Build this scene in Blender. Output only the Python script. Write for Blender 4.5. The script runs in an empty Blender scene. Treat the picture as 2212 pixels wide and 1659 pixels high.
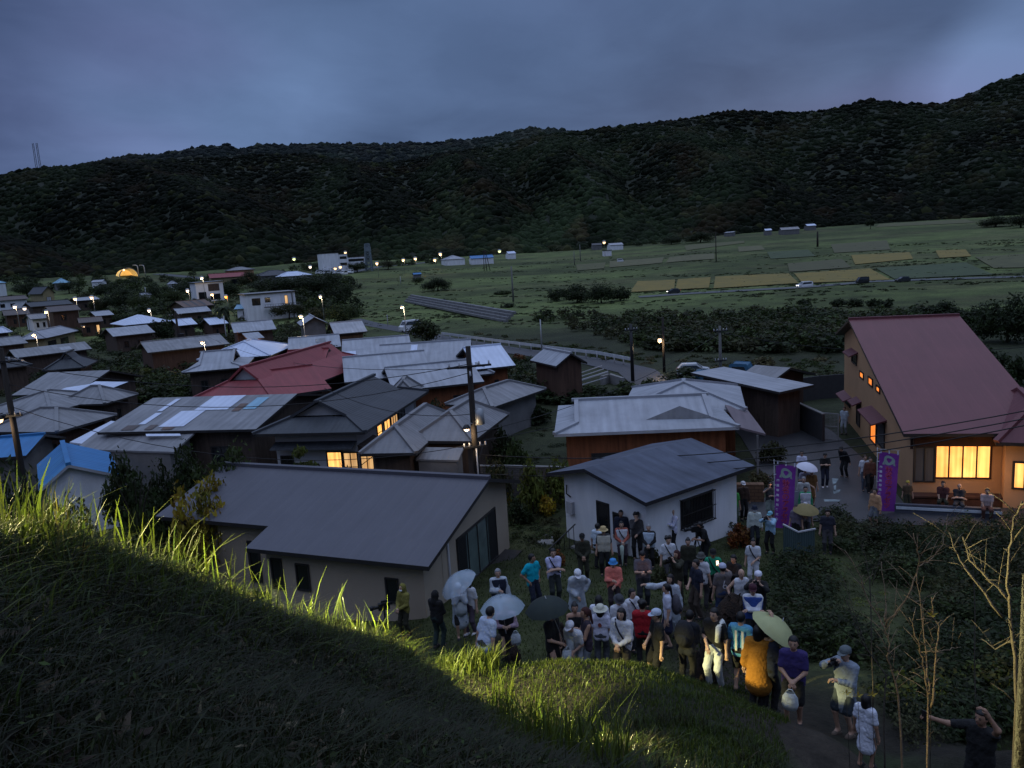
import bpy, bmesh, math, random
import numpy as np
from mathutils import Vector, Matrix
random.seed(7)
rng = np.random.default_rng(11)
SC = bpy.context.scene
COL = SC.collection
R = math.radians

# ------------------------------------------------------------------ camera
CAM_H = 11.5
PITCH, ROLL = R(9.5), R(3.6)
FPX, PW, PH = 1646.0, 2212.0, 1659.0        # survey units used to place things on the ground
_r0 = np.array([1.0, 0, 0]); _f = np.array([0, math.cos(PITCH), -math.sin(PITCH)])
_u0 = np.array([0, math.sin(PITCH), math.cos(PITCH)])
CR = math.cos(ROLL) * _r0 - math.sin(ROLL) * _u0
CU = math.sin(ROLL) * _r0 + math.cos(ROLL) * _u0
CP = np.array([0.0, 0.0, CAM_H])
cam = bpy.data.cameras.new('camera'); camo = bpy.data.objects.new('camera', cam); COL.objects.link(camo)
camo.matrix_world = Matrix(((CR[0], CU[0], -_f[0], 0), (CR[1], CU[1], -_f[1], 0), (CR[2], CU[2], -_f[2], CAM_H), (0, 0, 0, 1)))
cam.sensor_width = 36.0; cam.lens = 36.0 * FPX / PW
cam.clip_start = 0.05; cam.clip_end = 9000
SC.camera = camo
SC.view_settings.view_transform = 'Standard'; SC.view_settings.look = 'None'
SC.view_settings.exposure = 0; SC.view_settings.gamma = 1

def ray(px, py):
    d = _f + CR * ((px - PW / 2) / FPX) - CU * ((py - PH / 2) / FPX)
    return d / np.linalg.norm(d)
def U(px, py, z=0.0):
    "point where the sight line meets the level plane z"
    d = ray(px, py); t = (z - CAM_H) / d[2]
    return Vector(CP + d * t)
def AT(px, py, r):
    "point on the sight line at horizontal distance r"
    d = ray(px, py); t = r / math.hypot(d[0], d[1])
    return Vector(CP + d * t)
def proj(p):
    v = np.array(p) - CP; d = v @ _f
    return (PW / 2 + FPX * (v @ CR) / d, PH / 2 - FPX * (v @ CU) / d)

# ------------------------------------------------------------------ terrain
FOOT = [(-700, 640, 480), (0, 604, 470), (200, 594, 470), (420, 585, 470), (560, 575, 480), (700, 562, 480), (850, 560, 480), (1000, 553, 490), (1200, 543, 500),
        (1400, 526, 520), (1500, 512, 540), (1650, 500, 560), (1850, 485, 600), (1950, 479, 610), (2212, 463, 650), (2900, 420, 700)]
_faz = np.array([math.atan2(*(ray(p, q)[:2])) for p, q, d in FOOT])
_fd = np.array([d for p, q, d in FOOT], float)
_fz = np.array([AT(p, q, d).z for p, q, d in FOOT])
# near bank: survey points (px, py, distance) that lie on the visible ground, then hidden ones with a height
_vis = [(0, 1659, 2.4), (0, 1370, 3.3), (0, 1150, 5.0), (220, 1659, 2.4), (220, 1400, 3.6), (220, 1232, 5.6), (450, 1659, 2.4), (450, 1430, 4.0), (450, 1305, 6.0),
        (660, 1659, 2.4), (660, 1490, 4.2), (660, 1372, 6.6), (850, 1659, 2.5), (850, 1520, 4.8), (850, 1415, 7.0), (970, 1659, 2.6), (970, 1490, 6.4),
        (1100, 1659, 2.9), (1100, 1568, 5.5), (1230, 1659, 3.8), (1200, 1615, 4.9), (1330, 1690, 3.8),
        (1450, 1640, 7.2), (920, 1470, 12.3), (1010, 1452, 12.8), (1100, 1444, 13), (1200, 1438, 13.2), (1300, 1436, 13.2), (1400, 1440, 12.8), (1470, 1475, 12.0), (1550, 1550, 10.4),
        (1640, 1620, 9.6), (1480, 1570, 8.8), (1530, 1440, 17.0), (1600, 1490, 14.5), (1700, 1565, 13.0), (1815, 1605, 12.0), (1870, 1645, 11.2), (1720, 1655, 10.0),
        (2100, 1659, 12.3), (2212, 1640, 12.3)]
_hid = [(0, 1095, 7.0, 8.3), (0, 1095, 11, 3.6), (0, 1095, 16, .7), (220, 1200, 8, 7.2), (220, 1200, 12, 3.), (220, 1200, 17, .5), (450, 1250, 8.5, 6.4), (450, 1250, 12, 2.9), (450, 1250, 17, .4),
        (660, 1350, 9.3, 5.2), (660, 1350, 12.5, 2.9), (660, 1350, 17, .5), (850, 1420, 9.5, 4.4), (850, 1420, 12.5, 3.4), (850, 1420, 14.5, 2.9), (850, 1420, 17, 1.6), (850, 1420, 20, .3),
        (970, 1480, 9, 4.6), (970, 1450, 15.3, 2.6), (970, 1450, 18, 1.7), (970, 1450, 21, .9), (970, 1450, 25, .2), (1100, 1500, 9, 4.5), (1100, 1450, 15.2, 2.15), (1100, 1450, 18, 1.6), (1100, 1450, 21, 1.2), (1100, 1450, 25, .5),
        (1250, 1450, 15.3, 2.1), (1250, 1450, 18, 1.65), (1250, 1450, 21, 1.4), (1250, 1450, 25, .6), (1250, 1450, 29, .1), (1400, 1450, 15.2, 2.1), (1400, 1450, 18, 1.65), (1400, 1450, 21, 1.4), (1400, 1450, 25, .6), (1400, 1450, 29, .1),
        (1600, 1350, 19, 1.6), (1600, 1350, 23, .8), (1700, 1350, 16, 2.1), (1700, 1350, 20, 1.2), (1800, 1300, 16, 2.3), (1800, 1300, 22, .9), (1950, 1400, 12, 2.9), (2000, 1300, 18, 1.6), (2000, 1300, 24, .4),
        (2200, 1300, 16, 1.5), (2200, 1300, 20, 1.3), (2200, 1300, 27, .0), (2500, 1400, 10, 2.6), (2500, 1300, 18, 2.), (2500, 1300, 26, .1), (-500, 1200, 6, 9.8), (-500, 1200, 12, 4.), (-500, 1200, 18, .5)]
_pts = []
for p, q, r in _vis:
    v = AT(p, q, r); _pts.append((v.x, v.y, v.z))
for p, q, r, z in _hid:
    v = AT(p, q, r); _pts.append((v.x, v.y, z))
_pts += [(0, .6, 9.9), (-3, .3, 10.1), (3, .4, 9.6), (0, -3, 10.6), (-7, -4, 11.3), (7, -4, 10.0), (0, -9, 12.5), (-12, -8, 13), (12, -8, 11.5), (-12, 2, 10.2), (10, 2, 5.6), (16, 2, 4.5), (-9, 5.5, 8.2), (-13, 5, 8.0), (-17, 4.5, 8.0), (-6, 5.2, 8.9), (-18, 4, 9.6), (-22, -8, 13), (22, -8, 10)]  # unseen ground at the left lowered to suit the floodlight beam
for a in range(-75, 80, 10):
    for rr in ((22, 26, 31) if not -12 < a < 36 else (31,)):
        _pts.append((rr * math.sin(R(a)), rr * math.cos(R(a)), .1 if rr == 22 else 0.0))
_pts = np.array(_pts)
def _tps(r2):
    r2 = np.maximum(r2, 1e-9); return .5 * r2 * np.log(r2)
_n = len(_pts)
_A = np.zeros((_n + 3, _n + 3))
_d2 = ((_pts[:, None, :2] - _pts[None, :, :2]) ** 2).sum(-1)
_A[:_n, :_n] = _tps(_d2) + np.eye(_n) * 0.06
_A[:_n, _n] = 1; _A[:_n, _n + 1:] = _pts[:, :2]; _A[_n, :_n] = 1; _A[_n + 1:, :_n] = _pts[:, :2].T
_w = np.linalg.solve(_A, np.concatenate([_pts[:, 2], np.zeros(3)]))
def near_h(x, y):
    x = np.asarray(x, float); y = np.asarray(y, float)
    s = x.shape; P = np.stack([x.ravel(), y.ravel()], 1); out = np.zeros(len(P))
    for i in range(0, len(P), 20000):
        q = P[i:i + 20000]
        d2 = ((q[:, None, :] - _pts[None, :, :2]) ** 2).sum(-1)
        out[i:i + 20000] = _tps(d2) @ _w[:_n] + _w[_n] + q @ _w[_n + 1:]
    return out.reshape(s)
def sstep(a, b, x):
    t = np.clip((x - a) / (b - a), 0, 1); return t * t * (3 - 2 * t)
def far_h(x, y):
    r = np.hypot(x, y); az = np.arctan2(x, y)
    d0 = np.interp(az, _faz, _fd); z0 = np.interp(az, _faz, _fz)
    t = np.clip((r - 150) / (d0 - 150), 0, 1.6)
    return np.where(np.asarray(y) > -50, z0 * t ** 1.25, 12.0 * 0)
def T(x, y):
    x = np.asarray(x, float); y = np.asarray(y, float)
    r = np.hypot(x, y)
    b = far_h(x, y)
    m = (r < 34)
    if np.any(m):
        nh = np.zeros_like(b)
        if b.ndim == 0:
            nh = near_h(x, y)
        else:
            nh[m] = near_h(x[m], y[m])
        w = 1 - sstep(26, 33, r)
        b = b * (1 - w) + np.clip(nh, -.2, 14) * w
    # the slope goes on uphill behind the viewpoint
    return b + np.where(y < -6, np.minimum((-6 - y) * .35, 30) * sstep(0, 20, -6 - y), 0)
def TZ(x, y): return float(T(np.array([x]), np.array([y]))[0])
def G(px, py, lift=0.0):
    "sight line against the ground surface (raised by lift)"
    d = ray(px, py); h = math.hypot(d[0], d[1])
    rs = np.concatenate([np.arange(2 if lift <= 0 else 36, 40, .1), np.geomspace(40, 900, 700)])
    t = rs / h
    X, Y, Z = d[0] * t, d[1] * t, CAM_H + d[2] * t
    g = T(X, Y) + lift
    k = np.argmax(Z <= g)
    if Z[k] > g[k]: k = len(rs) - 1
    if k > 0:
        a = (Z[k - 1] - g[k - 1]); b = (g[k] - Z[k]); f = a / (a + b + 1e-9)
        X_, Y_ = X[k - 1] + (X[k] - X[k - 1]) * f, Y[k - 1] + (Y[k] - Y[k - 1]) * f
    else: X_, Y_ = X[k], Y[k]
    return Vector((X_, Y_, TZ(X_, Y_)))
def GF(px, py, lift, rmin=14.5):
    "same, but starting beyond the near bank (for people standing in the yard behind it)"
    d = ray(px, py); h = math.hypot(d[0], d[1])
    rs = np.arange(rmin, 140, .05); t = rs / h
    X, Y, Z = d[0] * t, d[1] * t, CAM_H + d[2] * t
    k = np.argmax(Z <= T(X, Y) + lift)
    return Vector((X[k], Y[k], TZ(X[k], Y[k])))

# ------------------------------------------------------------------ value noise
def hash2(i, j, s):
    h = (i * 374761393 + j * 668265263 + s * 1442695041) & 0xFFFFFFFF
    h = ((h ^ (h >> 13)) * 1274126177) & 0xFFFFFFFF
    return ((h ^ (h >> 16)) & 0xFFFF) / 65535.0
def noise2(x, y, s=0):
    x = np.asarray(x, float); y = np.asarray(y, float)
    i = np.floor(x).astype(np.int64); j = np.floor(y).astype(np.int64)
    fx = x - i; fy = y - j; fx = fx * fx * (3 - 2 * fx); fy = fy * fy * (3 - 2 * fy)
    a = hash2(i, j, s); b = hash2(i + 1, j, s); c = hash2(i, j + 1, s); d = hash2(i + 1, j + 1, s)
    return (a * (1 - fx) + b * fx) * (1 - fy) + (c * (1 - fx) + d * fx) * fy
def fbm(x, y, s=0, o=4):
    v = 0; a = .5
    for k in range(o):
        v = v + a * noise2(np.asarray(x) * 2 ** k, np.asarray(y) * 2 ** k, s + k); a *= .5
    return v

# ------------------------------------------------------------------ object helpers
def tag(o, label=None, cat=None, group=None, kind=None):
    if label: o['label'] = label
    if cat: o['category'] = cat
    if group: o['group'] = group
    if kind: o['kind'] = kind
    return o
def empty(name, loc, rz=0.0, label=None, cat=None, group=None):
    o = bpy.data.objects.new(name, None); COL.objects.link(o)
    o.empty_display_size = .2
    o.location = loc; o.rotation_euler = (0, 0, rz)
    return tag(o, label, cat, group)
def root_loc(o):
    v = Vector((0, 0, 0))
    while o is not None:
        v = v + Vector(o.location); o = o.parent
    return v
class MB:
    def __init__(s): s.v = []; s.f = []; s.m = []; s.uv = {}; s.sm = []
    def add(s, vs, fs, mi=0, smooth=False):
        b = len(s.v); s.v += [tuple(p) for p in vs]
        for f in fs: s.f.append([b + i for i in f]); s.m.append(mi); s.sm.append(smooth)
        return s
    def box(s, c, d, rz=0.0, mi=0, rx=0.0):
        M = Matrix.Rotation(rz, 3, 'Z') @ Matrix.Rotation(rx, 3, 'X')
        vs = [Vector(c) + M @ Vector((sx * d[0] / 2, sy * d[1] / 2, sz * d[2] / 2)) for sz in (-1, 1) for sy in (-1, 1) for sx in (-1, 1)]
        return s.add(vs, [(0, 2, 3, 1), (4, 5, 7, 6), (0, 1, 5, 4), (2, 6, 7, 3), (0, 4, 6, 2), (1, 3, 7, 5)], mi)
    def bar(s, a, b, w, h=None, mi=0):
        "square bar from a to b"
        a = Vector(a); b = Vector(b); h = h or w
        d = (b - a); L = d.length
        if L < 1e-6: return s
        d /= L
        q = Vector((0, 0, 1)) if abs(d.z) < .95 else Vector((1, 0, 0))
        sx = d.cross(q).normalized(); sz = sx.cross(d).normalized()
        vs = []
        for p in (a, b):
            for i, j in ((-1, -1), (1, -1), (1, 1), (-1, 1)): vs.append(p + sx * (i * w / 2) + sz * (j * h / 2))
        return s.add(vs, [(0, 1, 2, 3), (7, 6, 5, 4), (0, 4, 5, 1), (1, 5, 6, 2), (2, 6, 7, 3), (3, 7, 4, 0)], mi)
    def tube(s, path, rad, n=6, mi=0, cap=True, smooth=True):
        path = [Vector(p) for p in path]
        if not hasattr(rad, '__len__'): rad = [rad] * len(path)
        vs = []; fs = []; prev = None
        for k, p in enumerate(path):
            d = (path[min(k + 1, len(path) - 1)] - path[max(k - 1, 0)])
            d = d.normalized() if d.length > 1e-9 else Vector((0, 0, 1))
            if prev is None:
                q = Vector((1, 0, 0)) if abs(d.x) < .9 else Vector((0, 1, 0))
                sx = d.cross(q).normalized()
            else:
                sx = (prev - d * prev.dot(d)).normalized()
            prev = sx; sy = d.cross(sx)
            for i in range(n):
                a = 2 * math.pi * i / n
                vs.append(p + sx * (math.cos(a) * rad[k]) + sy * (math.sin(a) * rad[k]))
        for k in range(len(path) - 1):
            for i in range(n):
                j = (i + 1) % n
                fs.append((k * n + i, k * n + j, (k + 1) * n + j, (k + 1) * n + i))
        if cap: fs.append(tuple(range(n - 1, -1, -1))); fs.append(tuple((len(path) - 1) * n + i for i in range(n)))
        return s.add(vs, fs, mi, smooth)
    def lathe(s, c, prof, n=14, mi=0, smooth=True, M=None):
        "profile of (radius, z) turned about the z axis through c"
        vs = []; fs = []
        for (r, z) in prof:
            for i in range(n):
                a = 2 * math.pi * i / n; p = Vector((r * math.cos(a), r * math.sin(a), z))
                if M is not None: p = M @ p
                vs.append(Vector(c) + p)
        for k in range(len(prof) - 1):
            for i in range(n):
                j = (i + 1) % n
                fs.append((k * n + i, k * n + j, (k + 1) * n + j, (k + 1) * n + i))
        return s.add(vs, fs, mi, smooth)
    def ell(s, c, r, n=8, m=6, mi=0, M=None):
        prof = [(max(1e-4, math.sin(math.pi * k / m)), -math.cos(math.pi * k / m)) for k in range(m + 1)]
        vs = []; fs = []
        for (q, z) in prof:
            for i in range(n):
                a = 2 * math.pi * i / n; p = Vector((q * math.cos(a) * r[0], q * math.sin(a) * r[1], z * r[2]))
                if M is not None: p = M @ p
                vs.append(Vector(c) + p)
        for k in range(m):
            for i in range(n):
                j = (i + 1) % n
                fs.append((k * n + i, k * n + j, (k + 1) * n + j, (k + 1) * n + i))
        return s.add(vs, fs, mi, True)
    def poly(s, pts, mi=0, uvdir=None):
        s.add(pts, [tuple(range(len(pts)))], mi)
        if uvdir is not None:
            u = Vector(uvdir).normalized(); n = (Vector(pts[1]) - Vector(pts[0])).cross(Vector(pts[2]) - Vector(pts[0]))
            v = n.normalized().cross(u) if n.length > 1e-9 else Vector((0, 0, 1))
            o = Vector(pts[0])
            s.uv[len(s.f) - 1] = [((Vector(p) - o).dot(u), (Vector(p) - o).dot(v)) for p in pts]
        return s
    def build(s, name, mats, parent=None, world=False, smooth=None, **kw):
        off = root_loc(parent) if (world and parent is not None) else Vector((0, 0, 0))
        me = bpy.data.meshes.new(name)
        if off.length > 0: vs = [(p[0] - off.x, p[1] - off.y, p[2] - off.z) for p in s.v]
        else: vs = s.v
        me.from_pydata([tuple(p) for p in vs], [], s.f)
        if not isinstance(mats, (list, tuple)): mats = [mats]
        for m in mats: me.materials.append(m)
        if len(mats) > 1: me.polygons.foreach_set('material_index', s.m)
        me.polygons.foreach_set('use_smooth', s.sm if smooth is None else [smooth] * len(s.f))
        if s.uv:
            ul = me.uv_layers.new(name='metres')
            for p in me.polygons:
                q = s.uv.get(p.index)
                if q:
                    for k, li in enumerate(p.loop_indices): ul.data[li].uv = q[k]
        me.update()
        o = bpy.data.objects.new(name, me); COL.objects.link(o)
        if parent is not None: o.parent = parent
        return tag(o, **kw)
def mesh_np(name, V, F, mats, parent=None, smooth=False, mi=None, **kw):
    "mesh from arrays; F is (n,k) with constant k"
    V = np.asarray(V, np.float32); F = np.asarray(F, np.int32)
    me = bpy.data.meshes.new(name)
    k = F.shape[1]
    me.vertices.add(len(V)); me.vertices.foreach_set('co', V.ravel())
    me.loops.add(F.size); me.loops.foreach_set('vertex_index', F.ravel())
    me.polygons.add(len(F)); me.polygons.foreach_set('loop_start', np.arange(0, F.size, k, dtype=np.int32))
    if not isinstance(mats, (list, tuple)): mats = [mats]
    for m in mats: me.materials.append(m)
    if mi is not None: me.polygons.foreach_set('material_index', np.asarray(mi, np.int32))
    me.polygons.foreach_set('use_smooth', np.full(len(F), smooth))
    me.update(calc_edges=True)
    if me.validate(verbose=False): pass
    o = bpy.data.objects.new(name, me); COL.objects.link(o)
    if parent is not None: o.parent = parent
    return tag(o, **kw)
def children(o): return [c for c in bpy.data.objects if c.parent == o]
def copy_tree(o, kids, parent=None):
    "kids: dict object -> its children (built once per prototype)"
    c = o.copy(); COL.objects.link(c)
    if parent is not None: c.parent = parent
    for ch in kids.get(o, []): copy_tree(ch, kids, c)
    return c
def kid_map(o):
    km = {}
    def rec(q):
        km[q] = list(q.children)
        for c in q.children: rec(c)
    bpy.context.view_layer.update()
    rec(o); return km

# ------------------------------------------------------------------ materials
_mc = {}
def mat(name, col, rough=.8, var=.25, scale=1.5, bump=0.0, bscale=None, spec=.3, metal=0.0, col2=None, alpha=None, translucent=0.0, island=0.0, emit=None, estr=0.0, detail=4, streak=None):
    if name in _mc: return _mc[name]
    m = bpy.data.materials.new(name); m.use_nodes = True
    nt = m.node_tree; N = nt.nodes; L = nt.links
    b = N['Principled BSDF']; out = N['Material Output']
    b.inputs['Roughness'].default_value = rough; b.inputs['Metallic'].default_value = metal
    b.inputs['Specular IOR Level'].default_value = spec
    g = N.new('ShaderNodeNewGeometry')
    c1 = tuple(col) + (1,); c2 = tuple(col2 if col2 else [max(0, x * (1 - var)) for x in col]) + (1,)
    n = N.new('ShaderNodeTexNoise'); n.inputs['Scale'].default_value = scale; n.inputs['Detail'].default_value = detail; n.inputs['Roughness'].default_value = .6
    if streak:
        mp = N.new('ShaderNodeMapping'); mp.inputs['Scale'].default_value = streak; L.new(g.outputs['Position'], mp.inputs['Vector']); L.new(mp.outputs[0], n.inputs['Vector'])
    else: L.new(g.outputs['Position'], n.inputs['Vector'])
    rp = N.new('ShaderNodeMapRange'); rp.inputs[1].default_value = .32; rp.inputs[2].default_value = .68
    L.new(n.outputs['Fac'], rp.inputs[0])
    mx = N.new('ShaderNodeMix'); mx.data_type = 'RGBA'
    mx.inputs['A'].default_value = c1; mx.inputs['B'].default_value = c2
    L.new(rp.outputs[0], mx.inputs['Factor'])
    cout = mx.outputs['Result']
    if island > 0:
        hs = N.new('ShaderNodeHueSaturation')
        mr = N.new('ShaderNodeMapRange'); mr.inputs[3].default_value = 1 - island; mr.inputs[4].default_value = 1 + island
        L.new(g.outputs['Random Per Island'], mr.inputs[0]); L.new(mr.outputs[0], hs.inputs['Value'])
        mr2 = N.new('ShaderNodeMapRange'); mr2.inputs[3].default_value = .5 - island * .06; mr2.inputs[4].default_value = .5 + island * .03
        L.new(g.outputs['Random Per Island'], mr2.inputs[0]); L.new(mr2.outputs[0], hs.inputs['Hue'])
        L.new(cout, hs.inputs['Color']); cout = hs.outputs[0]
    L.new(cout, b.inputs['Base Color'])
    if bump > 0:
        bn = N.new('ShaderNodeTexNoise'); bn.inputs['Scale'].default_value = bscale or scale * 8; bn.inputs['Detail'].default_value = 5
        L.new(g.outputs['Position'], bn.inputs['Vector'])
        bp = N.new('ShaderNodeBump'); bp.inputs['Strength'].default_value = min(1, bump); bp.inputs['Distance'].default_value = .05
        L.new(bn.outputs['Fac'], bp.inputs['Height']); L.new(bp.outputs[0], b.inputs['Normal'])
    if alpha is not None: b.inputs['Alpha'].default_value = alpha
    if emit:
        b.inputs['Emission Color'].default_value = tuple(emit) + (1,); b.inputs['Emission Strength'].default_value = estr
    if translucent > 0:
        tr = N.new('ShaderNodeBsdfTranslucent'); L.new(cout, tr.inputs['Color'])
        ms = N.new('ShaderNodeMixShader'); ms.inputs[0].default_value = translucent
        L.new(b.outputs[0], ms.inputs[1]); L.new(tr.outputs[0], ms.inputs[2]); L.new(ms.outputs[0], out.inputs['Surface'])
    _mc[name] = m; return m
def roof_mat(name, col, kind='sheet', var=.3, pitch=.45, rough=.55):
    "roofing laid out in metres along the eave (u) and up the slope (v)"
    if name in _mc: return _mc[name]
    m = bpy.data.materials.new(name); m.use_nodes = True
    nt = m.node_tree; N = nt.nodes; L = nt.links; b = N['Principled BSDF']
    b.inputs['Roughness'].default_value = rough; b.inputs['Specular IOR Level'].default_value = .35
    uv = N.new('ShaderNodeUVMap'); uv.uv_map = 'metres'
    g = N.new('ShaderNodeNewGeometry')
    n = N.new('ShaderNodeTexNoise'); n.inputs['Scale'].default_value = .55; n.inputs['Detail'].default_value = 8; n.inputs['Roughness'].default_value = .65
    L.new(g.outputs['Position'], n.inputs['Vector'])
    mp = N.new('ShaderNodeMapping'); mp.inputs['Scale'].default_value = (2.2, .25, 1); L.new(uv.outputs[0], mp.inputs['Vector'])
    n2 = N.new('ShaderNodeTexNoise'); n2.inputs['Scale'].default_value = 1.2; n2.inputs['Detail'].default_value = 5; L.new(mp.outputs[0], n2.inputs['Vector'])
    ad = N.new('ShaderNodeMath'); ad.operation = 'ADD'; L.new(n.outputs['Fac'], ad.inputs[0]); L.new(n2.outputs['Fac'], ad.inputs[1])
    rp = N.new('ShaderNodeMapRange'); rp.inputs[1].default_value = .72; rp.inputs[2].default_value = 1.3; L.new(ad.outputs[0], rp.inputs[0])
    mx = N.new('ShaderNodeMix'); mx.data_type = 'RGBA'; mx.inputs['A'].default_value = tuple(c * (1 + var * .35) for c in col) + (1,)
    mx.inputs['B'].default_value = tuple(c * (1 - var) for c in col) + (1,); L.new(rp.outputs[0], mx.inputs['Factor'])
    wu = N.new('ShaderNodeTexWave'); wu.bands_direction = 'X'; wu.inputs['Scale'].default_value = 2 * math.pi / (20 * pitch) ; wu.inputs['Distortion'].default_value = 0
    L.new(uv.outputs[0], wu.inputs['Vector'])
    wv = N.new('ShaderNodeTexWave'); wv.bands_direction = 'Y'; wv.wave_profile = 'SAW'; wv.inputs['Scale'].default_value = 2 * math.pi / (20 * (.3 if kind == 'tile' else 1.8)); wv.inputs['Distortion'].default_value = .2
    L.new(uv.outputs[0], wv.inputs['Vector'])
    if kind == 'tile': hsrc = N.new('ShaderNodeMath'); hsrc.operation = 'ADD'; L.new(wu.outputs['Fac'], hsrc.inputs[0]); L.new(wv.outputs['Fac'], hsrc.inputs[1]); ho = hsrc.outputs[0]
    else:
        pw = N.new('ShaderNodeMath'); pw.operation = 'POWER'; pw.inputs[1].default_value = 10 if kind == 'seam' else 1
        L.new(wu.outputs['Fac'], pw.inputs[0])
        sv = N.new('ShaderNodeMath'); sv.operation = 'MULTIPLY_ADD'; sv.inputs[1].default_value = .25; L.new(wv.outputs['Fac'], sv.inputs[0]); L.new(pw.outputs[0], sv.inputs[2]); ho = sv.outputs[0]
    mm = N.new('ShaderNodeMix'); mm.data_type = 'RGBA'; mm.blend_type = 'MULTIPLY'; mm.inputs['Factor'].default_value = {'seam': .14, 'felt': 0, 'none': 0}.get(kind, .28)
    mr = N.new('ShaderNodeMapRange'); mr.inputs[3].default_value = .75; mr.inputs[4].default_value = 1.05; L.new(ho, mr.inputs[0])
    L.new(mx.outputs['Result'], mm.inputs['A']); L.new(mr.outputs[0], mm.inputs['B'])
    L.new(mm.outputs['Result'], b.inputs['Base Color'])
    bp = N.new('ShaderNodeBump'); bp.inputs['Strength'].default_value = {'seam': .15, 'felt': 0}.get(kind, .4); bp.inputs['Distance'].default_value = .03; L.new(ho, bp.inputs['Height']); L.new(bp.outputs[0], b.inputs['Normal'])
    _mc[name] = m; return m
def emat(name, col, strength):
    if name in _mc: return _mc[name]
    m = bpy.data.materials.new(name); m.use_nodes = True
    b = m.node_tree.nodes['Principled BSDF']; b.inputs['Base Color'].default_value = tuple(col) + (1,)
    b.inputs['Emission Color'].default_value = tuple(col) + (1,); b.inputs['Emission Strength'].default_value = strength
    _mc[name] = m; return m
# ------------------------------------------------------------------ sky and light
SUN_EL, SUN_AZ = R(4.0), R(20.0)
w = bpy.data.worlds.new('World'); SC.world = w; w.use_nodes = True
nt = w.node_tree; N = nt.nodes; L = nt.links
bg = N['Background']
def vmath(op, a, b=None):
    n = N.new('ShaderNodeVectorMath'); n.operation = op
    if hasattr(a, 'is_output'): L.new(a, n.inputs[0])
    else: n.inputs[0].default_value = a
    if b is not None:
        if hasattr(b, 'is_output'): L.new(b, n.inputs[1])
        else: n.inputs[1].default_value = b
    return n
def fmath(op, a, b=None, clamp=False):
    n = N.new('ShaderNodeMath'); n.operation = op; n.use_clamp = clamp
    for i, q in enumerate((a, b)):
        if q is None: continue
        if hasattr(q, 'is_output'): L.new(q, n.inputs[i])
        else: n.inputs[i].default_value = q
    return n.outputs[0]
def frange(x, a, b, c, d, smooth=True):
    n = N.new('ShaderNodeMapRange'); n.interpolation_type = 'SMOOTHSTEP' if smooth else 'LINEAR'
    L.new(x, n.inputs[0])
    for i, q in enumerate((a, b, c, d)): n.inputs[1 + i].default_value = q
    return n.outputs[0]
tc = N.new('ShaderNodeTexCoord'); DIR = tc.outputs['Generated']
sx = N.new('ShaderNodeSeparateXYZ'); L.new(DIR, sx.inputs[0])
zz = sx.outputs['Z']
den = fmath('ADD', fmath('MAXIMUM', zz, 0.0), .22)
cx = N.new('ShaderNodeCombineXYZ'); L.new(fmath('DIVIDE', sx.outputs['X'], den), cx.inputs[0]); L.new(fmath('DIVIDE', sx.outputs['Y'], den), cx.inputs[1])
n1 = N.new('ShaderNodeTexNoise'); n1.inputs['Scale'].default_value = .9; n1.inputs['Detail'].default_value = 6; n1.inputs['Roughness'].default_value = .48; n1.inputs['Distortion'].default_value = .4
L.new(cx.outputs[0], n1.inputs['Vector'])
n2 = N.new('ShaderNodeTexNoise'); n2.inputs['Scale'].default_value = .55; n2.inputs['Detail'].default_value = 3
L.new(vmath('ADD', cx.outputs[0], (7.3, 2.1, 0)).outputs[0], n2.inputs['Vector'])
def lobe(px, py, c0, c1, amp):
    d = ray(px, py); dt = vmath('DOT_PRODUCT', DIR, tuple(d)).outputs['Value']
    return frange(dt, math.cos(R(c0)), math.cos(R(c1)), 0, amp)
lo = fmath('ADD', lobe(450, 270, 13, 0, .46), fmath('ADD', lobe(2250, 140, 6.5, 0, .65), lobe(2080, 190, 4.5, 0, .35)))
lo = fmath('ADD', lo, lobe(1180, -40, 15, 0, .16))
lo = fmath('SUBTRACT', lo, lobe(1250, 110, 12, 0, .13))
lo = fmath('SUBTRACT', lo, lobe(180, 20, 11, 1, .08))
n3 = N.new('ShaderNodeTexNoise'); n3.inputs['Scale'].default_value = 2.6; n3.inputs['Detail'].default_value = 7; n3.inputs['Roughness'].default_value = .55; n3.inputs['Distortion'].default_value = .5; L.new(cx.outputs[0], n3.inputs['Vector'])
cl = fmath('ADD', fmath('ADD', frange(n1.outputs['Fac'], .36, .66, -.06, .36, False), frange(n3.outputs['Fac'], .35, .65, -.07, .08, False)), lo)
mx = N.new('ShaderNodeMix'); mx.data_type = 'RGBA'; L.new(fmath('ADD', cl, .12, True), mx.inputs['Factor'])
mx.inputs['A'].default_value = (.054, .092, .190, 1); mx.inputs['B'].default_value = (.150, .238, .44, 1)
mv = N.new('ShaderNodeMix'); mv.data_type = 'RGBA'; mv.blend_type = 'MULTIPLY'; L.new(frange(n2.outputs['Fac'], .4, .66, 0, 1), mv.inputs['Factor'])
L.new(mx.outputs['Result'], mv.inputs['A']); mv.inputs['B'].default_value = (1.10, .92, .98, 1)
sky = N.new('ShaderNodeTexSky'); sky.sky_type = 'NISHITA'; sky.sun_disc = False; sky.sun_elevation = SUN_EL; sky.sun_rotation = SUN_AZ
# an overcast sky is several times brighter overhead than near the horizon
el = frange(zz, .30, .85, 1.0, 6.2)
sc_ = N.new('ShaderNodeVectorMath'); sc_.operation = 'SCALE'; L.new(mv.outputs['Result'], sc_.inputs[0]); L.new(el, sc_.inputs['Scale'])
sk = N.new('ShaderNodeVectorMath'); sk.operation = 'SCALE'; L.new(sky.outputs[0], sk.inputs[0]); sk.inputs['Scale'].default_value = .0012
sm_ = vmath('ADD', sc_.outputs[0], sk.outputs[0])
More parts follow.
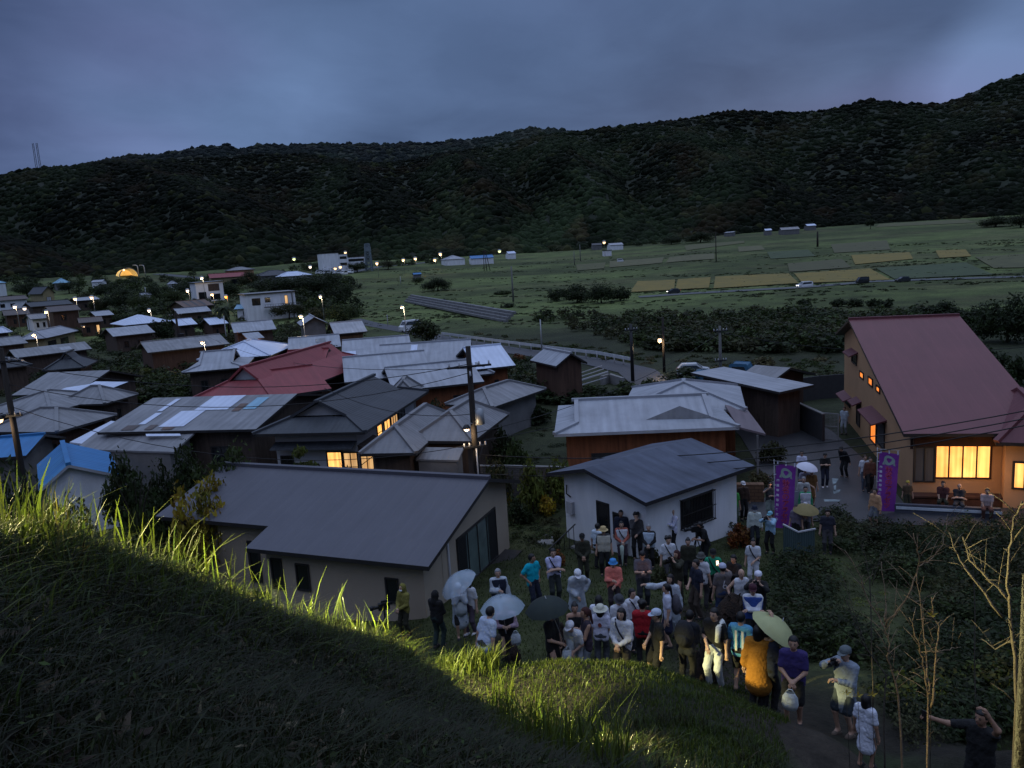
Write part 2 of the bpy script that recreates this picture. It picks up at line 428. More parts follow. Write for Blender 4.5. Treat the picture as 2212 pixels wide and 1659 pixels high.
# strength 0.1 on the sky as asked: bring the cloud layer up by the same factor
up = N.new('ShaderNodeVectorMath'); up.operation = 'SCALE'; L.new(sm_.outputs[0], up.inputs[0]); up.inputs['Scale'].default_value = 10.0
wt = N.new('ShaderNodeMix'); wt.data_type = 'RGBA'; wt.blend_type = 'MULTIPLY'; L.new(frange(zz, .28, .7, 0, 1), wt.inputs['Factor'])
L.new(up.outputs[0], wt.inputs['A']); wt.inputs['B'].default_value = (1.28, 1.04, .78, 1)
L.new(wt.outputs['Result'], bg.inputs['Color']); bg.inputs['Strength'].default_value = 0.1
sun = bpy.data.lights.new('sun', 'SUN'); sun.energy = .10; sun.angle = R(40); sun.color = (1, .93, .86)
so = bpy.data.objects.new('sun', sun); COL.objects.link(so)
so.rotation_euler = (R(90) - SUN_EL - R(45), 0, R(180) - SUN_AZ)

# ------------------------------------------------------------------ ground sheet
def vcol(o, cols, name='col'):
    a = o.data.color_attributes.new(name, 'FLOAT_COLOR', 'POINT')
    c = np.ones((len(cols), 4), np.float32); c[:, :3] = cols; a.data.foreach_set('color', c.ravel())
def attr_mat(name, rough=.9, scale=3.0, amt=.45, bump=.6, bscale=25., translucent=0, spec=.2, scale2=None):
    m = bpy.data.materials.new(name); m.use_nodes = True
    nt = m.node_tree; N = nt.nodes; L = nt.links; b = N['Principled BSDF']
    b.inputs['Roughness'].default_value = rough; b.inputs['Specular IOR Level'].default_value = spec
    at = N.new('ShaderNodeAttribute'); at.attribute_name = 'col'
    g = N.new('ShaderNodeNewGeometry')
    n = N.new('ShaderNodeTexNoise'); n.inputs['Scale'].default_value = scale; n.inputs['Detail'].default_value = 8; n.inputs['Roughness'].default_value = .7
    L.new(g.outputs['Position'], n.inputs['Vector'])
    mr = N.new('ShaderNodeMapRange'); mr.inputs[1].default_value = .3; mr.inputs[2].default_value = .7; mr.inputs[3].default_value = 1 - amt; mr.inputs[4].default_value = 1 + amt
    L.new(n.outputs['Fac'], mr.inputs[0]); f = mr.outputs[0]
    if scale2:
        n2 = N.new('ShaderNodeTexNoise'); n2.inputs['Scale'].default_value = scale2; n2.inputs['Detail'].default_value = 4
        L.new(g.outputs['Position'], n2.inputs['Vector'])
        m2 = N.new('ShaderNodeMapRange'); m2.inputs[1].default_value = .35; m2.inputs[2].default_value = .65; m2.inputs[3].default_value = .7; m2.inputs[4].default_value = 1.25; L.new(n2.outputs['Fac'], m2.inputs[0])
        k = N.new('ShaderNodeMath'); k.operation = 'MULTIPLY'; L.new(f, k.inputs[0]); L.new(m2.outputs[0], k.inputs[1]); f = k.outputs[0]
    v = N.new('ShaderNodeVectorMath'); v.operation = 'SCALE'; L.new(at.outputs['Color'], v.inputs[0]); L.new(f, v.inputs['Scale'])
    L.new(v.outputs[0], b.inputs['Base Color'])
    bn = N.new('ShaderNodeTexNoise'); bn.inputs['Scale'].default_value = bscale; bn.inputs['Detail'].default_value = 5; L.new(g.outputs['Position'], bn.inputs['Vector'])
    bp = N.new('ShaderNodeBump'); bp.inputs['Strength'].default_value = bump; bp.inputs['Distance'].default_value = .12; L.new(bn.outputs['Fac'], bp.inputs['Height']); L.new(bp.outputs[0], b.inputs['Normal'])
    return m
def graded(a, b, h, far, grow=1.12):
    xs = list(np.arange(a, b + 1e-6, h))
    s = h; x = xs[-1]
    while x < far[1]: s *= grow; x += s; xs.append(x)
    s = h; x = xs[0]; pre = []
    while x > far[0]: s *= grow; x -= s; pre.append(x)
    return np.array(pre[::-1] + xs)
gx = graded(-24, 24, .22, (-2600, 2600), 1.07); gy = graded(-5, 31, .22, (-300, 3200), 1.05)
X, Y = np.meshgrid(gx, gy)
Z = T(X, Y)
rr = np.hypot(X, Y)
Z = Z + np.where(rr < 30, (fbm(X * 1.6, Y * 1.6, 3) - .5) * .16 * sstep(2.0, 5, rr) * (1 - sstep(17, 20, rr)), 0)
ny, nx = X.shape
idx = np.arange(nx * ny).reshape(ny, nx)
F = np.stack([idx[:-1, :-1], idx[:-1, 1:], idx[1:, 1:], idx[1:, :-1]], -1).reshape(-1, 4)
# colours: soil and litter on the bank darkened for its shade, mown grass in the yard, village earth, fields
soil = np.array([.016, .014, .010]); grass = np.array([.030, .042, .016]); turf = np.array([.036, .042, .015]); vill = np.array([.026, .031, .014]); field = np.array([.064, .082, .025])
C = np.zeros((ny, nx, 3))
nz = fbm(X * .35, Y * .35, 9)[..., None]; nf = fbm(X * .012, Y * .05, 21)[..., None]; nf2 = fbm(X * .03, Y * .09, 31)[..., None]
bank = soil * (1 - sstep(.42, .6, nz)) + grass * .6 * sstep(.42, .6, nz)
w1 = sstep(14, 18, rr)[..., None]; w2 = sstep(32, 42, rr)[..., None]; pa = np.full(X.shape, 99.0); _pp = [(q.x, q.y) for q in (GF(1530, 1330, 0), GF(1540, 1400, 0), GF(1560, 1465, 0), G(1620, 1520), G(1700, 1575), G(1790, 1625), G(1850, 1659))]
_m = rr < 26
for (xa, ya), (xb, yb) in zip(_pp[:-1], _pp[1:]):
    t_ = np.clip(((X[_m] - xa) * (xb - xa) + (Y[_m] - ya) * (yb - ya)) / ((xb - xa) ** 2 + (yb - ya) ** 2 + 1e-9), 0, 1)
    pa[_m] = np.minimum(pa[_m], np.hypot(X[_m] - xa - t_ * (xb - xa), Y[_m] - ya - t_ * (yb - ya)))
wp_ = (1 - sstep(.6, 1.3, pa + (fbm(X * 2, Y * 2, 5) - .5) * .8))[..., None]
w3 = sstep(105, 150, rr + X * .25)[..., None]
C = bank * (1 - w1) + turf * w1
C = C * (1 - wp_) + np.array([.026, .021, .016]) * wp_
C = C * (1 - w2) + vill * w2
fcol = field * (.65 + .75 * sstep(.35, .65, nf)) ; fcol = fcol * (1 - .35 * sstep(.5, .62, nf2)) + np.array([.062, .056, .026]) * .55 * sstep(.5, .62, nf2)
C = C * (1 - w3) + fcol * w3
go = mesh_np('ground', np.stack([X, Y, Z], -1).reshape(-1, 3), F, attr_mat('ground_cover', scale=2.2, bscale=14, scale2=.16, amt=.5), smooth=True, kind='structure')
vcol(go, C.reshape(-1, 3))

def sheet(name, quad, m, nu=14, nv=6, lift=.05, kind='structure', **kw):
    "a sheet over the ground between four survey points (px, py)"
    P = [G(*q) for q in quad]
    vs = []; 
    for j in range(nv + 1):
        for i in range(nu + 1):
            a = i / nu; b = j / nv
            p = (P[0] * (1 - a) + P[1] * a) * (1 - b) + (P[3] * (1 - a) + P[2] * a) * b
            vs.append((p.x, p.y, TZ(p.x, p.y) + lift))
    id_ = np.arange((nu + 1) * (nv + 1)).reshape(nv + 1, nu + 1)
    F = np.stack([id_[:-1, :-1], id_[:-1, 1:], id_[1:, 1:], id_[1:, :-1]], -1).reshape(-1, 4)
    return mesh_np(name, vs, F, m, smooth=True, kind=kind, **kw)
def strip(name, pts, width, m, lift=.06, sub=8, **kw):
    "a ribbon of ground along a list of world points"
    P = []
    for a, b in zip(pts[:-1], pts[1:]):
        for k in range(sub): P.append(Vector(a).lerp(Vector(b), k / sub))
    P.append(Vector(pts[-1])); vs = []
    for k, p in enumerate(P):
        d = (P[min(k + 1, len(P) - 1)] - P[max(k - 1, 0)]); d.z = 0; d.normalize(); n = Vector((-d.y, d.x, 0))
        for s in (-1, -.33, .33, 1):
            q = p + n * (s * width / 2); vs.append((q.x, q.y, TZ(q.x, q.y) + lift))
    F = [(4 * k + i, 4 * k + i + 1, 4 * k + 5 + i, 4 * k + 4 + i) for k in range(len(P) - 1) for i in range(3)]
    return mesh_np(name, vs, F, m, smooth=True, kind='structure', **kw)
def Kp(x, y): return (1316.7 + .4048 * x, 438.9 + .4048 * y)
rice = mat('ripe_rice', (.19, .135, .024), var=.3, scale=.35, bump=.6, bscale=3, col2=(.13, .105, .026))
straw = mat('straw_field', (.105, .10, .042), var=.35, scale=.3, bump=.5, bscale=3)
fallow = mat('fallow_field', (.078, .076, .030), var=.3, scale=.3, bump=.5, bscale=3)
green = mat('green_field', (.05, .072, .026), var=.35, scale=.25, bump=.6, bscale=2)
olive = mat('olive_field', (.085, .085, .03), var=.35, scale=.25, bump=.6, bscale=2)
for q, m in (([(150, 420), (350, 412), (345, 465), (110, 478)], rice), ([(364, 410), (540, 398), (530, 455), (352, 465)], rice), ([(565, 395), (955, 378), (1010, 430), (555, 458)], rice),
             ([(985, 378), (1390, 352), (1500, 412), (1030, 430)], rice), ([(950, 325), (1240, 300), (1290, 346), (960, 370)], fallow), ([(1290, 280), (1600, 265), (1620, 300), (1310, 330)], rice),
             ([(1740, 255), (1900, 250), (1930, 286), (1760, 295)], rice), ([(1950, 290), (2300, 268), (2330, 345), (2050, 350)], olive), ([(1420, 350), (1900, 320), (2050, 385), (1520, 408)], green),
             ([(685, 235), (810, 228), (830, 250), (690, 262)], straw), ([(400, 228), (720, 202), (720, 214), (410, 255)], olive), ([(320, 290), (560, 270), (560, 300), (300, 320)], straw),
             ([(0, 312), (290, 290), (280, 320), (0, 345)], straw), ([(1440, 112), (1900, 87), (1950, 105), (1420, 130)], olive), ([(1180, 222), (1480, 200), (1500, 250), (1200, 268)], fallow),
             ([(-180, 330), (-20, 318), (-30, 350), (-170, 362)], olive), ([(840, 262), (1060, 250), (1100, 285), (860, 300)], green)):
    sheet('field', [Kp(*p) for p in q], m, lift=.22, nu=24, nv=10)

# ------------------------------------------------------------------ wooded hills behind the valley
RIDGE = [(-900, 420), (-300, 395), (0, 368), (60, 357), (150, 352), (215, 343), (330, 338), (420, 334), (560, 326), (660, 325), (740, 338), (800, 345), (880, 338), (960, 322), (1050, 310), (1160, 285), (1240, 275), (1300, 268),
         (1400, 258), (1480, 248), (1560, 234), (1610, 230), (1700, 235), (1760, 232), (1820, 222), (1880, 206), (1960, 215), (2035, 215), (2090, 196), (2150, 168), (2212, 150), (2400, 80), (3000, -60)]
FAR = [(100, 372), (210, 346), (270, 333), (340, 331), (400, 318), (450, 312), (490, 309), (515, 318), (560, 309), (620, 310), (680, 306), (720, 309), (780, 305), (830, 309), (880, 304), (930, 307), (980, 299), (1050, 293), (1100, 281), (1150, 274), (1190, 274), (1220, 278), (1300, 290), (1400, 300)]
def azel(px, py):
    d = ray(px, py); return math.atan2(d[0], d[1]), d[2] / math.hypot(d[0], d[1])
_ra = np.array([azel(p, q + 9) for p, q in RIDGE]); _fa = np.array([azel(p, q + 4) for p, q in FAR])
def hill_z(az, t):
    "near range: t from 0 (foot) to 1 (ridge), beyond 1 it falls away"
    d0 = np.interp(az, _faz, _fd) - 6; d1 = d0 + 430
    z0 = np.interp(az, _faz, _fz) - 1.0; zr = CAM_H + d1 * np.interp(az, _ra[:, 0], _ra[:, 1])
    d = d0 + (d1 - d0) * t
    tt = np.clip(t, 0, 1)
    z = z0 + (zr - z0) * tt ** 1.1 - np.maximum(t - 1, 0) * 160
    gul = (fbm(az * 9 + t * .7, t * 1.6, 41, 4) - .5)
    spur = np.abs(((az * 5.5 + .55 * t + .35 * np.sin(az * 7)) % 1) - .5) * 2 - .5
    z = z + (gul * 70 + spur * 46) * np.sin(np.pi * tt) ** 1.0 * .62 * np.where(tt < 1, 1, 0)
    return d, z
def far_z(az, t):
    d0, d1 = 880.0, 1500.0
    d = d0 + (d1 - d0) * t
    zr = CAM_H + d1 * np.interp(az, _fa[:, 0], _fa[:, 1])
    z = 60 + (zr - 60) * np.clip(t, 0, 1) - np.maximum(t - 1, 0) * 200
    return d, z
def polar_mesh(fn, a0, a1, na, ts, name, m):
    A, Tt = np.meshgrid(np.linspace(a0, a1, na), ts)
    D, Zz = fn(A, Tt)
    V = np.stack([D * np.sin(A), D * np.cos(A), Zz], -1).reshape(-1, 3)
    i = np.arange(A.size).reshape(A.shape)
    Fq = np.stack([i[:-1, :-1], i[:-1, 1:], i[1:, 1:], i[1:, :-1]], -1).reshape(-1, 4)
    return mesh_np(name, V, Fq, m, smooth=True, kind='structure')
hf = mat('forest_floor', (.013, .0185, .0085), var=.5, scale=.12, rough=1, detail=8)
polar_mesh(hill_z, -.85, 1.0, 260, np.concatenate([np.linspace(0, 1, 50), [1.1, 1.3]]), 'hills', hf)
polar_mesh(far_z, -.7, .35, 160, np.linspace(0, 1.15, 30), 'hills', hf)

def ico(sub):
    bm = bmesh.new(); bmesh.ops.create_icosphere(bm, subdivisions=sub, radius=1)
    V = np.array([v.co[:] for v in bm.verts]); F = np.array([[v.index for v in f.verts] for f in bm.faces]); bm.free(); return V, F
def lumpy(sub, seed, amp=.38):
    V, F = ico(sub); r = np.random.default_rng(seed)
    c = r.normal(size=(14, 3)); c /= np.linalg.norm(c, axis=1)[:, None]
    d = np.full(len(V), .72)
    for q in c: d = np.maximum(d, .72 + amp * np.exp(-((V - q) ** 2).sum(1) * 3.4) * r.uniform(.6, 1.1))
    d *= 1 + r.normal(0, .045, len(V))
    V = V * d[:, None]; V[:, 2] = np.where(V[:, 2] < -.3, -.3 + (V[:, 2] + .3) * .4, V[:, 2]); return V, F
blobs = [lumpy(3 if k < 4 else 2 if k < 10 else 1, k) for k in range(15)]
def crowns(name, P, S, Ccol, m, variants, **kw):
    Vs, Fs, Cs, b = [], [], [], 0
    for k in range(len(P)):
        V, F = blobs[variants[k]]
        a = rng.uniform(0, 6.28); ca, sa = math.cos(a), math.sin(a)
        q = V * S[k]
        q = np.stack([q[:, 0] * ca - q[:, 1] * sa, q[:, 0] * sa + q[:, 1] * ca, q[:, 2]], 1) + P[k]
        Vs.append(q); Fs.append(F + b); b += len(V); Cs.append(np.repeat(Ccol[k][None], len(V), 0))
    o = mesh_np(name, np.concatenate(Vs), np.concatenate(Fs), m, smooth=True, **kw); vcol(o, np.concatenate(Cs)); return o
fm = attr_mat('forest_leaves', scale=.6, amt=.6, bump=.6, bscale=1.4, spec=.05)
def forest(fn, n, a0, a1, tpow, rad, name, seed, label):
    r = np.random.default_rng(seed)
    az = r.uniform(a0, a1, n); t = r.uniform(0, 1.03, n) ** tpow
    d, z = fn(az, t)
    s = rad * r.uniform(.5, 1.5, n) * (1 + .25 * (r.random(n) < .1))
    P = np.stack([d * np.sin(az), d * np.cos(az), z - s * .28], 1)
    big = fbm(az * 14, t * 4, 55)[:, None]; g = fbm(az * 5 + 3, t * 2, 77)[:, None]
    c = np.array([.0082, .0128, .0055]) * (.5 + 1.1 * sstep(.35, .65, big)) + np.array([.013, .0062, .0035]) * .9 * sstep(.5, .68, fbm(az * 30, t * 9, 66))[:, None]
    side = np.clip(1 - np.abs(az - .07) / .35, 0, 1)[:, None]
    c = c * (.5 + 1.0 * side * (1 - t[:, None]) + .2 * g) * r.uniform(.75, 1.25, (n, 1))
    c = c + (r.random((n, 1)) < .06) * np.array([.014, .015, .005])
    if fn is far_z: c = c + np.array([.009, .0115, .0135])  # bluish distance haze mixed into the far crowns' colour
    S = np.stack([s, s, s * r.uniform(.7, 1.1, n)], 1)
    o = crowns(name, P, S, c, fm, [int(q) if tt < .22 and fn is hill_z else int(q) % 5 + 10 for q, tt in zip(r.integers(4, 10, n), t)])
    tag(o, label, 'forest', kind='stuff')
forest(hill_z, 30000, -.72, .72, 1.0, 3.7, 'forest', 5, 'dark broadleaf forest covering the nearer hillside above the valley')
forest(far_z, 4000, -.5, .2, .5, 6.5, 'forest', 6, 'distant haze-tinted forest along the farther ridge under the clouds')
# ------------------------------------------------------------------ buildings
# roofing
RM = {
 'grey': roof_mat('grey_sheet_roof', (.205, .206, .218), 'sheet', .42), 'lgrey': roof_mat('pale_sheet_roof', (.30, .312, .345), 'sheet', .32), 'white': roof_mat('white_sheet_roof', (.52, .575, .70), 'sheet', .16),
 'slate': roof_mat('slate_metal_roof', (.074, .072, .088), 'seam', .14, .42, .5), 'black': roof_mat('black_tile_roof', (.042, .046, .054), 'tile', .3, .28, .6), 'tile': roof_mat('grey_tile_roof', (.19, .19, .2), 'tile', .34, .28),
 'red': roof_mat('red_metal_roof', (.235, .045, .05), 'seam', .26, .4, .6), 'plum': roof_mat('plum_metal_roof', (.13, .038, .044), 'seam', .14, .42, .55), 'brown': roof_mat('brown_roof', (.085, .062, .055), 'sheet', .3),
 'blue': roof_mat('blue_sheet_roof', (.03, .16, .37), 'sheet', .25), 'felt': roof_mat('weathered_felt_roof', (.078, .089, .122), 'felt', .5, 3, .8), 'mauve': roof_mat('mauve_roof', (.15, .115, .125), 'sheet', .2),
 'rust': roof_mat('rusty_sheet_roof', (.12, .07, .05), 'sheet', .45), 'cyan': roof_mat('pale_blue_sheet_roof', (.22, .40, .52), 'sheet', .25),
}
WM = {
 'beige': mat('beige_render_wall', (.345, .285, .22), var=.12, scale=.8, bump=.15, bscale=30), 'white': mat('white_painted_wall', (.72, .73, .76), var=.2, scale=.9, bump=.12, bscale=20, streak=(1.5, 1.5, .35)),
 'orange': mat('tan_orange_wall', (.42, .245, .13), var=.14, scale=.8, bump=.15, bscale=40), 'wood': mat('dark_board_wall', (.085, .060, .048), var=.5, scale=1.2, bump=.5, bscale=4, streak=(6, 6, .6)),
 'redwood': mat('red_board_wall', (.25, .085, .035), var=.5, scale=1.1, bump=.5, bscale=4, streak=(6, 6, .5)), 'brown': mat('brown_board_wall', (.09, .05, .035), var=.45, scale=1.0, bump=.4, bscale=4, streak=(5, 5, .5)),
 'grey': mat('grey_cement_wall', (.17, .165, .165), var=.35, scale=.9, bump=.25, bscale=12), 'yellow': mat('yellowish_wall', (.32, .26, .14), var=.2, scale=.8), 'plaster': mat('white_plaster', (.42, .42, .44), var=.12, scale=1),
 'green': mat('dull_green_wall', (.13, .18, .16), var=.3, scale=.8), 'conc': mat('stained_concrete', (.20, .195, .185), var=.5, scale=.7, bump=.35, bscale=9, streak=(1, 1, .4)),
}
TRIM = mat('dark_trim', (.03, .028, .028), var=.3, scale=3, rough=.5); PALE = mat('pale_trim', (.38, .38, .40), var=.2, scale=2, rough=.6)
DGL = mat('dark_window_glass', (.012, .014, .017), var=.3, scale=.6, rough=.12, spec=.6)
GRN = mat('greenish_curtained_glass', (.11, .15, .14), var=.4, scale=1.3, rough=.25, spec=.5)
GREYSH = mat('grey_storm_shutter', (.10, .098, .095), var=.25, scale=2, rough=.5, streak=(8, 8, .4))
def lit_mat(name, c1, c2, s):
    "curtained, lamplit pane: brighter patch, cloth folds"
    if name in _mc: return _mc[name]
    m = mat(name, c1, rough=.6, var=.1, scale=1)
    nt = m.node_tree; N = nt.nodes; L = nt.links; b = N['Principled BSDF']
    g = N.new('ShaderNodeNewGeometry'); n = N.new('ShaderNodeTexNoise'); n.inputs['Scale'].default_value = 1.1; n.inputs['Detail'].default_value = 2; L.new(g.outputs['Position'], n.inputs['Vector'])
    r = N.new('ShaderNodeMapRange'); r.inputs[1].default_value = .36; r.inputs[2].default_value = .64; L.new(n.outputs['Fac'], r.inputs[0])
    x = N.new('ShaderNodeMix'); x.data_type = 'RGBA'; x.inputs['A'].default_value = tuple(c1) + (1,); x.inputs['B'].default_value = tuple(c2) + (1,); L.new(r.outputs[0], x.inputs['Factor'])
    mp = N.new('ShaderNodeMapping'); mp.inputs['Scale'].default_value = (9, 9, .15); L.new(g.outputs['Position'], mp.inputs['Vector'])
    n2 = N.new('ShaderNodeTexNoise'); n2.inputs['Scale'].default_value = 1; L.new(mp.outputs[0], n2.inputs['Vector'])
    r2 = N.new('ShaderNodeMapRange'); r2.inputs[1].default_value = .3; r2.inputs[2].default_value = .7; r2.inputs[3].default_value = s * .62; r2.inputs[4].default_value = s * 1.25; L.new(n2.outputs['Fac'], r2.inputs[0])
    L.new(x.outputs['Result'], b.inputs['Emission Color']); L.new(r2.outputs[0], b.inputs['Emission Strength'])
    return m
LIT = lit_mat('lamplit_pane', (1, .56, .15), (1, .36, .08), 1.55); LIT2 = lit_mat('paper_lit_pane', (1, .60, .25), (.85, .42, .14), .75); LIT3 = lit_mat('orange_lit_pane', (1, .30, .05), (1, .22, .03), 1.15)
PANE = {'dark': DGL, 'lit': LIT, 'lit2': LIT2, 'lit3': LIT3, 'curtain': GRN, 'shutter': GREYSH, 'door': WM['wood'], 'pale': WM['plaster']}

class Block: pass
def block(root, A, B, C, ze, rise, kind, rm, wm, ov=.55, rf=.5, zb=None, gi=1.2, cap=True, wall=True, thick=.14, fascia=TRIM, base=-.4, patches=(), g=None, wins=(), capm=None):
    """one roofed block: A, B front eave corners and C the right rear one (survey points or a depth in metres)"""
    rm = RM[rm]; wm = WM[wm]
    if g is None:
        g = 0.0
        q = U(A[0], A[1], ze)
        if 0 < q.y < 150: g = TZ(q.x, q.y)
    PA = U(A[0], A[1], g + ze); far = False
    if -math.degrees(math.asin(ray(A[0], A[1])[2])) < 5.6 or PA.y < 0 or PA.length > 150:
        q = G(A[0], A[1], ze); g = q.z; PA = Vector((q.x, q.y, g + ze)); far = True
        PB = AT(B[0], B[1], math.hypot(PA.x, PA.y) * (1 + .0015 * (A[1] - B[1]))); PB.z = PA.z
    else: PB = U(B[0], B[1], g + ze)
    ex = (PB - PA); ex.z = 0; Lx = ex.length; ex.normalize(); ey = Vector((-ex.y, ex.x, 0))
    if ey.dot(Vector((PA.x, PA.y, 0))) < 0: ey = -ey
    if hasattr(C, '__len__'):
        PC = U(C[0], C[1], g + (zb if zb else ze)); D = max(2.5, (PC - PB).dot(ey))
    else: D = C
    o = Block(); o.PA, o.ex, o.ey, o.Lx, o.D, o.g, o.ze, o.rise = PA, ex, ey, Lx, D, g, ze, rise
    def W(x, y, z): return PA + ex * x + ey * y + Vector((0, 0, z))      # z measured from the eave
    o.W = W
    zb = (zb - ze) if zb is not None else 0.0
    if root is None or isinstance(root, tuple):
        nm, lab, cat, grp = root
        c = W(Lx / 2, D / 2, 0); root = empty(nm, (c.x, c.y, g), 0, lab, cat, grp)
    o.root = root
    rb = MB(); caps = []
    L_, e = Lx, rise
    def P(pts, u): rb.poly([W(*p) for p in pts], 0, u)
    gab = []                                                              # gable triangles for the wall
    if kind == 'gx':
        y = D * rf
        P([(0, 0, 0), (L_, 0, 0), (L_, y, e), (0, y, e)], ex); P([(L_, D, zb), (0, D, zb), (0, y, e), (L_, y, e)], ex)
        caps = [((0, y, e), (L_, y, e))]; gab = ['x', y]
    elif kind == 'gy':
        x = L_ * rf
        P([(0, D, 0), (0, 0, 0), (x, 0, e), (x, D, e)], ey); P([(L_, 0, 0), (L_, D, 0), (x, D, e), (x, 0, e)], ey)
        caps = [((x, 0, e), (x, D, e))]; gab = ['y', x]
    elif kind == 'hip':
        if L_ >= D:
            h = D * .5 * .95
            P([(0, 0, 0), (L_, 0, 0), (L_ - h, D / 2, e), (h, D / 2, e)], ex); P([(L_, D, 0), (0, D, 0), (h, D / 2, e), (L_ - h, D / 2, e)], ex)
            P([(0, D, 0), (0, 0, 0), (h, D / 2, e)], ey); P([(L_, 0, 0), (L_, D, 0), (L_ - h, D / 2, e)], ey)
            caps = [((h, D / 2, e), (L_ - h, D / 2, e)), ((0, 0, 0), (h, D / 2, e)), ((L_, 0, 0), (L_ - h, D / 2, e)), ((L_, D, 0), (L_ - h, D / 2, e)), ((0, D, 0), (h, D / 2, e))]
        else:
            h = L_ * .5 * .95
            P([(0, D, 0), (0, 0, 0), (L_ / 2, h, e), (L_ / 2, D - h, e)], ey); P([(L_, 0, 0), (L_, D, 0), (L_ / 2, D - h, e), (L_ / 2, h, e)], ey)
            P([(0, 0, 0), (L_, 0, 0), (L_ / 2, h, e)], ex); P([(L_, D, 0), (0, D, 0), (L_ / 2, D - h, e)], ex)
            caps = [((L_ / 2, h, e), (L_ / 2, D - h, e)), ((0, 0, 0), (L_ / 2, h, e)), ((L_, 0, 0), (L_ / 2, h, e)), ((L_, D, 0), (L_ / 2, D - h, e)), ((0, D, 0), (L_ / 2, D - h, e))]
    elif kind == 'iri':        # hipped below, gabled above, ridge along x
        k = gi / (D / 2); zg = e * k * .8
        P([(0, 0, 0), (L_, 0, 0), (L_ - gi, gi, zg), (L_ - gi, D / 2, e), (gi, D / 2, e), (gi, gi, zg)], ex)
        P([(L_, D, 0), (0, D, 0), (gi, D - gi, zg), (gi, D / 2, e), (L_ - gi, D / 2, e), (L_ - gi, D - gi, zg)], ex)
        P([(0, D, 0), (0, 0, 0), (gi, gi, zg), (gi, D - gi, zg)], ey); P([(L_, 0, 0), (L_, D, 0), (L_ - gi, D - gi, zg), (L_ - gi, gi, zg)], ey)
        caps = [((gi - .25, D / 2, e), (L_ - gi + .25, D / 2, e)), ((0, 0, 0), (gi, gi, zg)), ((L_, 0, 0), (L_ - gi, gi, zg)), ((gi, gi, zg), (gi, D / 2, e)), ((L_ - gi, gi, zg), (L_ - gi, D / 2, e)), ((gi, D - gi, zg), (gi, D / 2, e)), ((L_ - gi, D - gi, zg), (L_ - gi, D / 2, e))]
        tri = [[(gi + .25, gi + .1, zg), (gi + .25, D - gi - .1, zg), (gi + .25, D / 2, e - .12)], [(L_ - gi - .25, gi + .1, zg), (L_ - gi - .25, D - gi - .1, zg), (L_ - gi - .25, D / 2, e - .12)]]
    elif kind == 'iriy':
        k = gi / (L_ / 2); zg = e * k * .8
        P([(0, D, 0), (0, 0, 0), (gi, gi, zg), (L_ / 2, gi, e), (L_ / 2, D - gi, e), (gi, D - gi, zg)], ey)
        P([(L_, 0, 0), (L_, D, 0), (L_ - gi, D - gi, zg), (L_ / 2, D - gi, e), (L_ / 2, gi, e), (L_ - gi, gi, zg)], ey)
        P([(0, 0, 0), (L_, 0, 0), (L_ - gi, gi, zg), (gi, gi, zg)], ex); P([(L_, D, 0), (0, D, 0), (gi, D - gi, zg), (L_ - gi, D - gi, zg)], ex)
        caps = [((L_ / 2, gi - .25, e), (L_ / 2, D - gi + .25, e)), ((0, 0, 0), (gi, gi, zg)), ((L_, 0, 0), (L_ - gi, gi, zg)), ((gi, gi, zg), (L_ / 2, gi, e)), ((L_ - gi, gi, zg), (L_ / 2, gi, e)), ((L_, D, 0), (L_ - gi, D - gi, zg))]
        tri = [[(gi + .1, gi + .3, zg), (L_ - gi - .1, gi + .3, zg), (L_ / 2, gi + .3, e - .12)], [(gi + .1, D - gi - .3, zg), (L_ - gi - .1, D - gi - .3, zg), (L_ / 2, D - gi - .3, e - .12)]]
    elif kind == 'shed':
        P([(0, 0, 0), (L_, 0, 0), (L_, D, e), (0, D, e)], ex); zb = e
    elif kind == 'flat':
        P([(0, 0, .12), (L_, 0, .12), (L_, D, .12), (0, D, .12)], ex)
    # underside and fascia follow the eave line
    if kind in ('gx', 'shed'):
        y = D * rf; mid = [(L_, y, e - thick)] if kind == 'gx' else []
        lo = [(0, 0, -thick), (L_, 0, -thick)]
        ring_t = [(0, 0, 0), (L_, 0, 0)] + ([(L_, y, e)] if kind == 'gx' else []) + [(L_, D, zb), (0, D, zb)] + ([(0, y, e)] if kind == 'gx' else [])
    elif kind == 'gy': ring_t = [(0, 0, 0), (L_ * rf, 0, e), (L_, 0, 0), (L_, D, 0), (L_ * rf, D, e), (0, D, 0)]
    else: ring_t = [(0, 0, 0), (L_, 0, 0), (L_, D, 0), (0, D, 0)]
    roof = rb.build('roof', rm, root, world=True)
    fb = MB()
    t2 = thick if kind != 'flat' else .25
    off = .12 if kind == 'flat' else 0
    for p, q in zip(ring_t, ring_t[1:] + ring_t[:1]):
        a, b = W(p[0], p[1], p[2] + off - .004), W(q[0], q[1], q[2] + off - .004)
        fb.poly([a - Vector((0, 0, t2)), b - Vector((0, 0, t2)), b, a])
    if kind == 'gx':
        y = D * rf
        fb.poly([W(0, y, e - t2), W(L_, y, e - t2), W(L_, 0, -t2), W(0, 0, -t2)]); fb.poly([W(0, D, zb - t2), W(L_, D, zb - t2), W(L_, y, e - t2), W(0, y, e - t2)])
    elif kind == 'gy':
        x = L_ * rf
        fb.poly([W(0, 0, -t2), W(0, D, -t2), W(x, D, e - t2), W(x, 0, e - t2)]); fb.poly([W(x, 0, e - t2), W(x, D, e - t2), W(L_, D, -t2), W(L_, 0, -t2)])
    else: fb.poly([W(p[0], p[1], p[2] + off - t2) for p in ring_t][::-1])
    fb.build('eave_board', fascia, roof, world=True)
    if cap and caps:
        cb = MB()
        for p, q in caps: cb.bar(W(*p) + Vector((0, 0, .03)), W(*q) + Vector((0, 0, .03)), .22, .14)
        cb.build('ridge_cap', capm or rm, roof, world=True)
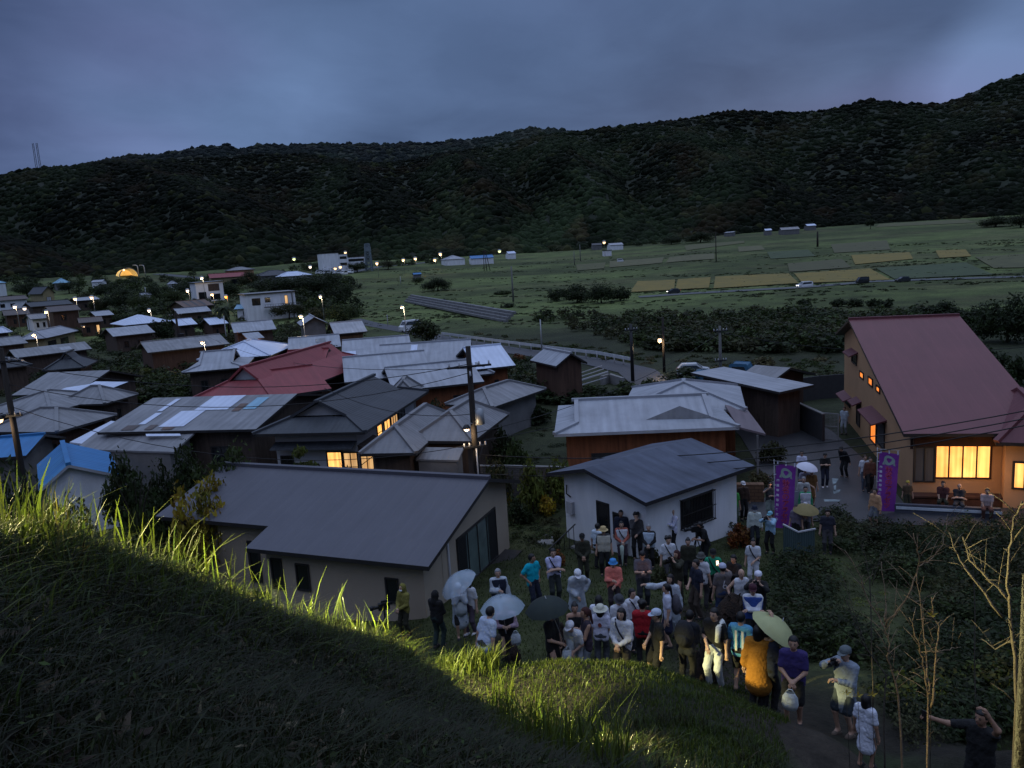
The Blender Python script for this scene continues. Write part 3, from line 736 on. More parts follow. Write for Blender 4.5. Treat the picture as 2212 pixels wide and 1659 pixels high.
    if kind in ('iri', 'iriy'):
        for t in tri:
            tb = MB(); tb.poly([W(*p) for p in t])
            tb.build('gable_panel', WM['plaster'] if kind == 'iriy' else wm, root, world=True)
    if wall:
        o_ = ov; z0 = -(ze) + base; wb = MB()
        x0, x1, y0, y1 = o_, L_ - o_, o_, D - o_
        def top(x, y):
            if kind == 'gx':
                yy = D * rf; return (e * y / yy if y <= yy else e + (zb - e) * (y - yy) / (D - yy)) - thick - .02
            if kind == 'gy':
                xx = L_ * rf; return (e * x / xx if x <= xx else e * (L_ - x) / (L_ - xx)) - thick - .02
            if kind == 'shed': return e * y / D - thick - .02
            if kind == 'flat': return -.14
            return -thick + .05
        cs = [(x0, y0), (x1, y0), (x1, y1), (x0, y1)]
        for i in range(4):
            (xa, ya), (xb, yb) = cs[i], cs[(i + 1) % 4]
            pts = [W(xa, ya, z0), W(xb, yb, z0), W(xb, yb, top(xb, yb))]
            if kind == 'gx' and i in (1, 3): pts.append(W(xa, D * rf, top(xa, D * rf)))
            if kind == 'gy' and i in (0, 2): pts.append(W(L_ * rf, ya, top(L_ * rf, ya)))
            pts.append(W(xa, ya, top(xa, ya))); wb.poly(pts)
        wb.build('wall', wm, root, world=True)
        o.cs = cs
        for wn in wins: window(o, *wn)
    for (u0, u1, v0, v1, m_) in patches:                                  # sheets patched onto the front slope
        yy = D * (rf if kind == 'gx' else .5)
        pb = MB(); pb.poly([W(L_ * u0, yy * v0, e * v0 + .035), W(L_ * u1, yy * v0, e * v0 + .035), W(L_ * u1, yy * v1, e * v1 + .035), W(L_ * u0, yy * v1, e * v1 + .035)], 0, ex)
        pb.build('roof_patch', RM[m_], roof, world=True)
    return o
def window(o, side, u0, u1, za, zb_, kind='dark', mull=1, frame=TRIM, rails=0, name=None, depth=.05):
    """opening on wall 0 front, 1 right, 2 back, 3 left; u along the wall as seen from outside, heights above ground"""
    (xa, ya), (xb, yb) = o.cs[side], o.cs[(side + 1) % 4]
    a = o.W(xa, ya, -o.ze); b = o.W(xb, yb, -o.ze); d = (b - a); Lw = d.length; d.normalize(); n = Vector((d.y, -d.x, 0))
    def Q(u, z, out): return a + d * (Lw * u) + n * out + Vector((0, 0, z))
    isdoor = kind in ('door',) ; nm = name or ('door' if isdoor else 'window')
    fb = MB(); fw = .07
    for (p, q) in ((Q(u0, za, .02), Q(u1, za, .02)), (Q(u0, zb_, .02), Q(u1, zb_, .02)), (Q(u0, za - .035, .02), Q(u0, zb_ + .035, .02)), (Q(u1, za - .035, .02), Q(u1, zb_ + .035, .02))): fb.bar(p, q, fw, fw)
    for k in range(1, mull + 1):
        u = u0 + (u1 - u0) * k / (mull + 1); fb.bar(Q(u, za, .02), Q(u, zb_, .02), .05, .05)
    for k in range(1, rails + 1):
        z = za + (zb_ - za) * k / (rails + 1); fb.bar(Q(u0, z, .021), Q(u1, z, .021), .03, .035)
    f = fb.build(nm, frame, o.root, world=True)
    pb = MB(); pb.poly([Q(u0, za, .012), Q(u1, za, .012), Q(u1, zb_, .012), Q(u0, zb_, .012)])
    pb.build('door_leaf' if isdoor else 'pane', PANE[kind], f, world=True)
    o.Q = Q
    return f
def wpx(o, side, x0, y0, x1, y1, kind='dark', mull=0, frame=TRIM, rails=0, name=None):
    "opening surveyed by its upper left and lower right corner on a wall"
    (xa, ya), (xb, yb) = o.cs[side], o.cs[(side + 1) % 4]
    a = o.W(xa, ya, -o.ze); b = o.W(xb, yb, -o.ze); d = (b - a); Lw = d.length; d.normalize(); n = Vector((d.y, -d.x, 0))
    r_ = []
    for px, py in ((x0, y0), (x1, y1)):
        v = Vector(ray(px, py)); t = (a - Vector(CP)).dot(n) / v.dot(n); p = Vector(CP) + v * t; r_.append(((p - a).dot(d) / Lw, p.z - a.z))
    return window(o, side, min(r_[0][0], r_[1][0]), max(r_[0][0], r_[1][0]), min(r_[0][1], r_[1][1]), max(r_[0][1], r_[1][1]), kind, mull, frame, rails, name), r_
def awning(o, side, u0, u1, z, dep=.6, m=None):
    (xa, ya), (xb, yb) = o.cs[side], o.cs[(side + 1) % 4]
    a = o.W(xa, ya, -o.ze); b = o.W(xb, yb, -o.ze); d = (b - a); Lw = d.length; d.normalize(); n = Vector((d.y, -d.x, 0))
    def Q(u, z, out): return a + d * (Lw * u) + n * out + Vector((0, 0, z))
    mb = MB()
    p = [Q(u0, z + .22, .0), Q(u1, z + .22, .0), Q(u1, z, dep), Q(u0, z, dep)]
    mb.poly(p, 0, d); dn = Vector((0, 0, -.07)); mb.poly([q + dn for q in p][::-1])
    for i in range(4): mb.poly([p[i] + dn, p[(i + 1) % 4] + dn, p[(i + 1) % 4], p[i]])
    mb.build('awning', m or RM['plum'], o.root, world=True)
def roofpoly(root, pts, rm, name='lean_to_roof', uv=None, g=0, thick=.1, walls=None):
    "free roof surface: points (px, py, height above ground g)"
    P = [U(a, b, g + z) for a, b, z in pts]; mb = MB()
    mb.poly(P, 0, uv or (P[1] - P[0])); dn = Vector((0, 0, -thick)); mb.poly([p + dn for p in P][::-1])
    for i in range(len(P)): mb.poly([P[i] + dn, P[(i + 1) % len(P)] + dn, P[(i + 1) % len(P)], P[i]])
    mb.build(name, RM[rm], root, world=True)
    if walls:
        c = sum(P, Vector()) / len(P); Q = [p + (c - p) * .10 for p in P]; wb = MB()
        for i in range(len(Q)):
            a, b = Q[i], Q[(i + 1) % len(Q)]
            wb.poly([Vector((a.x, a.y, g - .3)), Vector((b.x, b.y, g - .3)), b + dn * 1.3, a + dn * 1.3])
        wb.build('wall', WM[walls], root, world=True)
    return P
VG = 'houses of the village'
def H(label, *a, name='house', cat='house', group=VG, **k): return block((name, label, cat, group), *a, **k)
DW = lambda s, *us: [(s, u, u + .13, .9, 1.9, 'dark') for u in us]

# --- the three nearest houses
h1 = H('long single-storey beige house with plain slate-grey metal roof just behind the crowd', (335, 1115), (963, 1170), (1110, 1036), 2.75, .95, 'gx', 'slate', 'beige', rf=.56, ov=.45,
       wins=[(1, .20, .78, .25, 2.15, 'curtain', 3), (0, .06, .1, .7, 1.7, 'dark', 0), (0, .30, .34, .4, 1.9, 'dark', 0)])
for u in (.205, .66):                                                     # dark outer panes of the sliding door
    sh = MB(); sh.poly([h1.W(h1.Lx - .45 + .03, .45 + (h1.D - .9) * q, z - 2.75) for q, z in ((u, .27), (u + .115, .27), (u + .115, 2.13), (u, 2.13))])
    sh.build('insect_screen', mat('black_insect_screen', (.015, .015, .016), var=.2, scale=3, rough=.6), h1.root, world=True)
e1 = MB(); W = h1.W; a = .43; fwd = 1.25; sl = h1.rise / (h1.D * .56)
x0, x1 = h1.Lx * a, h1.Lx
q = [W(x0, -fwd, -sl * fwd), W(x1, -fwd, -sl * fwd), W(x1, 0, 0), W(x0, 0, 0)]
e1.poly(q, 0, h1.ex); e1.build('roof', RM['slate'], h1.root, world=True)
e2 = MB(); dn = Vector((0, 0, -.14))
for i in (0, 1, 3): e2.poly([q[i] + dn, q[(i + 1) % 4] + dn, q[(i + 1) % 4], q[i]])
e2.poly([p + dn for p in q][::-1]); e2.build('eave_board', TRIM, h1.root, world=True)
e3 = MB(); zb_ = -sl * .8 - .16
for p, r_ in (((x0 + .45, -fwd + .45), (x1 - .45, -fwd + .45)), ((x1 - .45, -fwd + .45), (x1 - .45, .5)), ((x0 + .45, .5), (x0 + .45, -fwd + .45))):
    e3.poly([W(*p, -3.1), W(*r_, -3.1), W(*r_, zb_ + (0 if p[1] < 0 and r_[1] < 0 else (sl * .9 if r_[1] > 0 else 0))), W(*p, zb_ + (sl * .9 if p[1] > 0 else 0))])
e3.build('wall', WM['beige'], h1.root, world=True)
def fwin(x, wd, za, zb2, m, nm='window'):
    fb = MB()
    for s in (-1, 1): fb.bar(W(x + s * wd / 2, -fwd + .42, za - 2.75), W(x + s * wd / 2, -fwd + .42, zb2 - 2.75), .05)
    for z in (za, zb2): fb.bar(W(x - wd / 2 - .02, -fwd + .42, z - 2.75), W(x + wd / 2 + .02, -fwd + .42, z - 2.75), .05)
    f = fb.build(nm, TRIM, h1.root, world=True)
    pb = MB(); pb.poly([W(x - wd / 2, -fwd + .435, za - 2.75), W(x + wd / 2, -fwd + .435, za - 2.75), W(x + wd / 2, -fwd + .435, zb2 - 2.75), W(x - wd / 2, -fwd + .435, zb2 - 2.75)]); pb.build('pane', DGL, f, world=True)
fwin(x0 + 1.9, .5, .95, 1.85, 0); fwin(x0 + 5.3, .45, .9, 1.7, 0); fwin(x0 + .85, .42, .9, 1.95, 0)
dk = MB()                                                                 # low timber deck and downpipe at the gable end
dk.bar(W(h1.Lx - .1, h1.D * .18, -2.62), W(h1.Lx - .1, h1.D * .86, -2.62), .7, .12); dk.bar(W(h1.Lx + .2, h1.D * .18, -2.85), W(h1.Lx + .2, h1.D * .86, -2.85), .06, .35)
dk.build('deck', mat('dark_decking', (.03, .027, .026), var=.4, scale=5), h1.root, world=True)
dp = MB(); dp.tube([W(h1.Lx - .42, .9, -2.7), W(h1.Lx - .42, .9, -.35)], .045, 8); dp.build('downpipe', PALE, h1.root, world=True)

h2 = H('white-walled house with weathered grey gable roof and barred window beside the crowd', (1180, 1022), (1395, 1086), (1610, 1001), 2.75, .62, 'gy', 'felt', 'white', rf=.42, ov=.5, base=-.5,
       wins=[(0, .43, .57, .15, 2.0, 'dark', 0), (0, .63, .72, .8, 1.75, 'dark', 0), (1, .36, .70, 1.05, 2.1, 'dark', 2)], cap=False, fascia=mat('black_fascia', (.02, .02, .024), var=.2, scale=2))
gb = MB(); (xa, ya), (xb, yb) = h2.cs[1], h2.cs[2]
for k in range(22):
    u = .355 + .35 * k / 21; gb.bar(h2.Q(u, 1.0, .16), h2.Q(u, 2.15, .16), .022)
for z in (1.0, 1.57, 2.15): gb.bar(h2.Q(.345, z, .16), h2.Q(.715, z, .16), .03)
for u in (.35, .71):
    for z in (1.0, 2.15): gb.bar(h2.Q(u, z, .0), h2.Q(u, z, .16), .025)
gb.build('window_grille', TRIM, h2.root, world=True)
hb = MB(); hb.box(h2.W(.9, .42, -1.35), (.34, .16, .5), rz=math.atan2(h2.ex.y, h2.ex.x)); hb.build('meter_box', PALE, h2.root, world=True)
hb = MB(); hb.tube([h2.W(.7, .45, -.45), h2.W(.72, .4, -.8), h2.W(.95, .42, -.9)], .03, 6); hb.build('cable_bracket', TRIM, h2.root, world=True)
st = MB()
for k in range(5): st.bar(h2.W(h2.Lx * .30 + k * .02, -.15 - k * .28, -2.75 - k * .14 + .1), h2.W(h2.Lx * .62, -.15 - k * .28, -2.75 - k * .14 + .1), .28, .16)
st.build('porch_step', WM['conc'], h2.root, world=True)
rl = MB()
for k in range(6):
    p = h2.W(h2.Lx * .30, -.1 - k * .25, -2.75 - k * .12 + .1); rl.bar(p, p + Vector((0, 0, .85)), .025)
rl.bar(h2.W(h2.Lx * .30, 0, -1.85 + .1), h2.W(h2.Lx * .30, -1.4, -2.5 + .1), .04); rl.build('handrail', TRIM, h2.root, world=True)

_a = U(1952, 937, 3.1); _b = proj(_a + Vector((.968, -.252, 0)) * 5.75)
h3 = H('tan two-storey house under one long sloping plum-red roof with lit front windows', (1952, 937), _b, 17.9, 3.1, 3.6, 'gx', 'plum', 'orange', rf=.735, zb=5.35, ov=.5, cap=True)
wpx(h3, 0, 2021, 961, 2138, 1033, 'lit', 3, mat('dark_red_frame', (.05, .022, .016), var=.3, scale=3), 0); wpx(h3, 0, 1976, 965, 2018, 1040, 'shutter', 1)
for x0, y0, x1, y1, k in ((1841, 762, 1851, 789, 'dark'), (1858.5, 801, 1866, 820, 'lit3'), (1877, 813, 1885.5, 836, 'lit3'), (1894, 832, 1901.5, 850, 'lit3'),
                          (1852, 868, 1858, 922, 'door'), (1882, 900, 1893, 962, 'lit3'), (1895, 902, 1911, 972, 'shutter'), (1825, 853, 1837, 880, 'dark')):
    f_, r_ = wpx(h3, 3, x0, y0, x1, y1, k)
    u0, u1 = sorted((r_[0][0], r_[1][0])); zt = max(r_[0][1], r_[1][1])
    if k in ('dark', 'door') : awning(h3, 3, u0 - .02, u1 + .02, zt + .05, .5)
    if k == 'shutter': awning(h3, 3, u0 - .09, u1 + .02, zt + .12, .7)
block(h3.root, (2152, 955), (2345, 962), 6.0, 2.9, 1.35, 'hip', 'plum', 'orange', ov=.4, wins=[(0, .14, .5, .9, 2.0, 'lit', 1)])
W = h3.W
dk = MB(); dk.bar(W(.3, .1, -2.72), W(4.3, .1, -2.72), .55, .08); dk.bar(W(.3, -.1, -2.95), W(4.3, -.1, -2.95), .08, .3); dk.bar(W(.4, .54, -.55), W(4.2, .54, -.55), .05, .5)
dk.bar(W(.5, .44, -.35), W(h3.Lx - .5, .44, -.35), .04, .62); dk.bar(W(h3.Lx - .75, .44, -1.7), W(h3.Lx - .75, .44, -.1), .05, .1); dk.build('veranda_board', mat('dark_red_timber', (.06, .026, .017), var=.4, scale=4), h3.root, world=True)
for x in (1.3, 1.75, 2.4, 2.75):
    cu = MB(); cu.poly([W(x + .55, .533, -2.7), W(x + .78, .533, -2.7), W(x + .72, .533, -.86), W(x + .58, .533, -.86)])
    cu.build('curtain', lit_mat('pale_glowing_curtain', (1, .66, .34), (1, .52, .22), 1.7), h3.root, world=True)  # room light put into the curtain cloth as emission

_q = h3.W(h3.Lx * .5, -1.2, -1.6); _l = bpy.data.lights.new('window_spill_lamp', 'POINT'); _l.energy = 60; _l.color = (1, .55, .2); _l.shadow_soft_size = .6; _o = bpy.data.objects.new('window_spill_lamp', _l); COL.objects.link(_o); _o.location = _q  # point lamp added outside the panes to strengthen the window's spill
# --- brown-walled complex behind the white house
h4 = H('large pale-roofed house with reddish-brown board walls behind the white house', (1197, 938), (1597, 922), 7.0, 2.9, .95, 'iri', 'lgrey', 'redwood', gi=1.1, wins=[(0, .16, .42, .5, 1.7, 'dark', 3), (0, .55, .7, .8, 1.8, 'dark', 1)], fascia=PALE)
block(h4.root, (1342, 887), (1612, 884), 7.0, 2.9, .95, 'hip', 'lgrey', 'redwood', fascia=PALE)
roofpoly(h4.root, [(1395, 907, 3.16), (1545, 902, 3.16), (1468, 877, 3.75)], 'tile', 'gable_roof')
roofpoly(h4.root, [(1595, 922, 2.85), (1654, 937, 2.5), (1614, 884, 2.75), (1566, 874, 3.1)], 'mauve')
pb = MB(); p = U(1636, 940, 2.5); pb.bar(p, (p.x, p.y, -.1), .08); pb.build('carport_post', WM['grey'], h4.root, world=True)

# --- grey house by the lamp pole
h5 = H('weathered grey tiled house with small porch roof lit by the pole lamp', (777, 980), (899, 978), 8.0, 2.7, 1.0, 'hip', 'tile', 'wood', ov=.5)
block(h5.root, (880, 952), (1023, 953), (1089, 894), 2.75, 1.15, 'hip', 'tile', 'wood', wins=[(0, .5, .8, .8, 1.8, 'dark', 2)])
roofpoly(h5.root, [(898, 992, 2.15), (990, 994, 2.15), (1002, 967, 2.55), (919, 966, 2.55)], 'tile', walls='grey')
# --- black-tiled house with lit windows
h6 = H('black-tiled hip-and-gable house with warmly lit paper windows along its side', (545, 938), (788, 933), (906, 845), 3.3, 1.35, 'iriy', 'black', 'plaster', gi=1.5, ov=.8,
       wins=[(0, .62, .80, .1, 2.1, 'lit', 0), (0, .82, .99, .5, 2.05, 'lit2', 1, TRIM, 1), (0, .05, .2, .6, 1.9, 'dark', 1), (1, .02, .2, .6, 2.0, 'lit2', 1, TRIM, 1), (1, .30, .38, 1.0, 2.75, 'lit', 0, TRIM, 3), (1, .42, .52, .3, 2.75, 'lit', 1, TRIM, 3), (1, .54, .66, .3, 2.75, 'lit2', 2, TRIM, 3), (1, .68, .80, .3, 2.75, 'shutter', 1)])
awning(h6, 0, .0, 1.0, 2.45, .7, RM['black']); awning(h6, 1, .0, .24, 2.2, .6, RM['brown'])
block(h6.root, (835, 862), (906, 857), (945, 834), 2.8, 1.0, 'hip', 'tile', 'grey')
# --- patched corrugated sheds
h7 = H('long corrugated house roof patched with white and rusty sheets', (210, 934), (553, 927), 10.5, 3.0, 1.0, 'gx', 'grey', 'wood', cap=False, wins=DW(0, .1, .4, .7),
       patches=[(.19, .225, .55, .93, 'white'), (.20, .245, .18, .5, 'white'), (.44, .66, .55, .985, 'white'), (.36, .52, .1, .54, 'white'), (.14, .22, .03, .16, 'brown'), (.29, .34, .03, .16, 'brown'), (.40, .47, .02, .1, 'rust'), (.76, .84, .55, .9, 'cyan'), (.70, .75, .5, .72, 'rust')])
roofpoly(h7.root, [(161, 970, 2.25), (375, 976, 2.25), (421, 934, 2.85), (209, 933, 2.85)], 'grey', walls='grey')
ph = MB()
Pq = [U(x, y, z) for x, y, z in ((315, 939, 2.83), (389, 938.5, 2.83), (391, 943, 2.77), (316, 944, 2.77))]
ph.poly([p + Vector((0, 0, .05)) for p in Pq], 0, (1, 0, 0)); ph.build('roof_patch', RM['white'], h7.root, world=True)
roofpoly(h7.root, [(150, 955, 2.2), (205, 962, 2.2), (262, 912, 2.6), (240, 909, 2.6)], 'white')
H('grey hipped house with brown board walls left of the patched roof', (-40, 933), (123, 933), (238, 896), 2.8, 1.0, 'hip', 'tile', 'brown', wins=DW(0, .3, .6, .8))
H('low grey roof half hidden behind the lamp pole at the left edge', (-50, 893), (110, 890), 6.5, 2.7, 1.0, 'hip', 'grey', 'wood')
H('plain mauve-grey gable house above the white sheeted roof', (24, 854), (165, 849), 8.5, 2.9, 1.2, 'gx', 'grey', 'wood', cap=False)
h9 = H('low house with one bright white sheeted slope and grey hipped wing', (58, 868), (157, 871), 5.0, 2.7, .75, 'shed', 'white', 'wood')
block(h9.root, (118, 875), (226, 872), (345, 850), 2.7, 1.05, 'hip', 'grey', 'wood', wins=DW(1, .2, .5))
H('black-tiled house with white-edged gables in the left of the village', (92, 801), (186, 808), (347, 767), 3.0, 1.5, 'iriy', 'black', 'wood', gi=1.4)
H('pale patched gable roof behind the black-tiled house', (34, 773), (200, 759), (276, 738), 2.8, .9, 'gx', 'grey', 'wood', cap=False, patches=[(.6, .75, .2, .6, 'lgrey')])
h12 = H('light hipped roof over an open lit garage at the left', (37, 735), (101, 742), (171, 714), 2.9, 1.2, 'hip', 'lgrey', 'yellow', wins=[(1, .1, .35, .1, 2.2, 'dark', 0), (1, .5, .75, .1, 2.2, 'dark', 1)])
h13 = H('dark brown two-storey house with small white shutters', (108, 674), (176, 671), (204, 663), 5.0, 1.0, 'gx', 'brown', 'brown', wins=[(1, .3, .6, 3.2, 4.3, 'pale', 0), (0, .3, .5, 3.1, 4.2, 'dark', 1)])
block(h13.root, (170, 698), (224, 697), 6.0, 2.9, .9, 'gx', 'brown', 'brown', wins=[(0, .75, .92, .1, 2.2, 'lit2', 0), (0, .2, .4, .8, 1.9, 'dark', 1)])
H('dark-roofed house with a yellowish gable end facing the village', (89, 635), (121, 633), 20., 3.5, 2.2, 'gy', 'black', 'yellow', wins=[(0, .3, .7, .8, 2.4, 'pale', 1)])
H('low white-walled house with dark roof at the far left', (-20, 651), (63, 646), 9, 3.0, 1.1, 'gx', 'brown', 'white', wins=DW(0, .2, .5))
H('brown-roofed house behind a bright street light at the left', (8, 682), (66, 681), 8, 3.0, 1.1, 'gx', 'brown', 'brown', wins=DW(0, .3, .7))
H('small pale hipped roof at the left edge of the village', (-25, 722), (27, 719), (68, 712), 2.9, 1.1, 'hip', 'white', 'wood')
H('mid-grey house roof beside the small white wall at the left', (66, 690), (112, 687), 7, 2.8, 1.0, 'gx', 'grey', 'white', wins=DW(0, .2, .6))
h18 = H('broad pale gable house with a brighter upper roof tier', (244, 727), (336, 720), 9.0, 2.9, 1.1, 'gx', 'lgrey', 'wood', cap=False, wins=DW(0, .2, .6))
block(h18.root, (268, 703), (372, 694), 11.0, 3.2, 1.5, 'hip', 'white', 'wood', cap=False)
h19 = H('long low house with lamplit brown porch in the middle of the village', (319, 762), (497, 750), 9.0, 2.8, 1.0, 'gx', 'grey', 'brown', wins=[(0, .68, .74, .2, 2.1, 'lit2', 0), (0, .78, .84, .2, 2.1, 'dark', 0), (0, .88, .95, .2, 2.1, 'dark', 0)])
h20 = H('greenish-grey gable house with an orange lit lean-to wall', (505, 719), (598, 716), 9.0, 3.2, 1.1, 'gx', 'lgrey', 'wood')
block(h20.root, (535, 733), (572, 731), 5.0, 2.6, .5, 'shed', 'lgrey', 'orange')
h21 = H('white two-storey flat-roofed concrete house with a dark balcony', (527, 637), (640, 630), 10.0, 6.0, .1, 'flat', 'grey', 'white', ov=.3, wins=[(0, .12, .28, 3.5, 5.0, 'dark', 1), (0, .38, .48, 4.0, 5.0, 'dark', 0), (0, .78, .84, 3.3, 5.2, 'lit2', 0)])
bb = MB(); bb.bar(h21.W(h21.Lx * .35, -.7, -3.1), h21.W(h21.Lx + .4, -.7, -3.1), .9, .25); bb.bar(h21.W(h21.Lx * .35, -1.1, -2.5), h21.W(h21.Lx + .4, -1.1, -2.5), .06, .06)
bb.bar(h21.W(h21.Lx * .9, -.5, -6), h21.W(h21.Lx * .9, -.5, 0), .25)
for k in range(14): p = h21.W(h21.Lx * (.36 + .05 * k), -1.1, -3); bb.bar(p, p + Vector((0, 0, .5)), .05)
bb.build('balcony', WM['grey'], h21.root, world=True)
H('small white roof left of the round dark tree', (384, 704), (427, 700), 7.0, 2.8, 1.0, 'gx', 'white', 'wood', wins=DW(0, .3))
H('small white roof between the round tree and the palm', (453, 702), (494, 698), 7.0, 2.8, 1.0, 'gx', 'white', 'brown', wins=DW(0, .3))
H('pale long roof below the dark slatted roof', (384, 678), (457, 672), 7.0, 2.8, 1.0, 'gx', 'lgrey', 'wood', wins=DW(0, .2, .6))
H('house with dark rusty striped roof', (398, 664), (462, 654), 10.0, 3.0, 1.4, 'gx', 'rust', 'wood', patches=[(.2, .26, .1, .9, 'black'), (.45, .52, .1, .9, 'black'), (.7, .78, .1, .9, 'black')])
H('pale green-grey low roof in front of the white concrete house', (505, 668), (560, 672), 7.0, 2.6, .8, 'gx', 'cyan', 'white', wins=DW(0, .3, .6))
h24 = H('white modern house with red-brown panel and open carport', (419, 611), (484, 606), 9.0, 6.0, .1, 'flat', 'white', 'white', ov=.4, wins=[(0, .45, .85, 3.2, 5.3, 'door', 0), (0, .08, .35, .2, 3.0, 'dark', 0), (0, .5, .85, .5, 2.2, 'dark', 1)])
H('red-roofed house with yellow wall near the white modern house', (453, 601), (537, 597), 9.0, 3.6, 1.6, 'gx', 'red', 'yellow', wins=[(0, .55, .9, .6, 2.6, 'dark', 2)])
H('pinkish two-storey house with two small lit windows', (487, 585), (551, 583), 10.0, 5.5, 1.3, 'hip', 'tile', 'orange', wins=[(0, .4, .5, 3.2, 4.4, 'lit2', 0), (0, .62, .7, 3.4, 4.2, 'lit2', 0)])
H('wide dark-roofed house beside the pinkish one', (556, 597), (640, 590), 12.0, 3.6, 2.0, 'hip', 'black', 'grey', wins=DW(0, .2, .5, .75))
H('white hipped pavilion roof at the valley edge', (603, 598), (676, 590), 10.0, 3.0, 1.7, 'hip', 'white', 'plaster', wins=DW(0, .2, .6))
h29 = H('white three-storey apartment block at the foot of the hill', (694, 548), (731, 545), 10.0, 9.0, .1, 'flat', 'grey', 'white', ov=.1, wins=[(1, .2, .5, 6.2, 7.6, 'dark', 0), (1, .6, .9, 6.2, 7.6, 'dark', 0)])
block(h29.root, (731, 549), (750, 547), 8.0, 8.5, .1, 'flat', 'grey', 'white', ov=.1, wins=[(0, .1, .9, 6.3, 7.4, 'dark', 3), (0, .1, .9, 3.4, 4.6, 'dark', 3)])
H('long pale blue school building beside the apartment block', (750, 556), (788, 553), 10.0, 5.5, .1, 'flat', 'cyan', 'white', ov=.1, wins=[(0, .05, .95, 3.4, 4.6, 'dark', 6)])
h30 = H('grey twin-gabled house with lit doorway and roof hatch', (622, 758), (737, 748), 8.0, 3.0, 1.0, 'gx', 'lgrey', 'wood', wins=[(0, .05, .14, .2, 2.0, 'lit2', 0), (0, .45, .6, .8, 1.9, 'dark', 1)], patches=[(.52, .72, .45, .75, 'grey')])
H('small grey house with its gable end facing the lane', (650, 704), (711, 702), 9.0, 2.8, 1.2, 'gy', 'lgrey', 'grey')
H('steep pale roof just beyond the grey twin-gabled house', (722, 722), (794, 718), 8.0, 3.0, 1.2, 'gx', 'lgrey', 'wood')
h33 = H('pale long-roofed house with a white hipped end beside the conifer', (738, 779), (893, 766), 11.0, 2.9, 1.35, 'gx', 'lgrey', 'wood', ov=.7, patches=[(.02, .2, .02, .4, 'white')])
block(h33.root, (860, 772), (925, 764), 8.0, 2.6, .8, 'hip', 'lgrey', 'wood')
h34 = H('wide pale roof with three stepped ridges in the centre of the village', (744, 826), (935, 808), 10.0, 2.9, 1.3, 'gx', 'lgrey', 'wood')
block(h34.root, (808, 792), (1018, 778), 9.0, 3.0, 1.3, 'gx', 'lgrey', 'wood', patches=[(.35, .42, .1, .9, 'white')])
h34b = H('pale low roof in front of the stepped ridges with a red board wall', (848, 845), (1046, 824), 8.5, 2.8, 1.1, 'gx', 'lgrey', 'redwood', wins=DW(0, .7, .85))
block(h34b.root, (1010, 812), (1068, 806), 6., 2.6, .7, 'hip', 'lgrey', 'redwood')
H('bright white gable roof behind the central utility pole', (1028, 798), (1114, 789), 8.0, 3.0, 1.3, 'gx', 'white', 'redwood', wins=DW(0, .5), patches=[])
H('brown board shed with pale gable roof by the road', (1145, 778), (1201, 791), (1257, 780), 3.1, .85, 'gx', 'lgrey', 'brown', ov=.35)
H('low grey roof behind the lamp pole with a dark slot', (961, 873), (1064, 880), 6.5, 2.4, .8, 'hip', 'grey', 'grey', patches=[])
h38 = H('white hipped roof in front of the lamplit porch', (425, 778), (584, 768), 9.5, 2.9, 1.3, 'hip', 'white', 'wood', wins=DW(0, .3, .6))
H('pale hipped roof with small gablet left of the red roof', (393, 805), (530, 793), 8.0, 2.9, 1.35, 'iri', 'lgrey', 'wood', gi=1.3, wins=DW(0, .2, .6))
h39 = H('bright red-roofed house with several gables in the village', (399, 869), (592, 864), (688, 782), 3.0, 2.0, 'iriy', 'red', 'brown', gi=2.2)
block(h39.root, (560, 862), (716, 839), 8.0, 3.0, 1.35, 'gx', 'red', 'brown', patches=[])
block(h39.root, (600, 806), (694, 800), 7.0, 3.3, 1.4, 'gx', 'red', 'brown')
hb_ = H('white shed with a bright blue roof slope at the lower left', (84, 1060), (264, 1027), 6.0, 2.5, .95, 'gy', 'blue', 'white', rf=.38, ov=.3, name='shed', cat='shed', fascia=PALE)
H('blue sheet roof behind the white shed', (-45, 992), (56, 984), 4.5, 2.4, .7, 'gx', 'blue', 'grey', name='shed', cat='shed')
h40 = H('pale flat-pitched shed with dark board walls beside the gravel lot', (1684, 847), (1758, 831), 7.0, 2.9, .45, 'shed', 'lgrey', 'wood')
block(h40.root, (1573, 829), (1650, 837), 6.0, 2.7, .8, 'gx', 'tile', 'brown', cap=False)
H('grey roof at the left edge beside the lit open garage', (-45, 752), (62, 746), 9.0, 2.8, 1.0, 'gx', 'grey', 'wood', wins=DW(0, .3, .7))
H('dark wide roof at the left edge below the grey gable', (-60, 803), (72, 800), 9.0, 2.8, 1.1, 'hip', 'black', 'wood')
H('long dark roof between the street lights at the left', (66, 663), (158, 656), 9.0, 3.2, 1.1, 'gx', 'black', 'wood', wins=DW(0, .2, .6))
H('pale lit roof strip between two street lights', (165, 650), (217, 645), 8.0, 3.0, .8, 'gx', 'lgrey', 'wood', wins=DW(0, .3))
H('pale roof right of the brown two-storey house', (206, 683), (247, 680), 8.0, 2.8, .9, 'gx', 'lgrey', 'wood', wins=DW(0, .4))
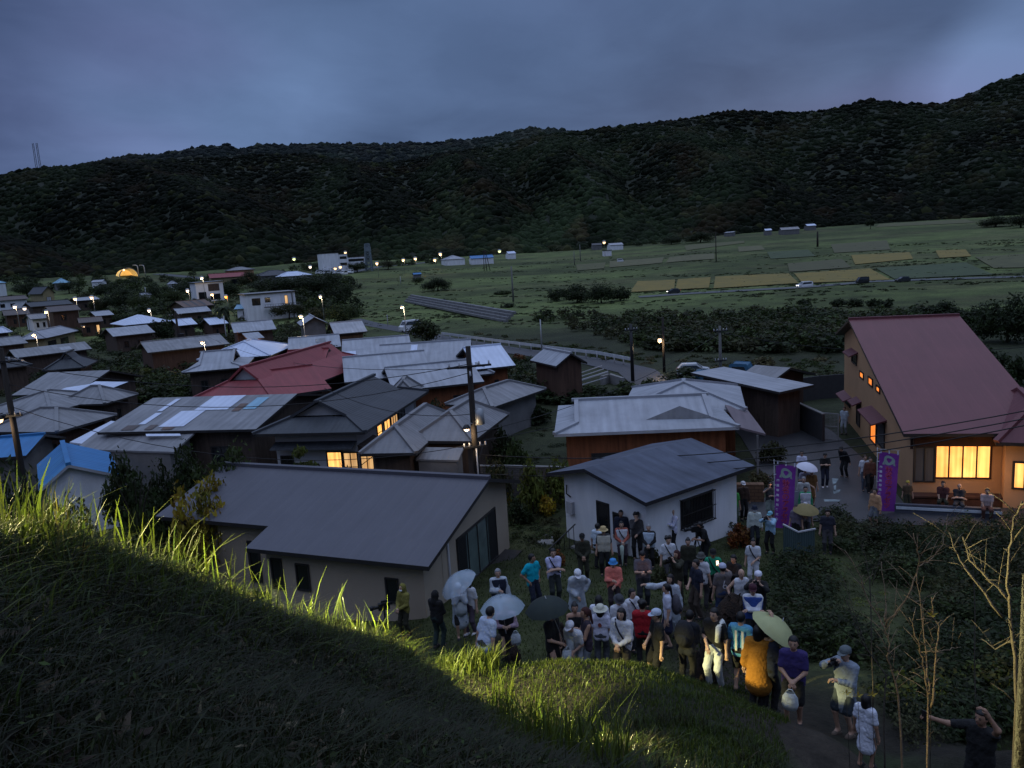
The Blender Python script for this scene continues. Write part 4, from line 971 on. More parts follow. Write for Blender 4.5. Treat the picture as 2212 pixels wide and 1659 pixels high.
# --- scattered roofs at the foot of the hills
FG = 'far houses at the foot of the hills'
for lab, A, B, D, ze, ri, kd, rm, wm in (
    ('far grey hipped roof beside the lit road bend', (962, 561), (1005, 557), 12, 3, 2, 'hip', 'lgrey', 'white'), ('far house with a long blue roof', (1017, 559), (1067, 556), 9, 3, 1.4, 'gx', 'blue', 'white'),
    ('far small white house behind the blue roof', (1098, 548), (1115, 546), 7, 3, 1.2, 'gx', 'white', 'white'), ('far tiny white roof under the trees', (1113, 535), (1132, 533), 7, 3, 1, 'gx', 'white', 'grey'),
    ('far dark roof left of the road lamp', (1279, 530), (1301, 529), 8, 3, 1.2, 'gx', 'black', 'grey'), ('far pale roof right of the road lamp', (1317, 530), (1347, 527), 8, 3, 1.2, 'gx', 'lgrey', 'white'),
    ('far white wall building below the road lamp', (1303, 541), (1322, 540), 6, 3, .1, 'flat', 'white', 'white'), ('far small white roof by the upper fields', (1653, 498), (1668, 497), 7, 3, 1, 'gx', 'white', 'grey'),
    ('far grey barn roof by the upper fields', (1688, 497), (1728, 494), 10, 3, 1.5, 'gx', 'grey', 'grey'), ('far bright roof by the upper fields', (1744, 488), (1764, 486), 9, 3, 1.2, 'gx', 'white', 'grey'),
    ('far low roof strip under the hill edge', (1563, 503), (1583, 505), 7, 2.5, .6, 'shed', 'lgrey', 'grey'), ('tiny blue shed among the fields', (893, 593), (911, 592), 4, 2.5, .5, 'gx', 'blue', 'grey'),
    ('far pale green roof under the left hill', (118, 612), (152, 611), 9, 3, 1.8, 'hip', 'cyan', 'grey'), ('far pale building cut by the left edge', (-15, 612), (13, 608), 9, 5, 1.2, 'hip', 'cyan', 'white'),
    ('far small white roof above the dark gable house', (196, 610), (222, 612), 7, 2.6, .8, 'gx', 'lgrey', 'white'), ('small open pavilion beside the tunnel road', (366, 614), (384, 613), 6, 2.8, 1.1, 'hip', 'lgrey', 'plaster'),
    ('low white roof among the trees left of centre', (304, 638), (328, 637), 6, 2.6, .6, 'gx', 'lgrey', 'white')):
    H(lab, A, B, D, ze, ri, kd, rm, wm, group=FG, ov=.25)
# ------------------------------------------------------------------ vegetation
def leafmat(name, col, col2=None, tr=.35, isl=.5, var=.45, rough=.65): return mat(name, col, rough=rough, var=var, scale=.9, col2=col2, translucent=tr, island=isl, spec=.25)
LM = {'dark': leafmat('dark_leaves', (.029, .044, .013), (.013, .019, .007)), 'mid': leafmat('green_leaves', (.050, .072, .018), (.021, .031, .009)), 'bright': leafmat('yellow_green_leaves', (.105, .125, .022), (.035, .045, .01)),
      'yellow': leafmat('yellow_croton_leaves', (.34, .235, .02), (.08, .085, .012)), 'red': leafmat('red_croton_leaves', (.19, .06, .012), (.045, .028, .008)), 'olive': leafmat('olive_leaves', (.055, .058, .020), (.022, .024, .010)),
      'dry': leafmat('dry_grass_leaves', (.10, .085, .035), (.05, .045, .018))}
BARK = mat('dark_bark', (.035, .027, .02), var=.5, scale=3, bump=.6, bscale=14, rough=.95)
def leafquads(C, R_, n, size, r, asp=.5, outward=.6, flat=1.0):
    "leaf faces scattered through clumps (centres C, radii R_)"
    k = r.integers(0, len(C), n)
    d = r.normal(size=(n, 3)); d /= np.linalg.norm(d, axis=1)[:, None]
    rad = (r.random(n) ** .45)[:, None] * R_[k][:, None]
    off = d * rad; off[:, 2] *= flat
    p = C[k] + off
    nrm = d * outward + r.normal(size=(n, 3)) * .6 + np.array([0, 0, .45]); nrm /= np.linalg.norm(nrm, axis=1)[:, None]
    t = np.cross(nrm, r.normal(size=(n, 3))); t /= np.linalg.norm(t, axis=1)[:, None]; b = np.cross(nrm, t)
    s = size * r.uniform(.55, 1.3, n)[:, None]
    V = np.stack([p - t * s, p + b * s * asp - t * s * .1, p + t * s, p - b * s * asp - t * s * .1], 1).reshape(-1, 3)
    return V, np.arange(4 * n).reshape(-1, 4)
def crown_arrays(seed, nclump=26, n=1100, size=.075, shape='round'):
    r = np.random.default_rng(seed)
    d = r.normal(size=(nclump, 3)); d /= np.linalg.norm(d, axis=1)[:, None]
    if shape == 'round': C = d * r.uniform(.35, .85, nclump)[:, None] * np.array([1, 1, .72]) + [0, 0, 1.0]; Rr = r.uniform(.26, .46, nclump)
    elif shape == 'tall': C = d * r.uniform(.2, .62, nclump)[:, None] * np.array([1, 1, 1.25]) + [0, 0, 1.1]; Rr = r.uniform(.2, .36, nclump)
    elif shape == 'bush': C = d * r.uniform(.3, .8, nclump)[:, None] * np.array([1, 1, .8]); C[:, 2] = np.abs(C[:, 2]) * 1.3 + .35; Rr = r.uniform(.24, .42, nclump)
    elif shape == 'cone':
        z = np.linspace(.35, 1.85, nclump); a = r.uniform(0, 6.28, nclump); q = (2.0 - z) * .42 * r.uniform(.3, 1, nclump); C = np.stack([q * np.cos(a), q * np.sin(a), z], 1); Rr = .12 + (2.0 - z) * .2
    elif shape == 'layer':
        C = []; 
        for k in range(nclump): a = r.uniform(0, 6.28); lv = r.integers(0, 4); q = r.uniform(.1, .9) * (1 - lv * .18); C.append((q * math.cos(a), q * math.sin(a), .7 + lv * .36))
        C = np.array(C); Rr = np.full(nclump, .26)
    elif shape == 'low': C = d * r.uniform(.3, .9, nclump)[:, None]; C[:, 2] = np.abs(C[:, 2]) * .35 + .2; Rr = r.uniform(.2, .36, nclump)
    return leafquads(C, Rr, n, size, r, flat=.45 if shape == 'layer' else 1)
def trunk_mb(seed, top=1.0, r0=.05, limbs=5, lean=.1):
    r = random.Random(seed); m = MB()
    a = (r.uniform(-lean, lean), r.uniform(-lean, lean), top)
    m.tube([(0, 0, -.1), (a[0] * .4, a[1] * .4, top * .5), a], [r0, r0 * .75, r0 * .5], 7)
    for k in range(limbs):
        t = r.uniform(.45, .95); s = Vector((a[0] * t, a[1] * t, top * t)); an = r.uniform(0, 6.28); L_ = r.uniform(.4, .75)
        e = s + Vector((math.cos(an) * L_, math.sin(an) * L_, r.uniform(.3, .6))); m.tube([s, s.lerp(e, .5) + Vector((0, 0, .06)), e], [r0 * .45, r0 * .3, r0 * .1], 5)
    return m
PROTO = {}
def proto_mesh(shape, seed, leaf, n, size):
    key = (shape, seed, leaf, n)
    if key not in PROTO:
        V, F = crown_arrays(seed, n=n, size=size, shape=shape)
        me = bpy.data.meshes.new('crown'); me.from_pydata(V.tolist(), [], F.tolist()); me.materials.append(LM[leaf]); PROTO[key] = me
    return PROTO[key]
TR_ = {}
def trunk_mesh(shape, seed):
    k = (shape in ('bush', 'low'), seed % 3)
    if k not in TR_:
        m = trunk_mb(seed, top=.55 if k[0] else 1.05, limbs=6)
        me = bpy.data.meshes.new('trunk'); me.from_pydata(m.v, [], m.f); me.materials.append(BARK); me.polygons.foreach_set('use_smooth', [True] * len(m.f)); TR_[k] = me
    return TR_[k]
def plant(name, label, cat, group, bx, by, wpx, hpx, shape='round', leaf='dark', seed=0, n=1100, size=.085, loc=None, r=None, rmin=None):
    "a tree or shrub whose foot is at survey point (bx, by) and whose crown spans wpx by hpx survey units there"
    p = loc or (GF(bx, by, 0, rmin) if rmin else G(bx, by)) if r is None else None
    if p is None:
        q = AT(bx, by, r); p = Vector((q.x, q.y, TZ(q.x, q.y))); hpx += max(-.7 * hpx, proj(p)[1] - by); wpx = max(wpx * 1.1, .5 * hpx)
    d = (p - Vector(CP)).length; w_, h_ = wpx * d / FPX / 2, hpx * d / FPX / 2 * {'bush': 1.28, 'low': 2.0}.get(shape, 1)
    lf_ = .085 if d < 50 else .2
    size = min((.04, .055, .075, .1, .13), key=lambda q: abs(q - lf_ / w_)); n = int(min(6000, 13 / size ** 2))
    e = empty(name, p - Vector((0, 0, .05)), random.uniform(0, 6.28), label, cat, group); e.scale = (w_, w_, h_)
    for nm, me in (('trunk', trunk_mesh(shape, seed)), ('crown', proto_mesh(shape, seed, leaf, n, size))):
        o = bpy.data.objects.new(nm, me); COL.objects.link(o); o.parent = e
    return e
TG = 'trees and shrubs growing among the village houses'
vt = [('round_tree', 'dense round dark tree rising between two pale roofs', 357, 749, 50, 62, 'round', 'dark'), ('round_tree', 'low dome-shaped dark tree in front of small white roofs', 440, 719, 52, 38, 'round', 'dark'),
      ('conifer', 'tall dark conifer between the red roof and the pale roofs', 719, 818, 56, 76, 'tall', 'dark'), ('shrub', 'spiky pale shrub in front of the white hipped end', 803, 788, 38, 42, 'tall', 'olive'),
      ('round_tree', 'big dark tree beside the parked white van at the village edge', 922, 748, 78, 72, 'round', 'dark'), ('round_tree', 'wide spreading dark tree left of the white pavilion roof', 600, 640, 130, 46, 'round', 'dark'),
      ('round_tree', 'wide spreading dark tree above the street light on the slope', 690, 640, 125, 62, 'round', 'dark'), ('round_tree', 'dark tree at the field edge right of the white concrete house', 738, 668, 70, 60, 'round', 'dark'),
      ('round_tree', 'dark tree just above the small gabled grey house', 742, 702, 70, 52, 'round', 'mid'), ('round_tree', 'olive tree below the tall slope lamp', 690, 702, 60, 44, 'round', 'olive'), ('round_tree', 'dark tree under the concrete house balcony', 625, 690, 70, 38, 'round', 'olive'),
      ('shrub', 'small tree glowing under the slope lamp', 675, 672, 30, 32, 'tall', 'bright'), ('palm_bush', 'bushy dark tree left of the palm', 548, 690, 34, 24, 'bush', 'mid'),
      ('round_tree', 'dark tree far left above the brown two-storey house', 228, 646, 46, 34, 'round', 'dark'), ('round_tree', 'broad dark tree in the clump left of the village', 262, 672, 80, 52, 'round', 'dark'), ('round_tree', 'mid-dark tree right of the broad tree clump', 308, 676, 62, 42, 'round', 'mid'),
      ('round_tree', 'dark tree on the left side of the white modern house', 345, 652, 56, 42, 'round', 'dark'), ('round_tree', 'tree with lighter top beside a street light on the left', 378, 664, 62, 42, 'round', 'mid'), ('round_tree', 'small tree at the foot of the white modern house', 405, 640, 40, 30, 'round', 'dark'),
      ('round_tree', 'small tree at the right of the flat dark roof', 192, 658, 40, 28, 'round', 'olive'), ('round_tree', 'tree beside the brown two-storey house', 214, 676, 34, 30, 'round', 'olive'), ('round_tree', 'dark tree above the broad gable roof', 262, 705, 44, 30, 'round', 'dark'), 
      ('shrub', 'garden shrub in the yard left of the round dark tree', 305, 757, 70, 22, 'low', 'mid'), ('round_tree', 'dark tree in front of the red-roofed yellow house', 492, 640, 52, 32, 'round', 'dark'), ('round_tree', 'olive tree behind the concrete house roof', 540, 622, 44, 40, 'round', 'olive'), 
      ('shrub', 'tree hiding the wall left of the orange lit lean-to', 515, 748, 46, 34, 'round', 'olive'), ('shrub', 'shrub overhanging the orange lit wall', 585, 742, 48, 26, 'bush', 'dark'), ('shrub', 'garden trees behind the low pale roofs at centre left', 400, 790, 60, 30, 'bush', 'mid'),
      ('shrub', 'green shrubs below the black-tiled roof', 345, 838, 70, 42, 'bush', 'mid'), ('shrub', 'small bright bush left of the pale hipped roof', 318, 812, 40, 22, 'bush', 'bright'), ('shrub', 'shrub with orange tint below the lit open garage', 42, 772, 46, 26, 'bush', 'red'),
      ('round_tree', 'dark hedge tree below the patched corrugated shed', 412, 1006, 74, 76, 'bush', 'dark'), ('round_tree', 'large rounded garden bush left of the black-tiled house', 485, 1012, 96, 66, 'round', 'mid'), ('shrub', 'dark garden bush against the black-tiled house', 548, 1012, 70, 52, 'bush', 'dark'),
      ('croton', 'yellow croton peeking over the slate roof ridge', 442, 1012, 42, 26, 'bush', 'yellow'), ('croton', 'yellow-leaved shrub at the left end of the slate roof', 418, 1040, 40, 34, 'bush', 'yellow'), ('garden_pine', 'cloud-pruned green pine in front of the lit entrance', 660, 1008, 76, 52, 'layer', 'bright'),
      ('shrub', 'small shrub below the lit front windows', 725, 1008, 32, 28, 'bush', 'mid'), ('shrub', 'low clipped bush beside the lit front windows', 756, 1010, 54, 18, 'low', 'bright'), ('shrub', 'dark tree behind the grey hipped houses at left', 430, 858, 60, 30, 'bush', 'dark'),
      ('shrub', 'dark tree between the black-tiled roof and the pole', 945, 868, 52, 40, 'bush', 'dark'), ('shrub', 'dark conifer bush in front of the low pale roof', 958, 848, 54, 36, 'bush', 'dark'), ('shrub', 'bush growing beside the board shed', 1108, 835, 40, 30, 'bush', 'mid'), ('shrub', 'orange-leaved shrub behind the white gable roof', 1120, 780, 44, 22, 'bush', 'red'),
      ('shrub', 'lamplit yellow-green bush behind the block wall', 1147, 1010, 62, 56, 'bush', 'bright'), ('shrub', 'second lamplit bush left of the pale-roofed complex', 1207, 1004, 66, 44, 'bush', 'bright'), ('shrub', 'large-leaved garden plants beside the lamp pole', 1120, 960, 66, 44, 'bush', 'mid'),
      ('shrub', 'dark shrub at the foot of the lamp pole', 1075, 1000, 60, 46, 'bush', 'olive'), ('shrub', 'dark undergrowth by the brown stump in the garden', 1085, 935, 60, 44, 'bush', 'dark'), ('shrub', 'dark tall shrub in the middle of the overgrown plot', 1165, 915, 80, 56, 'bush', 'dark'),
      ('shrub', 'dark hedge left of the upper pale hip roof', 1300, 872, 90, 48, 'bush', 'dark'), ('shrub', 'dark hedge mass behind the overgrown plot', 1225, 872, 90, 40, 'bush', 'dark'), ('shrub', 'hedge under the road wall', 1160, 862, 70, 30, 'bush', 'mid'), ('shrub', 'hedge at the corner of the fenced yard', 1355, 850, 70, 36, 'bush', 'mid'),
      ('round_tree', 'dense dark tree behind the pale complex near the blue truck', 1482, 836, 112, 50, 'round', 'dark'), ('shrub', 'roadside shrub at the foot of the black pole', 1405, 842, 46, 34, 'bush', 'mid'), ('shrub', 'pale pampas grass behind the flat-pitched shed', 1650, 800, 60, 36, 'bush', 'dry'),
      ('shrub', 'dark shrub along the wall by the slate roof gable', 1112, 1132, 56, 74, 'bush', 'dark'), ('croton', 'bright yellow croton against the block wall', 1183, 1112, 50, 58, 'bush', 'yellow'), ('croton', 'yellow-green croton touching the beige wall', 1098, 1096, 22, 44, 'bush', 'yellow'), ('shrub', 'low dark shrub between the croton and the beige house', 1135, 1130, 40, 46, 'bush', 'dark'),
      ('croton', 'orange-red croton behind the man in the lilac shirt', 1206, 1222, 44, 44, 'bush', 'red'), ('spiky_plant', 'dark spiky plant at the white house corner', 1203, 1185, 32, 44, 'tall', 'olive'), ('croton', 'rust-red croton below the blue-grey white-house wall', 1600, 1180, 62, 60, 'bush', 'red'),
      ('shrub', 'leafy shrub below the barred window', 1545, 1132, 100, 56, 'bush', 'mid'), ('shrub', 'dark grass tuft right of the barred window', 1575, 1150, 60, 40, 'bush', 'dark'), ('shrub', 'reddish plant in the white house doorway', 1314, 1152, 26, 46, 'tall', 'red'), ('shrub', 'dry golden grasses beside the asphalt path', 1645, 1052, 66, 46, 'bush', 'dry'), ('shrub', 'dark hedge bank along the asphalt path edge', 1668, 1000, 60, 60, 'bush', 'olive'),
      ('shrub', 'leafy bush in the middle of the crowd', 1408, 1220, 40, 56, 'bush', 'olive'), ('shrub', 'dark leafy bush behind the phone-gazing man', 1428, 1270, 52, 60, 'bush', 'olive'),
      ('shrub', 'dark leafy shrub over the blue roof at the lower left', 28, 1078, 110, 96, 'bush', 'dark'), ('shrub', 'straggly grey-leaved shrub in front of the white shed', 130, 1105, 90, 44, 'bush', 'olive'), ('shrub', 'round-leaved shrub below the white shed wall', 190, 1120, 70, 34, 'low', 'olive'), ('shrub', 'pale ferny plant in the yard left of the slate roof', 285, 1066, 40, 26, 'low', 'mid'), ('shrub', 'large dark shrub left of the slate roof', 330, 1030, 110, 56, 'bush', 'dark'), ('shrub', 'dark shrub behind the white shed', 265, 1000, 70, 40, 'bush', 'dark')]
vt += [('shrub', 'dark hedge along the yard left of the long low house', 330, 775, 60, 22, 'bush', 'dark'), ('shrub', 'dark garden trees between the black tiles and the white hipped roof', 372, 792, 40, 30, 'bush', 'dark'), ('shrub', 'dark shrubs at the back of the mauve-grey gable house', 20, 815, 60, 26, 'bush', 'dark'), ('shrub', 'shrubs on the pale patched gable roof edge', 130, 742, 60, 20, 'bush', 'olive'),
       ('round_tree', 'dark tree at the end of the broad gable roof', 232, 742, 40, 34, 'round', 'dark'), ('shrub', 'dark bushes below the brown two-storey house', 160, 712, 50, 24, 'bush', 'dark'), ('shrub', 'dark bushes by the low white-walled house', 50, 664, 50, 20, 'bush', 'dark'), ('round_tree', 'dark tree left of the dark gable house', 60, 640, 60, 30, 'round', 'dark'), ('round_tree', 'dark tree behind the yellowish gable end', 150, 634, 50, 26, 'round', 'dark'),
       ('shrub', 'dark bush between the palm and the greenish gable house', 470, 730, 40, 26, 'bush', 'dark'), ('shrub', 'dark bushes right of the greenish gable house', 622, 735, 40, 30, 'bush', 'olive'), ('shrub', 'dark garden right of the white hipped roof', 612, 782, 40, 26, 'bush', 'dark'), ('shrub', 'dark shrubs between the pale roofs and the board shed', 1085, 832, 50, 26, 'bush', 'dark'),
       ('shrub', 'dark hedge in front of the board shed', 1150, 845, 60, 26, 'bush', 'dark'), ('shrub', 'dark bush by the rail fence', 1270, 850, 70, 26, 'bush', 'mid'), ('shrub', 'dark shrub left of the red roof', 405, 850, 50, 30, 'bush', 'dark'), ('round_tree', 'tree in front of the wide dark roof', 575, 612, 60, 22, 'round', 'dark'), ('round_tree', 'tree right of the white pavilion roof', 715, 612, 60, 24, 'round', 'dark'),
       ('round_tree', 'tree below the apartment block', 690, 585, 40, 20, 'round', 'dark'), ('round_tree', 'tree between the school and the steel tower', 772, 588, 60, 24, 'round', 'dark'), ('round_tree', 'tree right of the steel tower', 838, 582, 50, 22, 'round', 'olive'), ('round_tree', 'tree at the lit road bend', 925, 562, 46, 18, 'round', 'dark'), ('round_tree', 'tree behind the far grey hipped roof', 990, 552, 60, 18, 'round', 'dark')]
for k, (nm, lab, bx, by, wp, hp, shp, lf) in enumerate(vt):
    near = by > 990
    rr_ = {(412, 1006): 34, (485, 1012): 33, (548, 1012): 33.5, (442, 1012): 31, (418, 1040): 29.5, (660, 1008): 34, (725, 1008): 34.5, (756, 1010): 34, (945, 868): 44, (1147, 1010): 33, (1207, 1004): 34, (1120, 960): 37, (1075, 1000): 34, (1085, 935): 40, (28, 1078): 26, (130, 1105): 29, (190, 1120): 30, (330, 1030): 34, (265, 1000): 38, (285, 1066): 31}.get((bx, by))
    plant(nm, lab, 'tree' if 'tree' in nm or nm in ('conifer', 'garden_pine') else 'shrub', TG, bx, by, wp, hp, shp, lf, k % 5, 2200 if near else 1400, .07 if near else .115, rmin=18 if near else None, r=rr_)
FTG = 'trees standing in the open fields'
for k, (lab, bx, by, wp, hp, shp, lf) in enumerate([('left end of the dark tree clump in the fields', 1203, 650, 56, 34, 'round', 'dark'), ('second tree of the dark field clump, with a rounded top', 1248, 654, 78, 50, 'round', 'dark'), ('tallest tree of the dark field clump', 1300, 655, 84, 56, 'round', 'dark'), ('right end tree of the dark field clump', 1340, 650, 52, 40, 'round', 'dark'),
     ('dark lone tree above the stepped retaining wall', 945, 628, 76, 36, 'round', 'dark'), ('small bush left of the lone field tree', 903, 610, 34, 14, 'bush', 'mid'), ('small bush row along the field path', 1085, 636, 46, 12, 'low', 'mid'), ('low dark bush right of the retaining wall', 1098, 664, 36, 14, 'low', 'dark'),
     ('dark hillfoot tree left in the clump by the upper fields', 1450, 528, 60, 24, 'round', 'dark'), ('dark hillfoot tree right in the clump by the upper fields', 1512, 524, 74, 28, 'round', 'dark'), ('small conical tree standing alone by the upper fields', 1880, 495, 26, 20, 'tall', 'dark'), ('dark tree at the right edge of the upper fields', 2150, 490, 80, 24, 'round', 'dark'), ('dark tree cut by the right edge of the upper fields', 2205, 492, 70, 34, 'round', 'dark')]):
    plant('field_tree', lab, 'tree', FTG, bx, by, wp, hp, 'bush' if shp == 'round' else shp, lf, k % 5, 1500, .12)
HG = 'dark trees behind the plum-roofed house'
for k, (bx, by, wp, hp, lab) in enumerate([(1738, 662, 34, 22, 'small bush left in the dark row at the field edge'), (1810, 662, 44, 20, 'first bush of the pair in the dark row'), (1850, 662, 46, 22, 'second bush of the pair in the dark row'), (1890, 665, 40, 24, 'third bush of the dark row, taller'), (1918, 665, 30, 24, 'last bush of the dark row before the big trees'),
     (1975, 700, 70, 40, 'dark tree above the ridge of the plum roof'), (2030, 690, 80, 44, 'round dark tree right above the plum roof ridge'), (2100, 720, 110, 70, 'big dark tree right of the plum roof ridge'), (2175, 740, 120, 110, 'largest dark tree at the right edge'), (2130, 800, 90, 60, 'dark tree on the slope behind the plum roof rake'), (2205, 830, 60, 70, 'dark bush right of the plum roof rake'), (1940, 740, 70, 46, 'dark tree tucked behind the plum roof ridge')]):
    plant('dark_tree', lab, 'tree', HG, bx, by, wp, hp, 'bush', 'dark', k % 5, 1700, .1)
# palm by the white concrete house
p = G(495, 728); d = (p - Vector(CP)).length; s = d / FPX
pl = empty('palm_tree', p, 0, 'tall palm with drooping fronds in front of the white concrete house', 'tree', TG)
m = MB(); m.tube([(0, 0, -.2), (.2, 0, 30 * s), (-.3, 0, 58 * s)], [.28, .2, .16], 8); m.build('trunk', BARK, pl)
m = MB(); r_ = random.Random(3)
for k in range(26):
    a = r_.uniform(0, 6.28); up_ = r_.uniform(-.3, .9); Lf = r_.uniform(20, 27) * s; pts = []
    for t in range(6):
        u = t / 5; pts.append(Vector((-.3 + math.cos(a) * Lf * u, math.sin(a) * Lf * u, 58 * s + Lf * (up_ * u - 1.15 * u * u))))
    for t in range(5):
        w0, w1 = [.55 * math.sin(math.pi * min(.95, .12 + u_ * .85)) * Lf * .22 for u_ in (t / 5, (t + 1) / 5)]
        n_ = Vector((-math.sin(a), math.cos(a), 0))
        for sg in (-1, 1): m.poly([pts[t], pts[t + 1], pts[t + 1] + n_ * w1 * sg - Vector((0, 0, w1 * .7)), pts[t] + n_ * w0 * sg - Vector((0, 0, w0 * .7))])
m.build('crown', LM['dark'], pl)
# scrub between the village and the fields: one uncounted mass
def scrub(name, label, cells, n, hmin, hmax, leaf, nl, size, seed, shape='bush'):
    r = np.random.default_rng(seed); Vs = []; b = 0
    pv = [crown_arrays(50 + k, n=nl, size=size, shape=shape, nclump=16)[0] for k in range(5)]
    for k in range(n):
        q = cells[r.integers(0, len(cells))]; a, c = r.random(), r.random()
        px = (q[0][0] * (1 - a) + q[1][0] * a) * (1 - c) + (q[3][0] * (1 - a) + q[2][0] * a) * c
        py = (q[0][1] * (1 - a) + q[1][1] * a) * (1 - c) + (q[3][1] * (1 - a) + q[2][1] * a) * c
        p = G(px, py); h = r.uniform(hmin, hmax); an = r.uniform(0, 6.28); ca, sa = math.cos(an), math.sin(an)
        V = pv[r.integers(0, 5)] * np.array([h * r.uniform(.5, .9), h * r.uniform(.5, .9), h / 2])
        Vs.append(np.stack([V[:, 0] * ca - V[:, 1] * sa + p.x, V[:, 0] * sa + V[:, 1] * ca + p.y, V[:, 2] + p.z - .1], 1))
    V = np.concatenate(Vs)
    return mesh_np(name, V, np.arange(len(V)).reshape(-1, 4), LM[leaf] if not isinstance(leaf, (list, tuple)) else [LM[l] for l in leaf], mi=None if not isinstance(leaf, (list, tuple)) else np.repeat(r.integers(0, len(leaf), n), nl), label=label, cat='scrub', kind='stuff')
scrub('scrub', 'dark tangled scrub belt between the village road and the rice fields', [[(1130, 690), (1830, 672), (1840, 760), (1420, 760)], [(1420, 700), (1800, 680), (1815, 770), (1400, 755)], [(1800, 690), (2000, 690), (1900, 740), (1800, 760)]], 620, 1.6, 3.6, ['dark', 'olive', 'olive', 'mid'], 170, .14, 3)
scrub('reeds', 'pale green reeds and grass along the scrub edge', [[(1180, 660), (1900, 640), (1800, 690), (1130, 690)], [(1440, 770), (1810, 775), (1815, 815), (1560, 820)], [(760, 610), (880, 640), (870, 700), (760, 690)], [(1010, 715), (1430, 770), (1400, 790), (1010, 735)]], 460, .5, 1.3, ['mid', 'olive', 'dry', 'mid'], 90, .2, 4, 'low')
scrub('weeds', 'low weeds and tussocks scattered through the far fields', [[(1150, 560), (2212, 500), (2212, 590), (1150, 640)], [(800, 590), (1400, 560), (1400, 640), (900, 640)], [(760, 650), (1100, 690), (1300, 700), (760, 720)]], 420, .4, .9, ['mid', 'olive', 'olive'], 60, .3, 8, 'low')
scrub('bank_undergrowth', 'dark leafy undergrowth covering the bank at the lower right', [[(1800, 1118), (2212, 1140), (2212, 1210), (1800, 1190)], [(1830, 1160), (2212, 1180), (2212, 1300), (1900, 1260)], [(1690, 1215), (1760, 1215), (1790, 1330), (1700, 1340)], [(1720, 1330), (1800, 1330), (1850, 1420), (1760, 1430)], [(1950, 1300), (2212, 1280), (2212, 1440), (1980, 1430)], [(1900, 1430), (2212, 1430), (2212, 1600), (1980, 1600)]], 330, .5, 1.7, ['dark', 'dark', 'olive', 'dark', 'mid'], 480, .07, 12)
scrub('bank_grass', 'green weeds and grass on the bank between the path and the saplings', [[(1770, 1210), (1900, 1220), (1960, 1400), (1800, 1330)], [(1850, 1330), (1990, 1330), (2000, 1480), (1880, 1460)]], 300, .18, .5, ['mid', 'mid', 'bright', 'olive'], 200, .1, 13, 'low')
scrub('garden_undergrowth', 'dark weeds and low plants in the gardens between the houses', [[(1060, 830), (1340, 850), (1200, 1000), (1040, 1010)], [(380, 960), (560, 960), (560, 1015), (360, 1030)], [(20, 990), (330, 1000), (330, 1100), (20, 1100)], [(1090, 1060), (1200, 1100), (1200, 1180), (1100, 1180)], [(560, 940), (790, 940), (790, 1005), (560, 1005)]], 240, .35, 1.0, ['dark', 'mid', 'olive'], 260, .1, 15, 'low')
scrub('village_undergrowth', 'dark hedges and garden growth filling the gaps between the village houses', [[(0, 640), (520, 640), (560, 760), (0, 780)], [(0, 780), (560, 760), (640, 850), (0, 900)], [(560, 700), (760, 700), (800, 800), (560, 800)], [(250, 605), (620, 600), (640, 680), (250, 660)], [(560, 600), (760, 600), (760, 640), (560, 650)], [(900, 790), (1140, 790), (1200, 870), (940, 880)]], 1500, 1.2, 2.7, ['dark', 'dark', 'olive', 'mid'], 150, .15, 31)

rb_ = random.Random(77); cells = []
for k in range(150):
    y = rb_.uniform(545, 645); x = rb_.uniform(1120, 2200); w_ = rb_.uniform(50, 260); sl = -.035 if y < 600 else -.02; x1_ = x + w_
    y2 = y - (x - 1500) * .045; cells.append([(x, y2), (x1_, y2 + sl * w_), (x1_, y2 + sl * w_ + 2), (x, y2 + 2)])
for k in range(40):
    y = rb_.uniform(575, 690); x = rb_.uniform(780, 1150); w_ = rb_.uniform(40, 160); cells.append([(x, y), (x + w_, y - .02 * w_), (x + w_, y - .02 * w_ + 2), (x, y + 2)])
scrub('field_banks', 'dark grassy banks and ditches between the terraced fields', cells, 2600, .5, 1.2, ['dark', 'mid', 'olive', 'mid'], 40, .3, 41, 'low')
scrub('village_woodland', 'dark trees massed between the far village houses and the hill foot', [[(0, 598), (300, 598), (300, 640), (0, 640)], [(200, 605), (420, 605), (420, 690), (200, 690)], [(320, 596), (700, 580), (760, 640), (400, 640)], [(560, 610), (770, 600), (790, 700), (600, 680)], [(640, 566), (960, 556), (960, 570), (640, 590)], [(960, 548), (1420, 526), (1420, 532), (960, 556)]], 330, 3.0, 6.0, ['dark', 'dark', 'mid'], 260, .12, 51)
# ------------------------------------------------------------------ roads, walls, poles, vehicles
ASPH = mat('wet_asphalt', (.040, .041, .046), var=.35, scale=.7, bump=.25, bscale=40, rough=.5, spec=.4)
PAINT = mat('worn_road_paint', (.26, .32, .34), var=.75, scale=2.6, rough=.7)
CONC = mat('grey_concrete', (.21, .205, .20), var=.35, scale=1.2, bump=.2, bscale=12)
DARKM = mat('black_painted_metal', (.018, .018, .02), var=.2, scale=3, rough=.45)
GALV = mat('galvanised_steel', (.32, .33, .34), var=.2, scale=2, rough=.45, metal=.4)
POLEC = mat('concrete_pole', (.17, .165, .155), var=.3, scale=1.5, rough=.9); POLED = mat('dark_creosote_pole', (.032, .026, .022), var=.4, scale=2, rough=.9, streak=(6, 6, .5))
strip('road', [G(1600, 868), G(1655, 905), G(1700, 940), G(1745, 992), G(1785, 1045), G(1815, 1103)], 5.4, ASPH, .05)
strip('road', [G(1560, 1092), G(1660, 1098), G(1760, 1105), G(1900, 1110), G(2060, 1116), G(2300, 1128)], 2.6, ASPH, .045)
strip('road', [G(760, 690), G(900, 718), G(960, 734), G(1100, 757), G(1290, 782), G(1375, 802), G(1425, 840)], 3.6, ASPH, .06)
